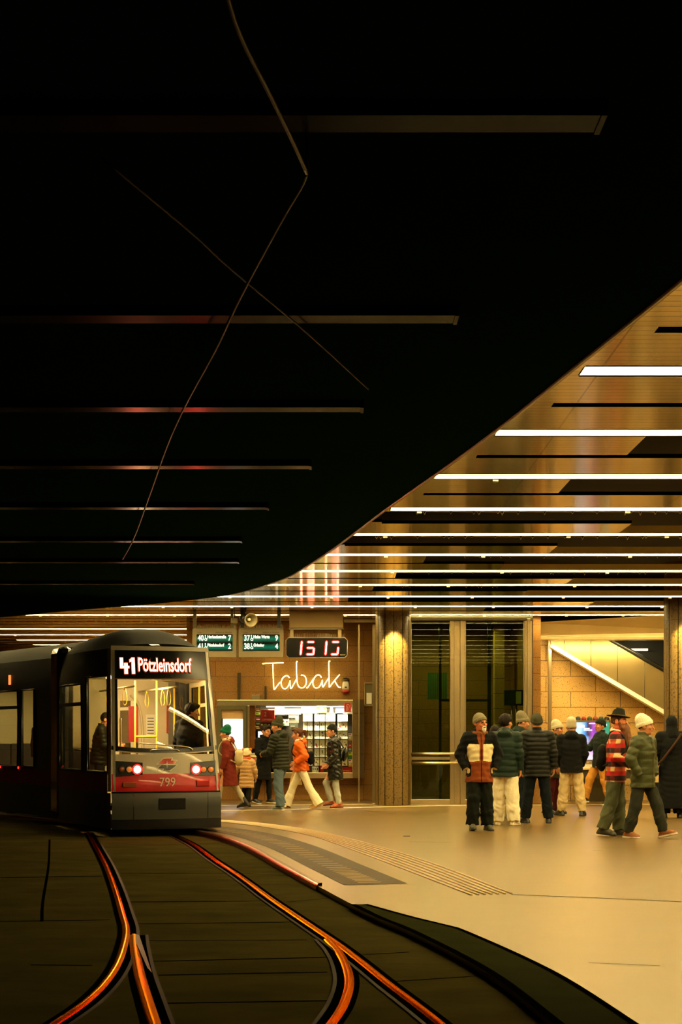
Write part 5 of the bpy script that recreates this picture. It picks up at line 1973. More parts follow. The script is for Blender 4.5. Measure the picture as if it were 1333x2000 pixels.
        for axn in range(3):
            a, b = [(1, 2), (2, 0), (0, 1)][axn]
            s0 = [slice(1, -1)] * 3
            s1 = [slice(1, -1)] * 3
            s0[axn], s1[axn] = slice(0, -1), slice(1, None)
            A, B = S_[tuple(s0)], S_[tuple(s1)]
            for fl in (False, True):
                e = np.argwhere((A & ~B) if not fl else (~A & B))
                if not len(e):
                    continue
                base = e.copy()
                for q in range(3):
                    if q != axn:
                        base[:, q] += 1
                da, db = np.zeros(3, int), np.zeros(3, int)
                da[a], db[b] = 1, 1
                q4 = [cid[tuple((base - o_).T)] for o_ in (da + db, db, np.zeros(3, int), da)]
                q4 = np.stack(q4, 1)
                quads.append(q4 if not fl else q4[:, ::-1])
        return V, np.concatenate(quads)


def surf(name, V, Q, mats, parent, scale=1.0, fn=None):
    me = bpy.data.meshes.new(name)
    me.vertices.add(len(V))
    me.vertices.foreach_set('co', (V * scale).astype(F32).ravel())
    me.loops.add(Q.size)
    me.loops.foreach_set('vertex_index', Q.astype(np.int32).ravel())
    me.polygons.add(len(Q))
    me.polygons.foreach_set('loop_start', np.arange(0, Q.size, 4, dtype=np.int32))
    me.polygons.foreach_set('use_smooth', np.ones(len(Q), bool))
    mats = mats if isinstance(mats, (list, tuple)) else [mats]
    for m in mats:
        me.materials.append(m)
    if fn is not None:
        me.polygons.foreach_set('material_index', fn(V[Q].mean(1)).astype(np.int32))
    me.update(calc_edges=True)
    me.validate()
    o = bpy.data.objects.new(name, me)
    COL.objects.link(o)
    o.parent = parent
    return o


def rotx(a): c, s = math.cos(a), math.sin(a); return np.array([[1, 0, 0], [0, c, -s], [0, s, c]])
def roty(a): c, s = math.cos(a), math.sin(a); return np.array([[c, 0, s], [0, 1, 0], [-s, 0, c]])
def rotz(a): c, s = math.cos(a), math.sin(a); return np.array([[c, -s, 0], [s, c, 0], [0, 0, 1]])


def cloth(name, col, rough=0.85, sheen=0.0, bump=0.25, scale=60, noise=0.15, coat=0.0):
    return plain(name, col, rough, 0, noise, scale, bump=bump, sheen=sheen, spec=0.15, coat=coat)


SKIN = plain('skin', rgb(206, 140, 98), 0.5, 0, 0.06, 30)
LIP = plain('lips', rgb(160, 78, 62), 0.45, 0, 0.04)
EYEM = plain('eye_dark', rgb(40, 28, 20), 0.2, 0, 0)
BROW = plain('brow_brown', rgb(64, 42, 26), 0.7, 0, 0)
BROWG = plain('brow_grey', rgb(150, 136, 112), 0.7, 0, 0)
HAIRD = plain('hair_dark', rgb(26, 18, 12), 0.7, 0, 0.3, 40, bump=0.3, spec=0.15)
HAIRB = plain('hair_brown', rgb(80, 46, 22), 0.65, 0, 0.25, 40, bump=0.3, spec=0.2)
DEG = math.radians
ARMS = []


def person(sp):
    """builds one person: Empty with a continuous body and separate garments"""
    H = sp['H']
    s = H / 1.78
    h = sp.get('cell', 0.007) / s
    hs = sp.get('head_scale', 1.12)
    root = thing('person', sp['label'], 'person', (sp['at'][0], sp['at'][1], sp.get('z', 0.0)), DEG(sp['face']), sp.get('group'))
    hipz = 0.92
    # ---- legs
    legs = {}
    for sg, key in ((1, 'L'), (-1, 'R')):
        flex, abd, knee, foot, toe = sp.get('leg' + key, (3, 2, 4, 0, 8))
        fl, ab, kn = DEG(flex), DEG(abd), DEG(knee)
        hip = np.array([sg * 0.09, 0.0, hipz])
        td = np.array([sg * math.sin(ab), -math.sin(fl) * math.cos(ab), -math.cos(fl) * math.cos(ab)])
        sd = np.array([sg * math.sin(ab), -math.sin(fl - kn) * math.cos(ab), -math.cos(fl - kn) * math.cos(ab)])
        kneep = hip + td * 0.43
        ank = kneep + sd * 0.41
        Rf = rotz(DEG(sg * toe)) @ rotx(DEG(foot))       # foot frame: -y forward, foot > 0: toes down
        legs[key] = (hip, kneep, ank, sd, Rf)
    low = min(float((a[2] + a[4] @ np.array([0, y, -0.085]))[2]) for a in legs.values() for y in (0.05, -0.17))
    dz = -low
    sh = np.array([0, 0, dz])
    legs = {k: (v[0] + sh, v[1] + sh, v[2] + sh, v[3], v[4]) for k, v in legs.items()}
    pel = np.array([0, 0, 0.95 + dz])
    U = rotz(DEG(sp.get('twist', 0))) @ rotx(DEG(sp.get('lean', 2)))

    def up(x, y, z):
        return pel + U @ np.array([x, y, z - 0.95])
    # ---- arms
    sw = sp.get('shoulder', 0.185)
    arms = {}
    for sg, key in ((1, 'L'), (-1, 'R')):
        ua, fa = sp.get('arm' + key, ((0.14, 0.02, -1), (0.06, 0.15, -1)))
        conv = lambda v: U @ unit([sg * v[0], -v[1], v[2]])
        S0 = up(sg * sw, 0.005, 1.425)
        E = S0 + conv(ua) * 0.285
        Wp = E + conv(fa) * 0.25
        arms[key] = (S0, E, Wp, conv(fa))
    # ---- head
    yaw, pitch, roll = sp.get('head', (0, 0, 0))
    Rh = U @ rotz(DEG(yaw)) @ rotx(DEG(pitch)) @ roty(DEG(roll))
    nk = up(0, 0.0, 1.52)
    hc = nk + Rh @ np.array([0, -0.018, 0.135 * (0.6 + 0.4 * hs)])

    def hd(p):
        return hc + Rh @ (np.asarray(p, float) * hs)

    def hloc(P):
        return ((P - hc) @ Rh) / hs
    # ---- body
    B = Field(h)
    B.prof(pel, U, [-0.12, 0.0, 0.15, 0.33, 0.46, 0.53], [0.13, 0.15, 0.13, 0.165, 0.15, 0.06], [0.09, 0.105, 0.09, 0.105, 0.08, 0.05], k=0.03)
    for key, (hip, kneep, ank, sd, Rf) in legs.items():
        B.cap(hip, kneep, 0.080, 0.054, 0.05).cap(kneep, ank, 0.054, 0.036, 0.03).cap(ank, ank + Rf @ np.array([0, -0.12, -0.05]), 0.036, 0.028, 0.02)
    sgn = {'L': 1, 'R': -1}
    for key, (S0, E, Wp, fd) in arms.items():
        B.cap(up(0, 0, 1.43), S0, 0.06, 0.052, 0.04).cap(S0, E, 0.050, 0.038, 0.03).cap(E, Wp - (fd * 0.08 if sp.get('nohand' + key) else 0), 0.038, 0.026, 0.02)
        if not sp.get('nohand' + key):
            fwd = U @ np.array([0, -1.0, 0.0])
            w = fwd - (fwd @ fd) * fd
            if np.linalg.norm(w) < 0.45:
                w = np.array([0, 0, 1.0]) - fd[2] * fd
            w = unit(w)
            n = np.cross(fd, w)
            inn = U @ np.array([-sgn[key], 0, 0.0])
            if n @ inn < 0:
                n = -n
            Rm = np.stack([w, n, fd], 1)
            B.ell(Wp + fd * 0.045, (0.042, 0.017, 0.052), 0.012, R=Rm)
            curl = sp.get('curl', 28)
            for q in range(4):
                rt = Wp + fd * 0.082 + w * (0.030 - 0.020 * q)
                L1, L2 = (0.040, 0.045, 0.042, 0.034)[q], (0.036, 0.040, 0.038, 0.028)[q]
                c1, c2_ = DEG(curl * (0.7 + 0.2 * q)), DEG(curl * (1.8 + 0.25 * q))
                p1 = rt + (fd * math.cos(c1) + n * math.sin(c1)) * L1
                p2 = p1 + (fd * math.cos(c2_) + n * math.sin(c2_)) * L2
                B.cap(rt, p1, 0.0098, 0.009, 0.004).cap(p1, p2, 0.009, 0.0075, 0.003)
            t0 = Wp + fd * 0.018 + w * 0.030
            t1 = t0 + unit(fd * 0.75 + w * 0.55 + n * 0.25) * 0.045
            t2 = t1 + unit(fd * 0.95 + w * 0.1 + n * 0.3) * 0.032
            B.cap(t0, t1, 0.013, 0.0105, 0.006).cap(t1, t2, 0.0105, 0.008, 0.004)
    B.cap(up(0, 0.005, 1.46), hd((0, 0.018, -0.05)), 0.058, 0.052, 0.03)
    q = lambda *v: hd(v)
    e = lambda c, r, k=0.015, op='u': B.ell(hd(c), np.array(r) * hs, k, op, R=Rh)
    e((0, 0.014, 0.028), (0.074, 0.092, 0.092), 0.02)
    e((0, -0.028, -0.040), (0.057, 0.064, 0.074), 0.035)
    e((0, -0.060, -0.088), (0.028, 0.026, 0.022), 0.025)
    B.cap(q(-0.034, -0.078, 0.020), q(0.034, -0.078, 0.020), 0.011 * hs, 0.011 * hs, 0.018)
    B.cap(q(0, -0.088, 0.008), q(0, -0.110, -0.030), 0.008 * hs, 0.0118 * hs, 0.012)
    for sg in (-1, 1):
        e((sg * 0.030, -0.098, 0.004), (0.015, 0.014, 0.010), 0.0, 's')
        e((sg * 0.030, -0.080, 0.004), (0.0145, 0.012, 0.0125), 0.004)
        e((sg * 0.042, -0.066, -0.026), (0.022, 0.020, 0.020), 0.02)
        e((sg * 0.077, 0.012, -0.006), (0.010, 0.026, 0.034), 0.008)
    e((0, -0.088, -0.058), (0.023, 0.011, 0.007), 0.007)
    e((0, -0.086, -0.070), (0.019, 0.010, 0.007), 0.007)
    V, Q = B.mesh()

    def bodymat(P):
        L = hloc(P)
        x, y, z = np.abs(L[:, 0]), L[:, 1], L[:, 2]
        m = np.zeros(len(P))
        m[(x < 0.024) & (y < -0.07) & (z > -0.076) & (z < -0.053)] = 1
        m[(np.abs(x - 0.030) < 0.0115) & (y < -0.062) & (np.abs(z - 0.004) < 0.007)] = 2
        m[(np.abs(x - 0.032) < 0.020) & (y < -0.065) & (np.abs(z - 0.025) < 0.006)] = 3
        return m
    surf('body', V, Q, [sp.get('skin', SKIN), LIP, EYEM, sp.get('brow', BROW)], root, s, bodymat)
    # ---- trousers
    t = sp.get('trousers')
    if t:
        Tf = Field(max(h, 0.008 / s))
        th, kn_, an = t.get('r', (0.102, 0.078, 0.070))
        Tf.ell(pel + np.array([0, 0.008, -0.02]), (0.160, 0.118, 0.13), 0.03)
        for key, (hip, kneep, ank, sd, Rf) in legs.items():
            Tf.cap(hip + np.array([0, 0.005, 0.0]), kneep, th, kn_, 0.03)
            bot = ank + sd * t.get('drop', 0.0)
            mid = kneep + (bot - kneep) * 0.55
            calf = kn_ + (an - kn_) * 0.35 if an >= kn_ * 0.8 else kn_ * 0.97
            Tf.cap(kneep, mid, kn_, calf, 0.03)
            Tf.cap(mid, bot + sd * 0.05, calf, an, 0.03, cut=np.linalg.norm(bot - mid) / np.linalg.norm(bot + sd * 0.05 - mid))
        a = t.get('fold', 0.0035)
        ph = random.uniform(0, 6)
        Tf.put(lambda X, Y, Z, zc=pel[2] - 0.95 + (sp.get('jacket') or {}).get('hem', 0.9) + 0.012: (zc - Z) + 0 * X + 0 * Y, pel - 0.6, pel + 0.6, 0, 's')
        dsp = lambda X, Y, Z: a * (np.sin(30 * Z + 42 * X + 20 * Y + ph) * np.sin(13 * Z - 31 * X + 25 * Y + ph) * 0.8 + 0.55 * np.sin(64 * Z + 55 * Y - 48 * X + 2 * np.sin(20 * Z)) * np.clip((0.6 - Z) / 0.5, 0.15, 1))
        V, Q = Tf.mesh(dsp)
        tr = surf('trousers', V, Q, t['mat'], root, s, t.get('fn'))
    # ---- shoes
    f = sp['shoes']
    for key, (hip, kneep, ank, sd, Rf) in legs.items():
        Sf = Field(max(h * 0.85, 0.0055))
        pt = lambda x, y, z: ank + Rf @ np.array([x, y, z])
        sgx = sgn[key]
        Sf.cap(pt(0, 0.042, -0.044), pt(sgx * 0.004, -0.11, -0.048), 0.040, 0.046, 0.02)
        Sf.cap(pt(sgx * 0.004, -0.11, -0.048), pt(-sgx * 0.006, -0.165, -0.055), 0.046, 0.032, 0.02)
        Sf.cap(pt(0, 0.008, 0.0), pt(0, -0.10, -0.045), 0.046, 0.036, 0.03)
        if f.get('shaft'):
            Sf.cap(pt(0, 0.012, 0.0), ank - sd * f['shaft'], 0.052, 0.056, 0.02, cut=0.97)
        Sf.cap(pt(0, 0.05, -0.072), pt(0, -0.165, -0.072), 0.044, 0.044, 0.008)
        bb0 = pt(0, -0.05, -0.185)
        Sf.ell(bb0, (0.4, 0.4, 0.1), 0, 's', R=Rf)

        def fnS(X, Y, Z, ank=ank, Rf=Rf):
            x, y, z = X - ank[0], Y - ank[1], Z - ank[2]
            return -(Rf[0, 2] * x + Rf[1, 2] * y + Rf[2, 2] * z + 0.085) * -1
        Sf.pr.pop()
        Sf.put(fnS, ank - 0.4, ank + 0.4, 0, 's')
        V, Q = Sf.mesh()
        fm = lambda P, ank=ank, Rf=Rf: (((P - ank) @ Rf)[:, 2] < -0.058).astype(int)
        surf('shoe', V, Q, [f['mat'], f.get('sole', MATS['sole_dark'])], root, s, fm)
    # ---- jacket / coat
    j = sp.get('jacket')
    if j:
        J = Field(max(h, 0.0075 / s))
        hem, g = j.get('hem', 0.82), j.get('thick', 0.02)
        rip = j.get('rip')
        fl = j.get('flare', 0.0)
        z0 = hem - 0.95
        zs_ = sorted({z0, min(-0.1, z0 + 0.02) if z0 < -0.1 else z0 + 0.01, 0.02, 0.15, 0.33, 0.44, 0.52, 0.56})
        base = lambda z: np.interp(z, [-0.6, -0.12, 0.02, 0.15, 0.33, 0.44, 0.52, 0.56], [0.165 + fl, 0.160 + fl * 0.4, 0.158, 0.155, 0.182, 0.162, 0.10, 0.075])
        bsy = lambda z: np.interp(z, [-0.6, -0.12, 0.02, 0.15, 0.33, 0.44, 0.52, 0.56], [0.13 + fl, 0.122 + fl * 0.4, 0.118, 0.118, 0.124, 0.100, 0.075, 0.068])
        J.prof(pel, U, zs_, [base(z) + g * (1.35 if z < 0.1 else 1) for z in zs_], [bsy(z) + g * 1.1 for z in zs_], cy=[0.004] * len(zs_), k=0.03, rip=rip)
        for key, (S0, E, Wp, fd) in arms.items():
            J.cap(up(0, 0.0, 1.42), S0, 0.08 + g * 0.5, 0.062 + g * 0.6, 0.045)
            ar = j.get('arm', (0.060, 0.052, 0.042))
            J.cap(S0, E, ar[0] + g * 0.8, ar[1] + g * 0.7, 0.035, rip=rip)
            J.cap(E, Wp + fd * 0.04, ar[1] + g * 0.7, ar[2] + g * 0.3, 0.02, rip=rip, cut=0.88)
        if j.get('collar', True):
            J.prof(up(0, 0.012, 1.50), U, [-0.02, 0.03, 0.075], [0.082, 0.076, 0.074], [0.080, 0.076, 0.074], k=0.02)
            J.ell(up(0, 0.006, 1.60), (0.062, 0.062, 0.05), 0.0, 's')
        if j.get('hood'):
            J.ell(up(0, 0.105, 1.475), (0.115, 0.060, 0.075), 0.03, R=U @ rotx(DEG(-25)))
            J.cap(up(-0.085, 0.03, 1.53), up(0, 0.10, 1.54), 0.030, 0.036, 0.03).cap(up(0.085, 0.03, 1.53), up(0, 0.10, 1.54), 0.030, 0.036, 0.03)
        a = j.get('fold', 0.0025)
        ph = random.uniform(0, 6)
        dsp = lambda X, Y, Z: a * (np.sin(40 * Z + 22 * X + ph) * np.sin(28 * X - 15 * Z + 20 * Y + ph) + 0.6 * np.sin(70 * Z + 40 * Y))
        V, Q = J.mesh(dsp)

        def jf(P, fn=j.get('fn')):
            ARMS[:] = [((q[0] - pel) @ U + [0, 0, 0.95], (q[1] - pel) @ U + [0, 0, 0.95], (q[2] + q[3] * 0.04 - pel) @ U + [0, 0, 0.95]) for q in arms.values()]
            return fn((P - pel) @ U + np.array([0, 0, 0.95])) if fn else np.zeros(len(P))
        surf(j.get('name', 'jacket'), V, Q, j['mat'], root, s, jf)
    sp['_'] = dict(root=root, s=s, h=h, up=up, hd=hd, Rh=Rh, U=U, arms=arms, legs=legs, pel=pel, hs=hs, hloc=hloc)
    for k in sp.get('head_items', ()):
        k(sp['_'])
    return root


# ---- things worn on the head (all in the head's own frame)
def beanie(mat, slouch=0.0, front=0.045, back=-0.035, big=0.0, cuff=True, pom=None, ears=None, name='beanie'):
    def f(c):
        R, hs = c['Rh'], c['hs']
        Fm = Field(max(c['h'] * 0.9, 0.006))
        ce = np.array([0, 0.012, 0.030])
        n = unit([0, (front - back), 0.185])
        n = unit([0, front - back, 0.185])
        # plane through the brow and the nape
        p0 = np.array([0, -0.085, front]) - ce
        off = float(n @ p0)
        Fm.ell(c['hd'](ce), np.array([0.086 + big, 0.104 + big, 0.108 + big]) * hs, 0.02, R=R, planes=[(n, off)])
        if slouch:
            Fm.ell(c['hd']((0, 0.06, 0.10)), np.array([0.075, 0.075, 0.05 + slouch]) * hs, 0.04, R=R @ rotx(DEG(-35)))
        if cuff:
            nn = (-n, -(off + 0.048))
            Fm.ell(c['hd'](ce), np.array([0.093 + big, 0.111 + big, 0.113 + big]) * hs, 0.006, R=R, planes=[(n, off - 0.004), nn])
        if ears:
            for sg in (-1, 1):
                Fm.ell(c['hd']((sg * 0.085, 0.01, 0.115)), np.array([0.034, 0.022, 0.036]) * hs, 0.01, R=R)
        V, Q = Fm.mesh(lambda X, Y, Z: 0.0012 * np.sin(150 * X + 60 * Z) * np.sin(140 * Y))
        fn = None
        if ears:
            fn = lambda P: ((np.abs(c['hloc'](P)[:, 0]) > 0.060) & (c['hloc'](P)[:, 2] > 0.088)).astype(int)
        b = surf(name, V, Q, [mat] + ([ears] if ears else []), c['root'], c['s'], fn)
        if pom:
            Pm = Field(max(c['h'], 0.006))
            Pm.ell(c['hd']((0, 0.075, 0.125)), np.array([0.045, 0.045, 0.042]) * hs, 0)
            V, Q = Pm.mesh(lambda X, Y, Z: 0.004 * np.sin(170 * X) * np.sin(170 * Y) * np.sin(160 * Z))
            surf('pompom', V, Q, pom, b, c['s'])
    return f


def hair(mat, tail=False, long=0.0, vol=0.0, cap=False):
    def f(c):
        R, hs = c['Rh'], c['hs']
        vol_ = -0.006 if cap else vol
        Fm = Field(max(c['h'] * 0.9, 0.006))
        n = unit([0, 0.17, 0.155])
        ce = np.array([0, 0.016, 0.030])
        off = float(n @ (np.array([0, -0.080, 0.068]) - ce))
        Fm.ell(c['hd'](ce), np.array([0.083 + vol_, 0.100 + vol_, 0.098 + vol_]) * hs, 0.01, R=R, planes=[(n, off)])
        if not cap:
            Fm.ell(c['hd']((0, -0.055, 0.100)), np.array([0.055, 0.040, 0.022 + vol_]) * hs, 0.02, R=R)
        for sg in (-1, 1):
            Fm.cap(c['hd']((sg * 0.074, -0.012, 0.04)), c['hd']((sg * 0.075, -0.006, -0.01)), 0.012 * hs, 0.007 * hs, 0.015)
        if long:
            Fm.cap(c['hd']((0, 0.085, 0.0)), c['hd']((0, 0.085, -0.10 - long)), 0.06 * hs, 0.045 * hs, 0.03)
        if tail:
            Fm.cap(c['hd']((0, 0.10, 0.05)), c['hd']((0, 0.155, 0.03)), 0.022 * hs, 0.035 * hs, 0.01).cap(c['hd']((0, 0.155, 0.03)), c['hd']((0, 0.165, -0.07)), 0.035 * hs, 0.015 * hs, 0.015)
        V, Q = Fm.mesh(lambda X, Y, Z: 0.003 * np.sin(95 * X + 20 * Z) * np.sin(80 * Y + 60 * Z) + 0.0015 * np.sin(190 * X))
        surf('hair', V, Q, mat, c['root'], c['s'])
    return f


def beard(mat, length=0.0, width=0.0):
    def f(c):
        R, hs = c['Rh'], c['hs']
        Fm = Field(max(c['h'] * 0.9, 0.006))
        if length > 0.1:
            Fm.ell(c['hd']((0, -0.050, -0.075)), np.array([0.062, 0.058, 0.050]), 0.03, R=R)
            for sg in (-1, 1):
                Fm.cap(c['hd']((sg * 0.062, -0.015, -0.02)), c['hd']((sg * 0.045, -0.045, -0.08)), 0.018, 0.03, 0.03)
            Fm.cap(c['hd']((0, -0.085, -0.10)), c['hd']((0, -0.135, -0.10 - length)), 0.070, 0.062, 0.04)
            Fm.cap(c['hd']((0, -0.125, -0.10 - length)), c['hd']((0, -0.145, -0.17 - length)), 0.062, 0.028, 0.04)
            Fm.ell(c['hd']((0, -0.098, -0.052)), (0.042, 0.02, 0.014), 0.02, R=R)
        else:
            Fm.ell(c['hd']((0, -0.078, -0.100)), np.array([0.030 + width, 0.028, 0.030 + length]), 0.012, R=R)
            Fm.ell(c['hd']((0, -0.093, -0.050)), np.array([0.028, 0.014, 0.007]), 0.008, R=R)
            for sg in (-1, 1):
                Fm.cap(c['hd']((sg * 0.028, -0.088, -0.055)), c['hd']((sg * 0.026, -0.08, -0.095)), 0.009, 0.012, 0.01)
        V, Q = Fm.mesh(lambda X, Y, Z: 0.003 * np.sin(140 * X + 30 * Z) * np.sin(130 * Y + 20 * Z))
        surf('beard', V, Q, mat, c['root'], c['s'])
    return f


def glasses(mat):
    def f(c):
        mb = MB()
        s = c['s']
        for sg in (-1, 1):
            mb.tube([Vector(c['hd']((sg * 0.031 + 0.022 * math.cos(a), -0.102 + 0.01 * abs(math.cos(a)), 0.003 + 0.017 * math.sin(a))) * s) for a in [2 * PI * i / 14 for i in range(14)]], 0.0028, 5, closed=True)
            mb.tube([Vector(c['hd'](p) * s) for p in ((sg * 0.053, -0.094, 0.006), (sg * 0.078, -0.04, 0.008), (sg * 0.082, 0.02, 0.004))], 0.0028, 5)
        mb.tube([Vector(c['hd'](p) * s) for p in ((-0.010, -0.105, 0.006), (0.010, -0.105, 0.006))], 0.0028, 5)
        mb.build('glasses', mat, c['root'])
    return f


def fedora(mat, band):
    def f(c):
        R3 = Matrix(c['Rh'].tolist()) @ Euler((DEG(4), 0, 0)).to_matrix()
        s = c['s']
        mb = MB()
        n = 32
        prof = [(0.0, 0.135), (0.035, 0.14), (0.066, 0.132), (0.080, 0.11), (0.092, 0.03), (0.098, 0.0), (0.12, -0.004), (0.155, 0.004), (0.160, 0.008), (0.155, -0.001), (0.12, -0.01), (0.092, -0.008), (0.0, 0.0)]
        vs, fs = [], []
        for r, z in prof:
            for k in range(n):
                a = 2 * PI * k / n
                x, y = r * 0.92 * math.cos(a), r * 1.1 * math.sin(a)
                dz = 0
                if z > 0.1:
                    dz = -0.03 * math.exp(-(x / 0.03) ** 2) - (0.02 if y > 0.04 else 0)
                if r > 0.11:
                    dz = 0.02 * (x / 0.15) ** 2
                vs.append(Vector(c['hd']((0, 0.01, 0.058)) * s) + R3 @ Vector((x, y, z + dz)) * s)
        for i in range(len(prof) - 1):
            for k in range(n):
                fs.append((i * n + k, i * n + (k + 1) % n, (i + 1) * n + (k + 1) % n, (i + 1) * n + k))
        mb.add(vs, fs, True)
        hb_ = mb.build('hat', mat, c['root'])
        mb = MB()
        vs = []
        for r, z in ((0.100, 0.004), (0.0975, 0.022), (0.0945, 0.034)):
            for k in range(n):
                a = 2 * PI * k / n
                vs.append(Vector(c['hd']((0, 0.01, 0.058)) * s) + R3 @ Vector((r * 0.92 * math.cos(a), r * 1.1 * math.sin(a), z)) * s)
        mb.add(vs, [(i * n + k, i * n + (k + 1) % n, (i + 1) * n + (k + 1) % n, (i + 1) * n + k) for i in range(2) for k in range(n)], True)
        mb.build('hat_band', band, hb_)
    return f


def wrap(mat, name='scarf', z=1.52, r=0.085, t=0.032):
    """scarf or fur collar round the neck"""
    def f(c):
        Fm = Field(max(c['h'], 0.0065))
        P = [c['up'](r * math.cos(a), 0.01 + r * 0.95 * math.sin(a), z + 0.012 * math.sin(a)) for a in [2 * PI * i / 12 for i in range(12)]]
        for i in range(12):
            Fm.cap(P[i], P[(i + 1) % 12], t, t, 0.012)
        V, Q = Fm.mesh(lambda X, Y, Z: 0.003 * np.sin(110 * X) * np.sin(120 * Y + 40 * Z))
        surf(name, V, Q, mat, c['root'], c['s'])
    return f


def headscarf(mat):
    def f(c):
        Fm = Field(max(c['h'], 0.0065))
        Fm.ell(c['hd']((0, 0.02, 0.02)), (0.098, 0.116, 0.122), 0.02, R=c['Rh'])
        Fm.cap(c['hd']((0, 0.03, -0.05)), c['up'](0, 0.03, 1.44), 0.09, 0.13, 0.05)
        Fm.ell(c['hd']((0, -0.11, -0.02)), (0.06, 0.05, 0.085), 0.0, 's', R=c['Rh'])
        V, Q = Fm.mesh(lambda X, Y, Z: 0.003 * np.sin(60 * X + 30 * Z) * np.sin(50 * Y + 30 * Z))
        surf('headscarf', V, Q, mat, c['root'], c['s'])
    return f


def worn(name, label, cat, c_of, build):
    """a bag carried by a person: a thing of its own, placed in the carrier's frame"""
    c = c_of['_']
    r = c['root']
    t = thing(name, label, cat, r.location, r.rotation_euler.z)
    build(c, t)
    return t


def pack(mat, strap, size=(0.15, 0.075, 0.19), z=1.22, y=0.20, sag=0.0, x=0.0):
    def b(c, t):
        Fm = Field(0.008)
        R = c['U'] @ rotx(DEG(sag))
        ce = c['up'](x, y, z)
        Fm.ell(ce, size, 0.0, R=R)
        Fm.ell(ce + R @ np.array([0, 0.035, -size[2] * 0.35]), (size[0] * 0.72, size[1] * 0.8, size[2] * 0.45), 0.03, R=R)
        Fm.ell(ce + R @ np.array([0, 0.0, size[2] * 0.55]), (size[0] * 0.85, size[1] * 0.9, size[2] * 0.4), 0.03, R=R)
        V, Q = Fm.mesh(lambda X, Y, Z: 0.003 * np.sin(40 * X + 20 * Z) * np.sin(35 * Z))
        surf('bag_body', V, Q, mat, t, c['s'])
        for sg in (-1, 1):
            mb = MB()
            P = [Vector(p * c['s']) for p in (ce + R @ np.array([sg * 0.06, -0.05, size[2] * 0.6]), c['up'](sg * 0.10, 0.09, 1.49), c['up'](sg * 0.12, -0.03, 1.50), c['up'](sg * 0.14, -0.135, 1.40), c['up'](sg * 0.165, -0.13, 1.22), ce + R @ np.array([sg * 0.12, -0.03, -size[2] * 0.6]))]
            mb.tube(spline(P, 5), 0.014, 6)
            mb.build('strap', strap, t)
    return b
# ================================================================== the cast
plain('sole_dark', rgb(34, 32, 28), 0.6, 0, 0.1)
SOLEW = plain('sole_white', rgb(226, 214, 186), 0.5, 0, 0.06)
SOLEG = plain('sole_gum', rgb(176, 132, 70), 0.5, 0, 0.06)
C_ = lambda n, r, g, b, **k: cloth(n, rgb(r, g, b), **k)
BLACKC = C_('cloth_black', 14, 15, 14)
BLACKP = C_('puffer_black', 22, 24, 18, rough=0.5)
OLIVEP = C_('puffer_dark_olive', 34, 36, 22, rough=0.5)
GREENP = C_('puffer_green', 24, 40, 32, rough=0.5)
GREENO = C_('puffer_olive', 66, 70, 42, rough=0.45)
ORANGEP = C_('puffer_orange', 214, 96, 24, rough=0.5)
BEIGEP = C_('puffer_beige', 190, 150, 98, rough=0.5)
MAROON = C_('coat_maroon', 110, 38, 26)
GLOSSB = C_('shiny_black_coat', 26, 28, 22, rough=0.25, coat=0.5)
JEANS = C_('jeans_blue', 84, 100, 108)
JEANSG = C_('jeans_olive', 84, 88, 62)
JEANSD = C_('jeans_dark', 44, 46, 36)
JEANSL = C_('jeans_light', 170, 172, 160)
NAVY = C_('trousers_navy', 14, 21, 26)
DARKT = C_('trousers_dark', 16, 20, 14)
WHITET = C_('trousers_white', 238, 226, 190)
CREAMT = C_('trousers_cream', 226, 206, 160)
CARGO = C_('trousers_cargo', 202, 178, 128)
TAN = C_('trousers_tan', 190, 132, 52)
REDT = C_('trousers_maroon', 78, 26, 22)
LEGG = C_('leggings_pale', 196, 186, 158)
GREYK = C_('knit_grey', 118, 110, 84, bump=0.6, scale=90)
GREYL = C_('knit_light_grey', 192, 180, 148, bump=0.6, scale=90)
GREYD = C_('knit_dark_olive', 62, 62, 44, bump=0.6, scale=90)
WHITEK = C_('knit_white', 236, 224, 192, bump=0.6, scale=90)
TEALK = C_('knit_teal', 16, 92, 66, bump=0.6, scale=90)
BLACKK = C_('knit_black', 24, 28, 24, bump=0.5, scale=90)
FUR = C_('fur_cream', 226, 206, 164, bump=1.0, scale=120)
BROWNJ = C_('jacket_brown', 128, 62, 26)
CREAMJ = C_('jacket_cream', 236, 220, 170)
LEATHER = plain('leather_brown', rgb(156, 74, 26), 0.45, 0, 0.15, 20)
BLACKL = plain('leather_black', rgb(26, 25, 23), 0.4, 0, 0.1, 20)
SUEDE = plain('suede_brown', rgb(128, 74, 30), 0.7, 0, 0.15, 30)
BEIGES = plain('suede_beige', rgb(150, 118, 62), 0.7, 0, 0.15, 30)
SNEAKW = plain('sneaker_white', rgb(230, 214, 176), 0.45, 0, 0.1, 12)
SNEAKG = plain('sneaker_green_grey', rgb(92, 100, 84), 0.5, 0, 0.35, 25)
BEARDW = plain('beard_white', rgb(226, 216, 196), 0.7, 0, 0.15, 60, bump=0.5)
BEARDB = plain('beard_brown', rgb(112, 66, 30), 0.6, 0, 0.3, 50, bump=0.6)
FELT = C_('felt_dark', 34, 36, 28)
FELTB = C_('felt_band', 110, 78, 40)
GLASSF = plain('glasses_frame', rgb(20, 18, 16), 0.3, 0, 0)


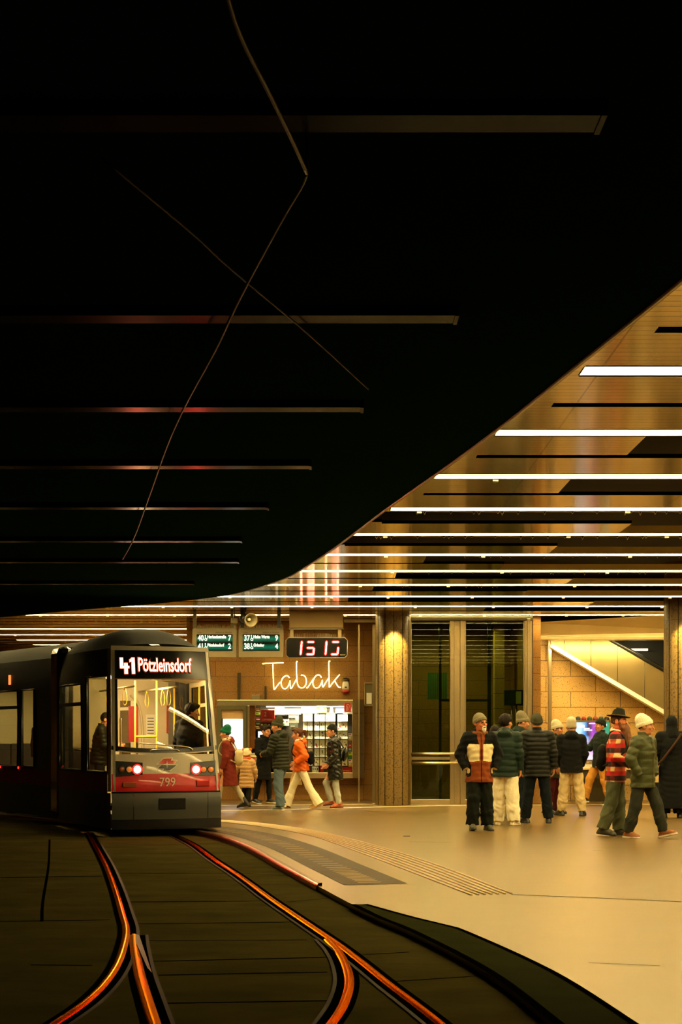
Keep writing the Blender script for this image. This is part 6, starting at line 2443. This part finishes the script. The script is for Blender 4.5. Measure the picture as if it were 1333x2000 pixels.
def plaid():
    m, nt, b = new_mat('plaid_flannel')
    tc = node(nt, 'ShaderNodeTexCoord')
    sp = node(nt, 'ShaderNodeSeparateXYZ')
    nt.links.new(tc.outputs['Object'], sp.inputs[0])
    fz = mathn(nt, 'FRACT', mathn(nt, 'MULTIPLY', sp.outputs[2], 1 / 0.21))
    fx = mathn(nt, 'FRACT', mathn(nt, 'ADD', mathn(nt, 'MULTIPLY', mathn(nt, 'ADD', sp.outputs[0], sp.outputs[1]), 1 / 0.19), 0.1))
    zb = mathn(nt, 'LESS_THAN', fz, 0.36)
    zw = mathn(nt, 'GREATER_THAN', fz, 0.68)
    xb = mathn(nt, 'LESS_THAN', fx, 0.40)
    c = mixc(nt, zb, rgb(196, 22, 18), rgb(40, 22, 18))
    c = mixc(nt, zw, c, rgb(196, 84, 46))
    c = mixc(nt, mathn(nt, 'MULTIPLY', zw, xb), c, rgb(222, 190, 130))
    c = mixc(nt, mathn(nt, 'MULTIPLY', mathn(nt, 'MULTIPLY', xb, 0.6), mathn(nt, 'SUBTRACT', 1.0, zw)), c, rgb(120, 20, 16))
    nt.links.new(c, b.inputs['Base Color'])
    b.inputs['Roughness'].default_value = 0.85
    return m


PLAID = plaid()


def gnd(x, y):
    p = G(x, y)
    return (p.x, p.y)


def at_d(x, d):
    return ((x - CX) * d / FPX, d)


def seg_dist(P, a, b):
    ba = b - a
    t = np.clip(((P - a) @ ba) / (ba @ ba), 0, 1)
    return np.linalg.norm(P - a - t[:, None] * ba, axis=1)


def ski_jacket(P):
    """0 black, 1 cream, 2 brown, 3 dark zip"""
    x, y, z = np.abs(P[:, 0]), P[:, 1], P[:, 2]
    m = np.zeros(len(P))
    fr = y < -0.02
    arm = np.min([np.minimum(seg_dist(P, a, b), seg_dist(P, b, c)) for a, b, c in ARMS], axis=0) < 0.098
    body = ~arm | (x < 0.15)
    m[fr & body & (z > 1.04) & (z < 1.33) & (x > 0.026)] = 1
    m[body & (z <= 1.075 - 0.22 * np.clip(x - 0.05, 0, 0.08))] = 2
    m[fr & (x < 0.028)] = 2
    m[fr & (x < 0.060 - 0.25 * np.clip(1.42 - z, 0, 1)) & (z > 1.33)] = 2
    m[fr & (x < 0.006) & (y < -0.06)] = 3
    for a, b, c in ARMS:
        m[(np.linalg.norm(P - c, axis=1) < 0.055)] = 1
    return m


def zipped(P):
    return ((P[:, 1] < -0.05) & (np.abs(P[:, 0]) < 0.007)).astype(float)


STAND = (2, 3, 3, 0, 10)
POCK = ((0.42, -0.10, -0.9), (-0.30, 0.40, -0.86))
HANG = ((0.16, -0.04, -1), (0.05, 0.18, -1))
RELAX = ((0.14, 0.05, -1), (0.0, 0.35, -0.95))
# left group at the shop window, right group in the queue: (picture x, ground y)
P1 = dict(label='woman in a green pompom beanie and maroon coat half hidden by the tram', at=at_d(447, 29.6), face=-100, H=1.70, legL=(20, 2, 8, -6, 5), legR=(-17, 2, 14, 10, 5), lean=4,
          armL=RELAX, armR=RELAX, trousers=dict(mat=LEGG, r=(0.088, 0.062, 0.048), fold=0.0015), shoes=dict(mat=BLACKL, shaft=0.16),
          jacket=dict(name='coat', mat=[MAROON], hem=0.52, thick=0.024, flare=0.03, hood=True), head=(-5, 4, 0), head_items=[hair(HAIRB, cap=True), beanie(TEALK, 0.02, pom=TEALK), wrap(FUR, 'fur_collar', 1.53, 0.085, 0.03)])
P2 = dict(label='child in a beige quilted coat and a bear-eared hat seen from behind', at=at_d(482, 30.5), face=165, H=1.17, head_scale=1.42, cell=0.006, legL=(14, 2, 10, 0, 5), legR=(-10, 2, 12, 14, 5), armL=((0.55, 0.1, -0.8), (0.3, 0.2, -0.7)), armR=((0.28, 0.1, -0.9), (0.05, 0.25, -1)),
          trousers=dict(mat=BLACKC, r=(0.09, 0.075, 0.06)), shoes=dict(mat=BLACKL, shaft=0.1), jacket=dict(name='coat', mat=[BEIGEP], hem=0.60, thick=0.055, flare=0.02, rip=(0.012, 0.12), hood=True),
          head_items=[hair(HAIRB, cap=True), beanie(FUR, 0, 0.05, -0.03, 0.012, ears=C_('ear_orange', 206, 110, 50)), wrap(C_('scarf_orange', 222, 100, 40), 'scarf', 1.55, 0.10, 0.045)])
P3 = dict(label='dark-haired woman in a long black coat facing the man in jeans', at=at_d(515, 31.6), face=48, H=1.71, legL=(8, 2, 6, 0, 6), legR=(-6, 2, 8, 10, 6), armL=((0.18, 0.15, -1), (-0.45, 0.85, 0.0)), armR=((0.2, 0.2, -1), (-0.35, 0.9, 0.15)), lean=3,
          trousers=dict(mat=BLACKC, r=(0.088, 0.062, 0.046), fold=0.001), shoes=dict(mat=BLACKL, sole=SOLEW), jacket=dict(name='coat', mat=[BLACKC], hem=0.55, thick=0.022, flare=0.035, collar=True), head=(6, 10, 0), head_items=[hair(HAIRD, vol=0.004, long=0.0), wrap(BLACKC, 'scarf', 1.53, 0.075, 0.03)])
P4 = dict(label='man in a dark quilted jacket, dark beanie and blue jeans before the shop', at=at_d(549, 29.0), face=-122, H=1.83, legL=(-4, 3, 2, 0, 6), legR=(22, 2, 36, 14, 6), armL=((0.2, 0.3, -0.9), (-0.35, 0.9, -0.15)), armR=((0.22, 0.32, -0.9), (-0.3, 0.9, -0.1)), lean=4, cell=0.0065,
          trousers=dict(mat=JEANS, r=(0.105, 0.085, 0.082), fold=0.006), shoes=dict(mat=SNEAKG, sole=SOLEW), jacket=dict(mat=[OLIVEP], hem=0.80, thick=0.030, rip=(0.011, 0.068), hood=True), head=(10, 8, 0), head_items=[hair(HAIRD, cap=True), beanie(GREYD, 0.03)])
P5 = dict(label='woman in an orange puffer jacket and white flared trousers striding left', at=at_d(589, 29.8), face=-95, H=1.70, legL=(-24, 2, 6, 14, 3), legR=(26, 2, 6, -8, 3), armL=((0.2, -0.45, -0.9), (0.0, 0.75, -0.4)), armR=((0.2, -0.1, -1), (-0.1, 0.7, -0.6)), lean=5, cell=0.0065,
          trousers=dict(mat=WHITET, r=(0.100, 0.076, 0.115), drop=0.04, fold=0.003), shoes=dict(mat=BEIGES, sole=SOLEG), jacket=dict(mat=[ORANGEP], hem=0.86, thick=0.040, rip=(0.006, 0.14), hood=True, fold=0.004), head=(0, 4, 0), head_items=[hair(HAIRB, tail=True), wrap(C_('scarf_white', 226, 214, 190), 'scarf', 1.53, 0.075, 0.03)])
P6 = dict(label='woman in a shiny black hooded coat, black beanie and pale jeans', at=at_d(654, 30.0), face=-84, H=1.72, legL=(-2, 2, 8, 2, 4), legR=(24, 2, 40, 6, 4), armL=((0.15, 0.0, -1), (-0.15, 0.6, -0.7)), armR=((0.15, 0.02, -1), (-0.15, 0.6, -0.7)), lean=3, cell=0.0065,
          trousers=dict(mat=JEANSL, r=(0.092, 0.068, 0.056), fold=0.003), shoes=dict(mat=LEATHER, shaft=0.07), jacket=dict(name='coat', mat=[GLOSSB], hem=0.60, thick=0.034, flare=0.015, rip=(0.006, 0.16), hood=True, fold=0.004), head=(0, 2, 0), head_items=[hair(HAIRD, cap=True), beanie(BLACKK, 0.0, cuff=False), glasses(GLASSF)])
P7 = dict(label='white-bearded man in a black, cream and brown jacket walking toward the camera', at=gnd(937, 1621.5), face=6, H=1.85, legL=(4, 2, 4, 0, 10), legR=(9, 2, 12, -6, 4), armL=POCK, armR=POCK, lean=1, cell=0.0058, nohandL=True, nohandR=True, skin=plain('skin_ruddy', rgb(214, 128, 84), 0.5, 0, 0.08, 30), brow=BROWG,
          trousers=dict(mat=DARKT, r=(0.112, 0.098, 0.098), fold=0.007), shoes=dict(mat=plain('shoe_olive', rgb(58, 56, 38), 0.6, 0, 0.2, 20)), jacket=dict(mat=[BLACKC, CREAMJ, BROWNJ, BLACKP], hem=0.74, thick=0.036, flare=0.015, hood=True, fn=ski_jacket, fold=0.004), head=(30, 2, -4), head_items=[hair(HAIRB, cap=True), beanie(GREYK, 0.0, 0.04, -0.05), beard(BEARDW, 0.012), glasses(GLASSF), wrap(C_('hood_lining', 120, 70, 36), 'hood_lining', 1.50, 0.105, 0.03)])
P17 = dict(label='walker in dark clothes hidden between the bearded man and the white-trousered man', at=at_d(966, 26.2), face=160, H=1.68, legL=(-12, 2, 36, 40, 5), legR=(6, 2, 5, 0, 5), cell=0.009, trousers=dict(mat=JEANSD, r=(0.10, 0.08, 0.072)), shoes=dict(mat=SNEAKG), jacket=dict(mat=[BLACKC], hem=0.82, thick=0.02), head_items=[hair(HAIRD)])
P8 = dict(label='dark-haired man in a green padded jacket and loose white trousers, back turned', at=at_d(987, 24.3), face=168, H=1.86, legL=(5, 2, 4, 0, 4), legR=(-4, 4, 3, 0, 20), armL=POCK, armR=HANG, lean=2, cell=0.0062,
          trousers=dict(mat=WHITET, r=(0.118, 0.108, 0.098), fold=0.007, drop=0.02), shoes=dict(mat=SNEAKW, sole=SOLEW), jacket=dict(mat=[GREENP], hem=0.78, thick=0.036, rip=(0.007, 0.10), hood=True), head=(-28, 0, 0), head_items=[hair(HAIRD, vol=0.006)])
P9 = dict(label='person in a grey slouchy beanie and dark coat facing right in the queue', at=at_d(1014, 27.2), face=128, H=1.90, legL=(4, 2, 4, 0, 6), legR=(-4, 2, 4, 0, 0), armL=HANG, armR=RELAX, lean=4, cell=0.0068,
          trousers=dict(mat=NAVY, r=(0.11, 0.09, 0.10), fold=0.005), shoes=dict(mat=plain('shoe_dusty', rgb(120, 96, 56), 0.6, 0, 0.2, 20), sole=SOLEG), jacket=dict(mat=[C_('coat_dark_green', 28, 40, 34)], hem=0.70, thick=0.034, hood=True), head=(-28, 10, 0), head_items=[hair(HAIRD, cap=True), beanie(GREYK, 0.03, 0.03, -0.03)])
P10 = dict(label='broad man in a black quilted jacket and olive beanie, legs apart, back turned', at=at_d(1050, 24.9), face=182, H=1.88, legL=(3, 7, 3, 0, 35), legR=(-3, 6, 2, 0, 8), armL=((0.22, -0.02, -1), (0.02, 0.16, -1)), armR=((0.22, -0.02, -1), (0.05, 0.16, -1)), lean=3, cell=0.0062, shoulder=0.20,
           trousers=dict(mat=NAVY, r=(0.112, 0.086, 0.080), fold=0.005), shoes=dict(mat=BLACKL), jacket=dict(mat=[BLACKP], hem=0.76, thick=0.040, rip=(0.010, 0.075)), head=(0, 0, 0), head_items=[hair(HAIRD, cap=True), beanie(GREYD, 0.0, 0.04, -0.06)])
P11 = dict(label='woman in a pale beanie and dark red trousers facing right beside the broad man', at=at_d(1083, 27.7), face=72, H=1.76, legL=(4, 2, 5, 0, 6), legR=(-6, 2, 6, 4, 6), armL=RELAX, armR=RELAX, lean=3,
           trousers=dict(mat=REDT, r=(0.10, 0.078, 0.068)), shoes=dict(mat=BLACKL, shaft=0.1), jacket=dict(mat=[C_('parka_olive', 48, 52, 36)], hem=0.70, thick=0.032, hood=True), head=(-12, 6, 0), head_items=[hair(HAIRB, cap=True), beanie(GREYL, 0.01, 0.04, -0.03)])
P12 = dict(label='person in a black jacket, light grey beanie and beige cargo trousers, back turned', at=at_d(1117, 27.1), face=172, H=1.81, legL=(4, 7, 4, 0, 30), legR=(-2, 7, 4, 0, 14), armL=((0.16, 0.05, -1), (-0.2, 0.5, -0.8)), armR=((0.2, 0.05, -1), (-0.2, 0.5, -0.8)), lean=3, cell=0.0065, nohandL=True, nohandR=True,
           trousers=dict(mat=CARGO, r=(0.11, 0.092, 0.066), fold=0.008), shoes=dict(mat=BLACKL, shaft=0.17), jacket=dict(mat=[BLACKC], hem=0.80, thick=0.036, hood=True), head=(4, 6, 0), head_items=[hair(HAIRD, cap=True), beanie(GREYL, 0.01, 0.02, -0.05, cuff=False)])
P13 = dict(label='smiling person in a dark beanie and tan trousers before the advertising screen', at=at_d(1173, 31.2), face=-78, H=1.84, legL=(-8, 2, 8, 8, 5), legR=(26, 2, 12, -4, 3), armL=RELAX, armR=((0.15, 0.5, -0.8), (-0.1, 0.95, 0.12)), lean=-2,
           trousers=dict(mat=TAN, r=(0.105, 0.085, 0.075), fold=0.006), shoes=dict(mat=plain('shoe_dark_green', rgb(40, 52, 40), 0.5, 0, 0.2, 20), sole=SOLEW), jacket=dict(mat=[C_('jacket_slate', 32, 42, 38)], hem=0.78, thick=0.030), head=(6, 2, 0), head_items=[hair(HAIRD, cap=True), beanie(BLACKK, 0.0)])
P14 = dict(label='man with a very long brown beard, felt hat and red plaid jacket', at=gnd(1204, 1632), face=72, H=1.86, legL=(4, 2, 5, 0, 6), legR=(-7, 2, 10, 6, 10), armL=((0.16, 0.05, -1), (-0.25, 0.75, -0.4)), armR=((0.18, 0.05, -1), (-0.25, 0.80, -0.42)), lean=2, cell=0.0058, skin=plain('skin_ruddy', rgb(214, 128, 84), 0.5, 0, 0.08, 30),
           trousers=dict(mat=JEANSG, r=(0.112, 0.092, 0.088), fold=0.007), shoes=dict(mat=plain('shoe_olive', rgb(58, 56, 38), 0.6, 0, 0.2, 20)), jacket=dict(mat=[PLAID], hem=0.78, thick=0.028), head=(-4, 0, 0), head_items=[hair(HAIRB, cap=True), beard(BEARDB, 0.20), fedora(FELT, FELTB), wrap(WHITEK, 'shirt_collar', 1.52, 0.072, 0.024)])
P15 = dict(label='clean-shaven man in a white beanie and olive puffer jacket stepping right', at=gnd(1257, 1637), face=48, H=1.80, legL=(20, 6, 8, -14, 8), legR=(-8, 3, 8, 0, 6), armL=POCK, armR=POCK, lean=1, cell=0.0058, nohandL=True, nohandR=True,
           trousers=dict(mat=JEANSD, r=(0.106, 0.086, 0.068), fold=0.006), shoes=dict(mat=SUEDE, sole=SOLEW), jacket=dict(mat=[GREENO, OLIVEP], hem=0.76, thick=0.040, rip=(0.008, 0.115), fn=zipped), head=(30, 0, 0), head_items=[hair(HAIRD, cap=True), beanie(WHITEK, 0.015, 0.035, -0.03, 0.006)])
P16 = dict(label='person wrapped in a long black cloak at the right edge, back turned', at=at_d(1313, 26.4), face=176, H=1.86, legL=STAND, legR=STAND, armL=((0.34, 0.1, -0.9), (-0.2, 0.6, -0.7)), armR=((0.30, 0.1, -0.9), (-0.2, 0.5, -0.8)), lean=2, cell=0.008, nohandL=True, nohandR=True,
           trousers=dict(mat=BLACKC, r=(0.115, 0.11, 0.11)), shoes=dict(mat=BLACKL), jacket=dict(name='cloak', mat=[BLACKC], hem=0.16, thick=0.045, flare=0.02), head=(10, 0, 0), head_items=[headscarf(BLACKC)])
for q in (P1, P2, P3, P4, P5, P6, P7, P17, P8, P9, P10, P11, P12, P13, P14, P15, P16):
    person(q)


def tram_at(u, v):
    p = TM @ Vector((u, v, 0))
    return (p.x, p.y)


P18 = dict(label='dark-haired passenger in a black hooded jacket behind the tram rear window', at=tram_at(0.56, 1.0), z=TZ + 0.345, face=150, H=1.74, armL=RELAX, armR=RELAX, lean=8, cell=0.0062, trousers=dict(mat=NAVY), shoes=dict(mat=BLACKL), jacket=dict(mat=[BLACKC], hem=0.78, thick=0.036, hood=True), head=(-48, 6, 0), head_items=[hair(HAIRD, vol=0.012)])
P19 = dict(label='passenger in a dark puffer looking down behind the tram side window', at=tram_at(-0.56, 2.75), z=TZ + 0.345, face=95, H=1.62, armL=((0.1, 0.3, -0.9), (-0.2, 0.9, 0.1)), armR=((0.1, 0.3, -0.9), (-0.2, 0.9, 0.1)), lean=6, cell=0.008, trousers=dict(mat=NAVY), shoes=dict(mat=BLACKL), jacket=dict(mat=[BLACKP], hem=0.78, thick=0.034, rip=(0.008, 0.08)), head=(0, 18, 0), head_items=[hair(HAIRD)])
p20 = TM @ c2(-0.62, 1.9, 0)
P20 = dict(label='passenger in dark clothes standing in the second tram carriage', at=(p20.x, p20.y), z=TZ + 0.33, face=170, H=1.66, lean=3, cell=0.009, trousers=dict(mat=NAVY), shoes=dict(mat=BLACKL), jacket=dict(mat=[NAVY], hem=0.78, thick=0.03), head=(0, 8, 0), head_items=[hair(HAIRD, cap=True), beanie(GREYK)])
for q in (P18, P19, P20):
    person(q)

# bags that people carry
worn('backpack', 'cream backpack hanging low on the back of the maroon coat', 'backpack', P1, pack(C_('backpack_cream', 206, 188, 140), C_('strap_pale', 190, 172, 130), (0.14, 0.085, 0.19), 1.12, 0.235, -12))
worn('backpack', 'small black backpack behind the orange puffer jacket', 'backpack', P5, pack(BLACKC, BLACKC, (0.12, 0.07, 0.15), 1.12, 0.22, -8))
worn('backpack', 'black backpack worn over the red plaid jacket', 'backpack', P14, pack(BLACKC, C_('strap_dark_green', 36, 44, 36), (0.14, 0.075, 0.20), 1.12, 0.205))


def tote(c, t):
    mb = MB()
    Wp = c['arms']['R'][2] * c['s']
    x, y, z = Wp
    mb.prism([(x - 0.02, y - 0.12, z - 0.40), (x - 0.02, y + 0.14, z - 0.40), (x - 0.02, y + 0.07, z - 0.10), (x - 0.02, y - 0.05, z - 0.10)], (0.06, 0, 0))
    mb.build('bag_body', MATS['panel_and_bag_cream'], t)
    mb = MB()
    mb.tube(spline([Vector((x + 0.01, y - 0.04, z - 0.10)), Vector((x + 0.01, y - 0.01, z - 0.02)), Vector((x + 0.01, y + 0.02, z - 0.02)), Vector((x + 0.01, y + 0.06, z - 0.10))], 5), 0.007, 5)
    mb.build('handle', MATS['panel_and_bag_cream'], t)


P4b = P4
worn('shopping_bag', 'white shopping bag hanging between the blue jeans and the white flared trousers', 'bag', P5, tote)


def sling(c, t):
    mb = MB()
    s = c['s']
    P = [Vector(c['up'](*p) * s) for p in ((-0.15, 0.10, 1.47), (-0.04, 0.185, 1.32), (0.08, 0.20, 1.16), (0.20, 0.17, 1.0), (0.27, 0.10, 0.92))]
    mb.tube(spline(P, 5), 0.022, 6)
    mb.build('strap', C_('strap_brown', 58, 38, 24), t)
    Fm = Field(0.01)
    Fm.ell(c['up'](0.29, 0.03, 0.84), (0.06, 0.15, 0.12), 0, R=c['U'])
    V, Q = Fm.mesh()
    surf('bag_body', V, Q, BLACKL, t, s)


worn('shoulder_bag', 'black shoulder bag on a brown strap across the black cloak', 'bag', P16, sling)


def hip_bag(c, t):
    Fm = Field(0.008)
    s = c['s']
    Fm.ell(c['up'](0.02, 0.235, 1.15), (0.15, 0.06, 0.17), 0, R=c['U'] @ rotx(DEG(-14)))
    V, Q = Fm.mesh(lambda X, Y, Z: 0.002 * np.sin(40 * X + 20 * Z))
    surf('bag_body', V, Q, GLOSSB, t, s)
    mb = MB()
    mb.tube(spline([Vector(c['up'](*p) * s) for p in ((0.09, 0.21, 1.28), (0.12, 0.10, 1.46), (0.11, -0.02, 1.51), (0.10, -0.14, 1.38))], 5), 0.014, 6)
    mb.build('strap', BLACKL, t)


worn('backpack', 'slack black backpack behind the shiny black coat', 'backpack', P6, hip_bag)
# ================================================================== light, camera, world
WARM = (1.0, 0.77, 0.32)
lamp('column_spot', 'SPOT', (W(768.5, 0, 31.3).x, 31.3 - 0.85, ZC - 0.03), 800, WARM, 0.04, rot=(DEG(14), 0, 0), spot=DEG(75), blend=0.35)
lamp('column_spot_right', 'SPOT', (W(1337, 0, 28.6).x, 28.6 - 0.85, ZC - 0.03), 800, WARM, 0.04, rot=(DEG(14), 0, 0), spot=DEG(75), blend=0.35)
lamp('wall_fill_light', 'AREA', (W(1170, 0, 31.7).x, 32.25, 3.55), 80, WARM, (2.6, 0.1), rot=(DEG(28), 0, 0))  # added fill that brightens the right wall, no fitting exists here
lamp('lobby_fill_light', 'AREA', (2.4, 34.3, 4.05), 60, WARM, (2.4, 1.0))  # added fill to show the lobby stone, its ceiling has no lamps
lamp('kiosk_light', 'AREA', (W(610, 0, 33.1).x, 33.09, 2.12), 95, (1.0, 0.88, 0.62), (2.0, 0.05), rot=(DEG(20), 0, 0))
p = TM @ Vector((-0.1, 1.6, 2.45))
lamp('cabin_light', 'POINT', p, 190, (1.0, 0.72, 0.34), 0.25)
p = TM @ c2(0.0, 1.6, 2.4)
lamp('second_cabin_light', 'POINT', p, 28, (1.0, 0.72, 0.34), 0.25)

w = bpy.data.worlds.new('world')
SC.world = w
w.use_nodes = True
bg_ = w.node_tree.nodes['Background']
bg_.inputs[0].default_value = (0.45, 1.0, 0.62, 1)
bg_.inputs[1].default_value = 0.0035

cam = bpy.data.cameras.new('camera')
cam.sensor_fit = 'HORIZONTAL'
cam.sensor_width = 36.0
cam.lens = FPX / 1333 * 36.0
cam.shift_x = 0.0
cam.shift_y = (HY - 1000) / 1333
cam.clip_end = 200
co = bpy.data.objects.new('camera', cam)
COL.objects.link(co)
co.location = (0, 0, EYE)
co.rotation_euler = (PI / 2, 0, 0)
SC.camera = co
vs = SC.view_settings
vs.view_transform = 'Standard'
vs.look = 'None'
vs.gamma = 1.0
vs.use_curve_mapping = False
vs.exposure = 0.32
SC.cycles.use_denoising = True
SC.cycles.max_bounces = 8
SC.cycles.transparent_max_bounces = 12
SC.cycles.sample_clamp_indirect = 8.0
SC.cycles.caustics_reflective = False
SC.cycles.caustics_refractive = False
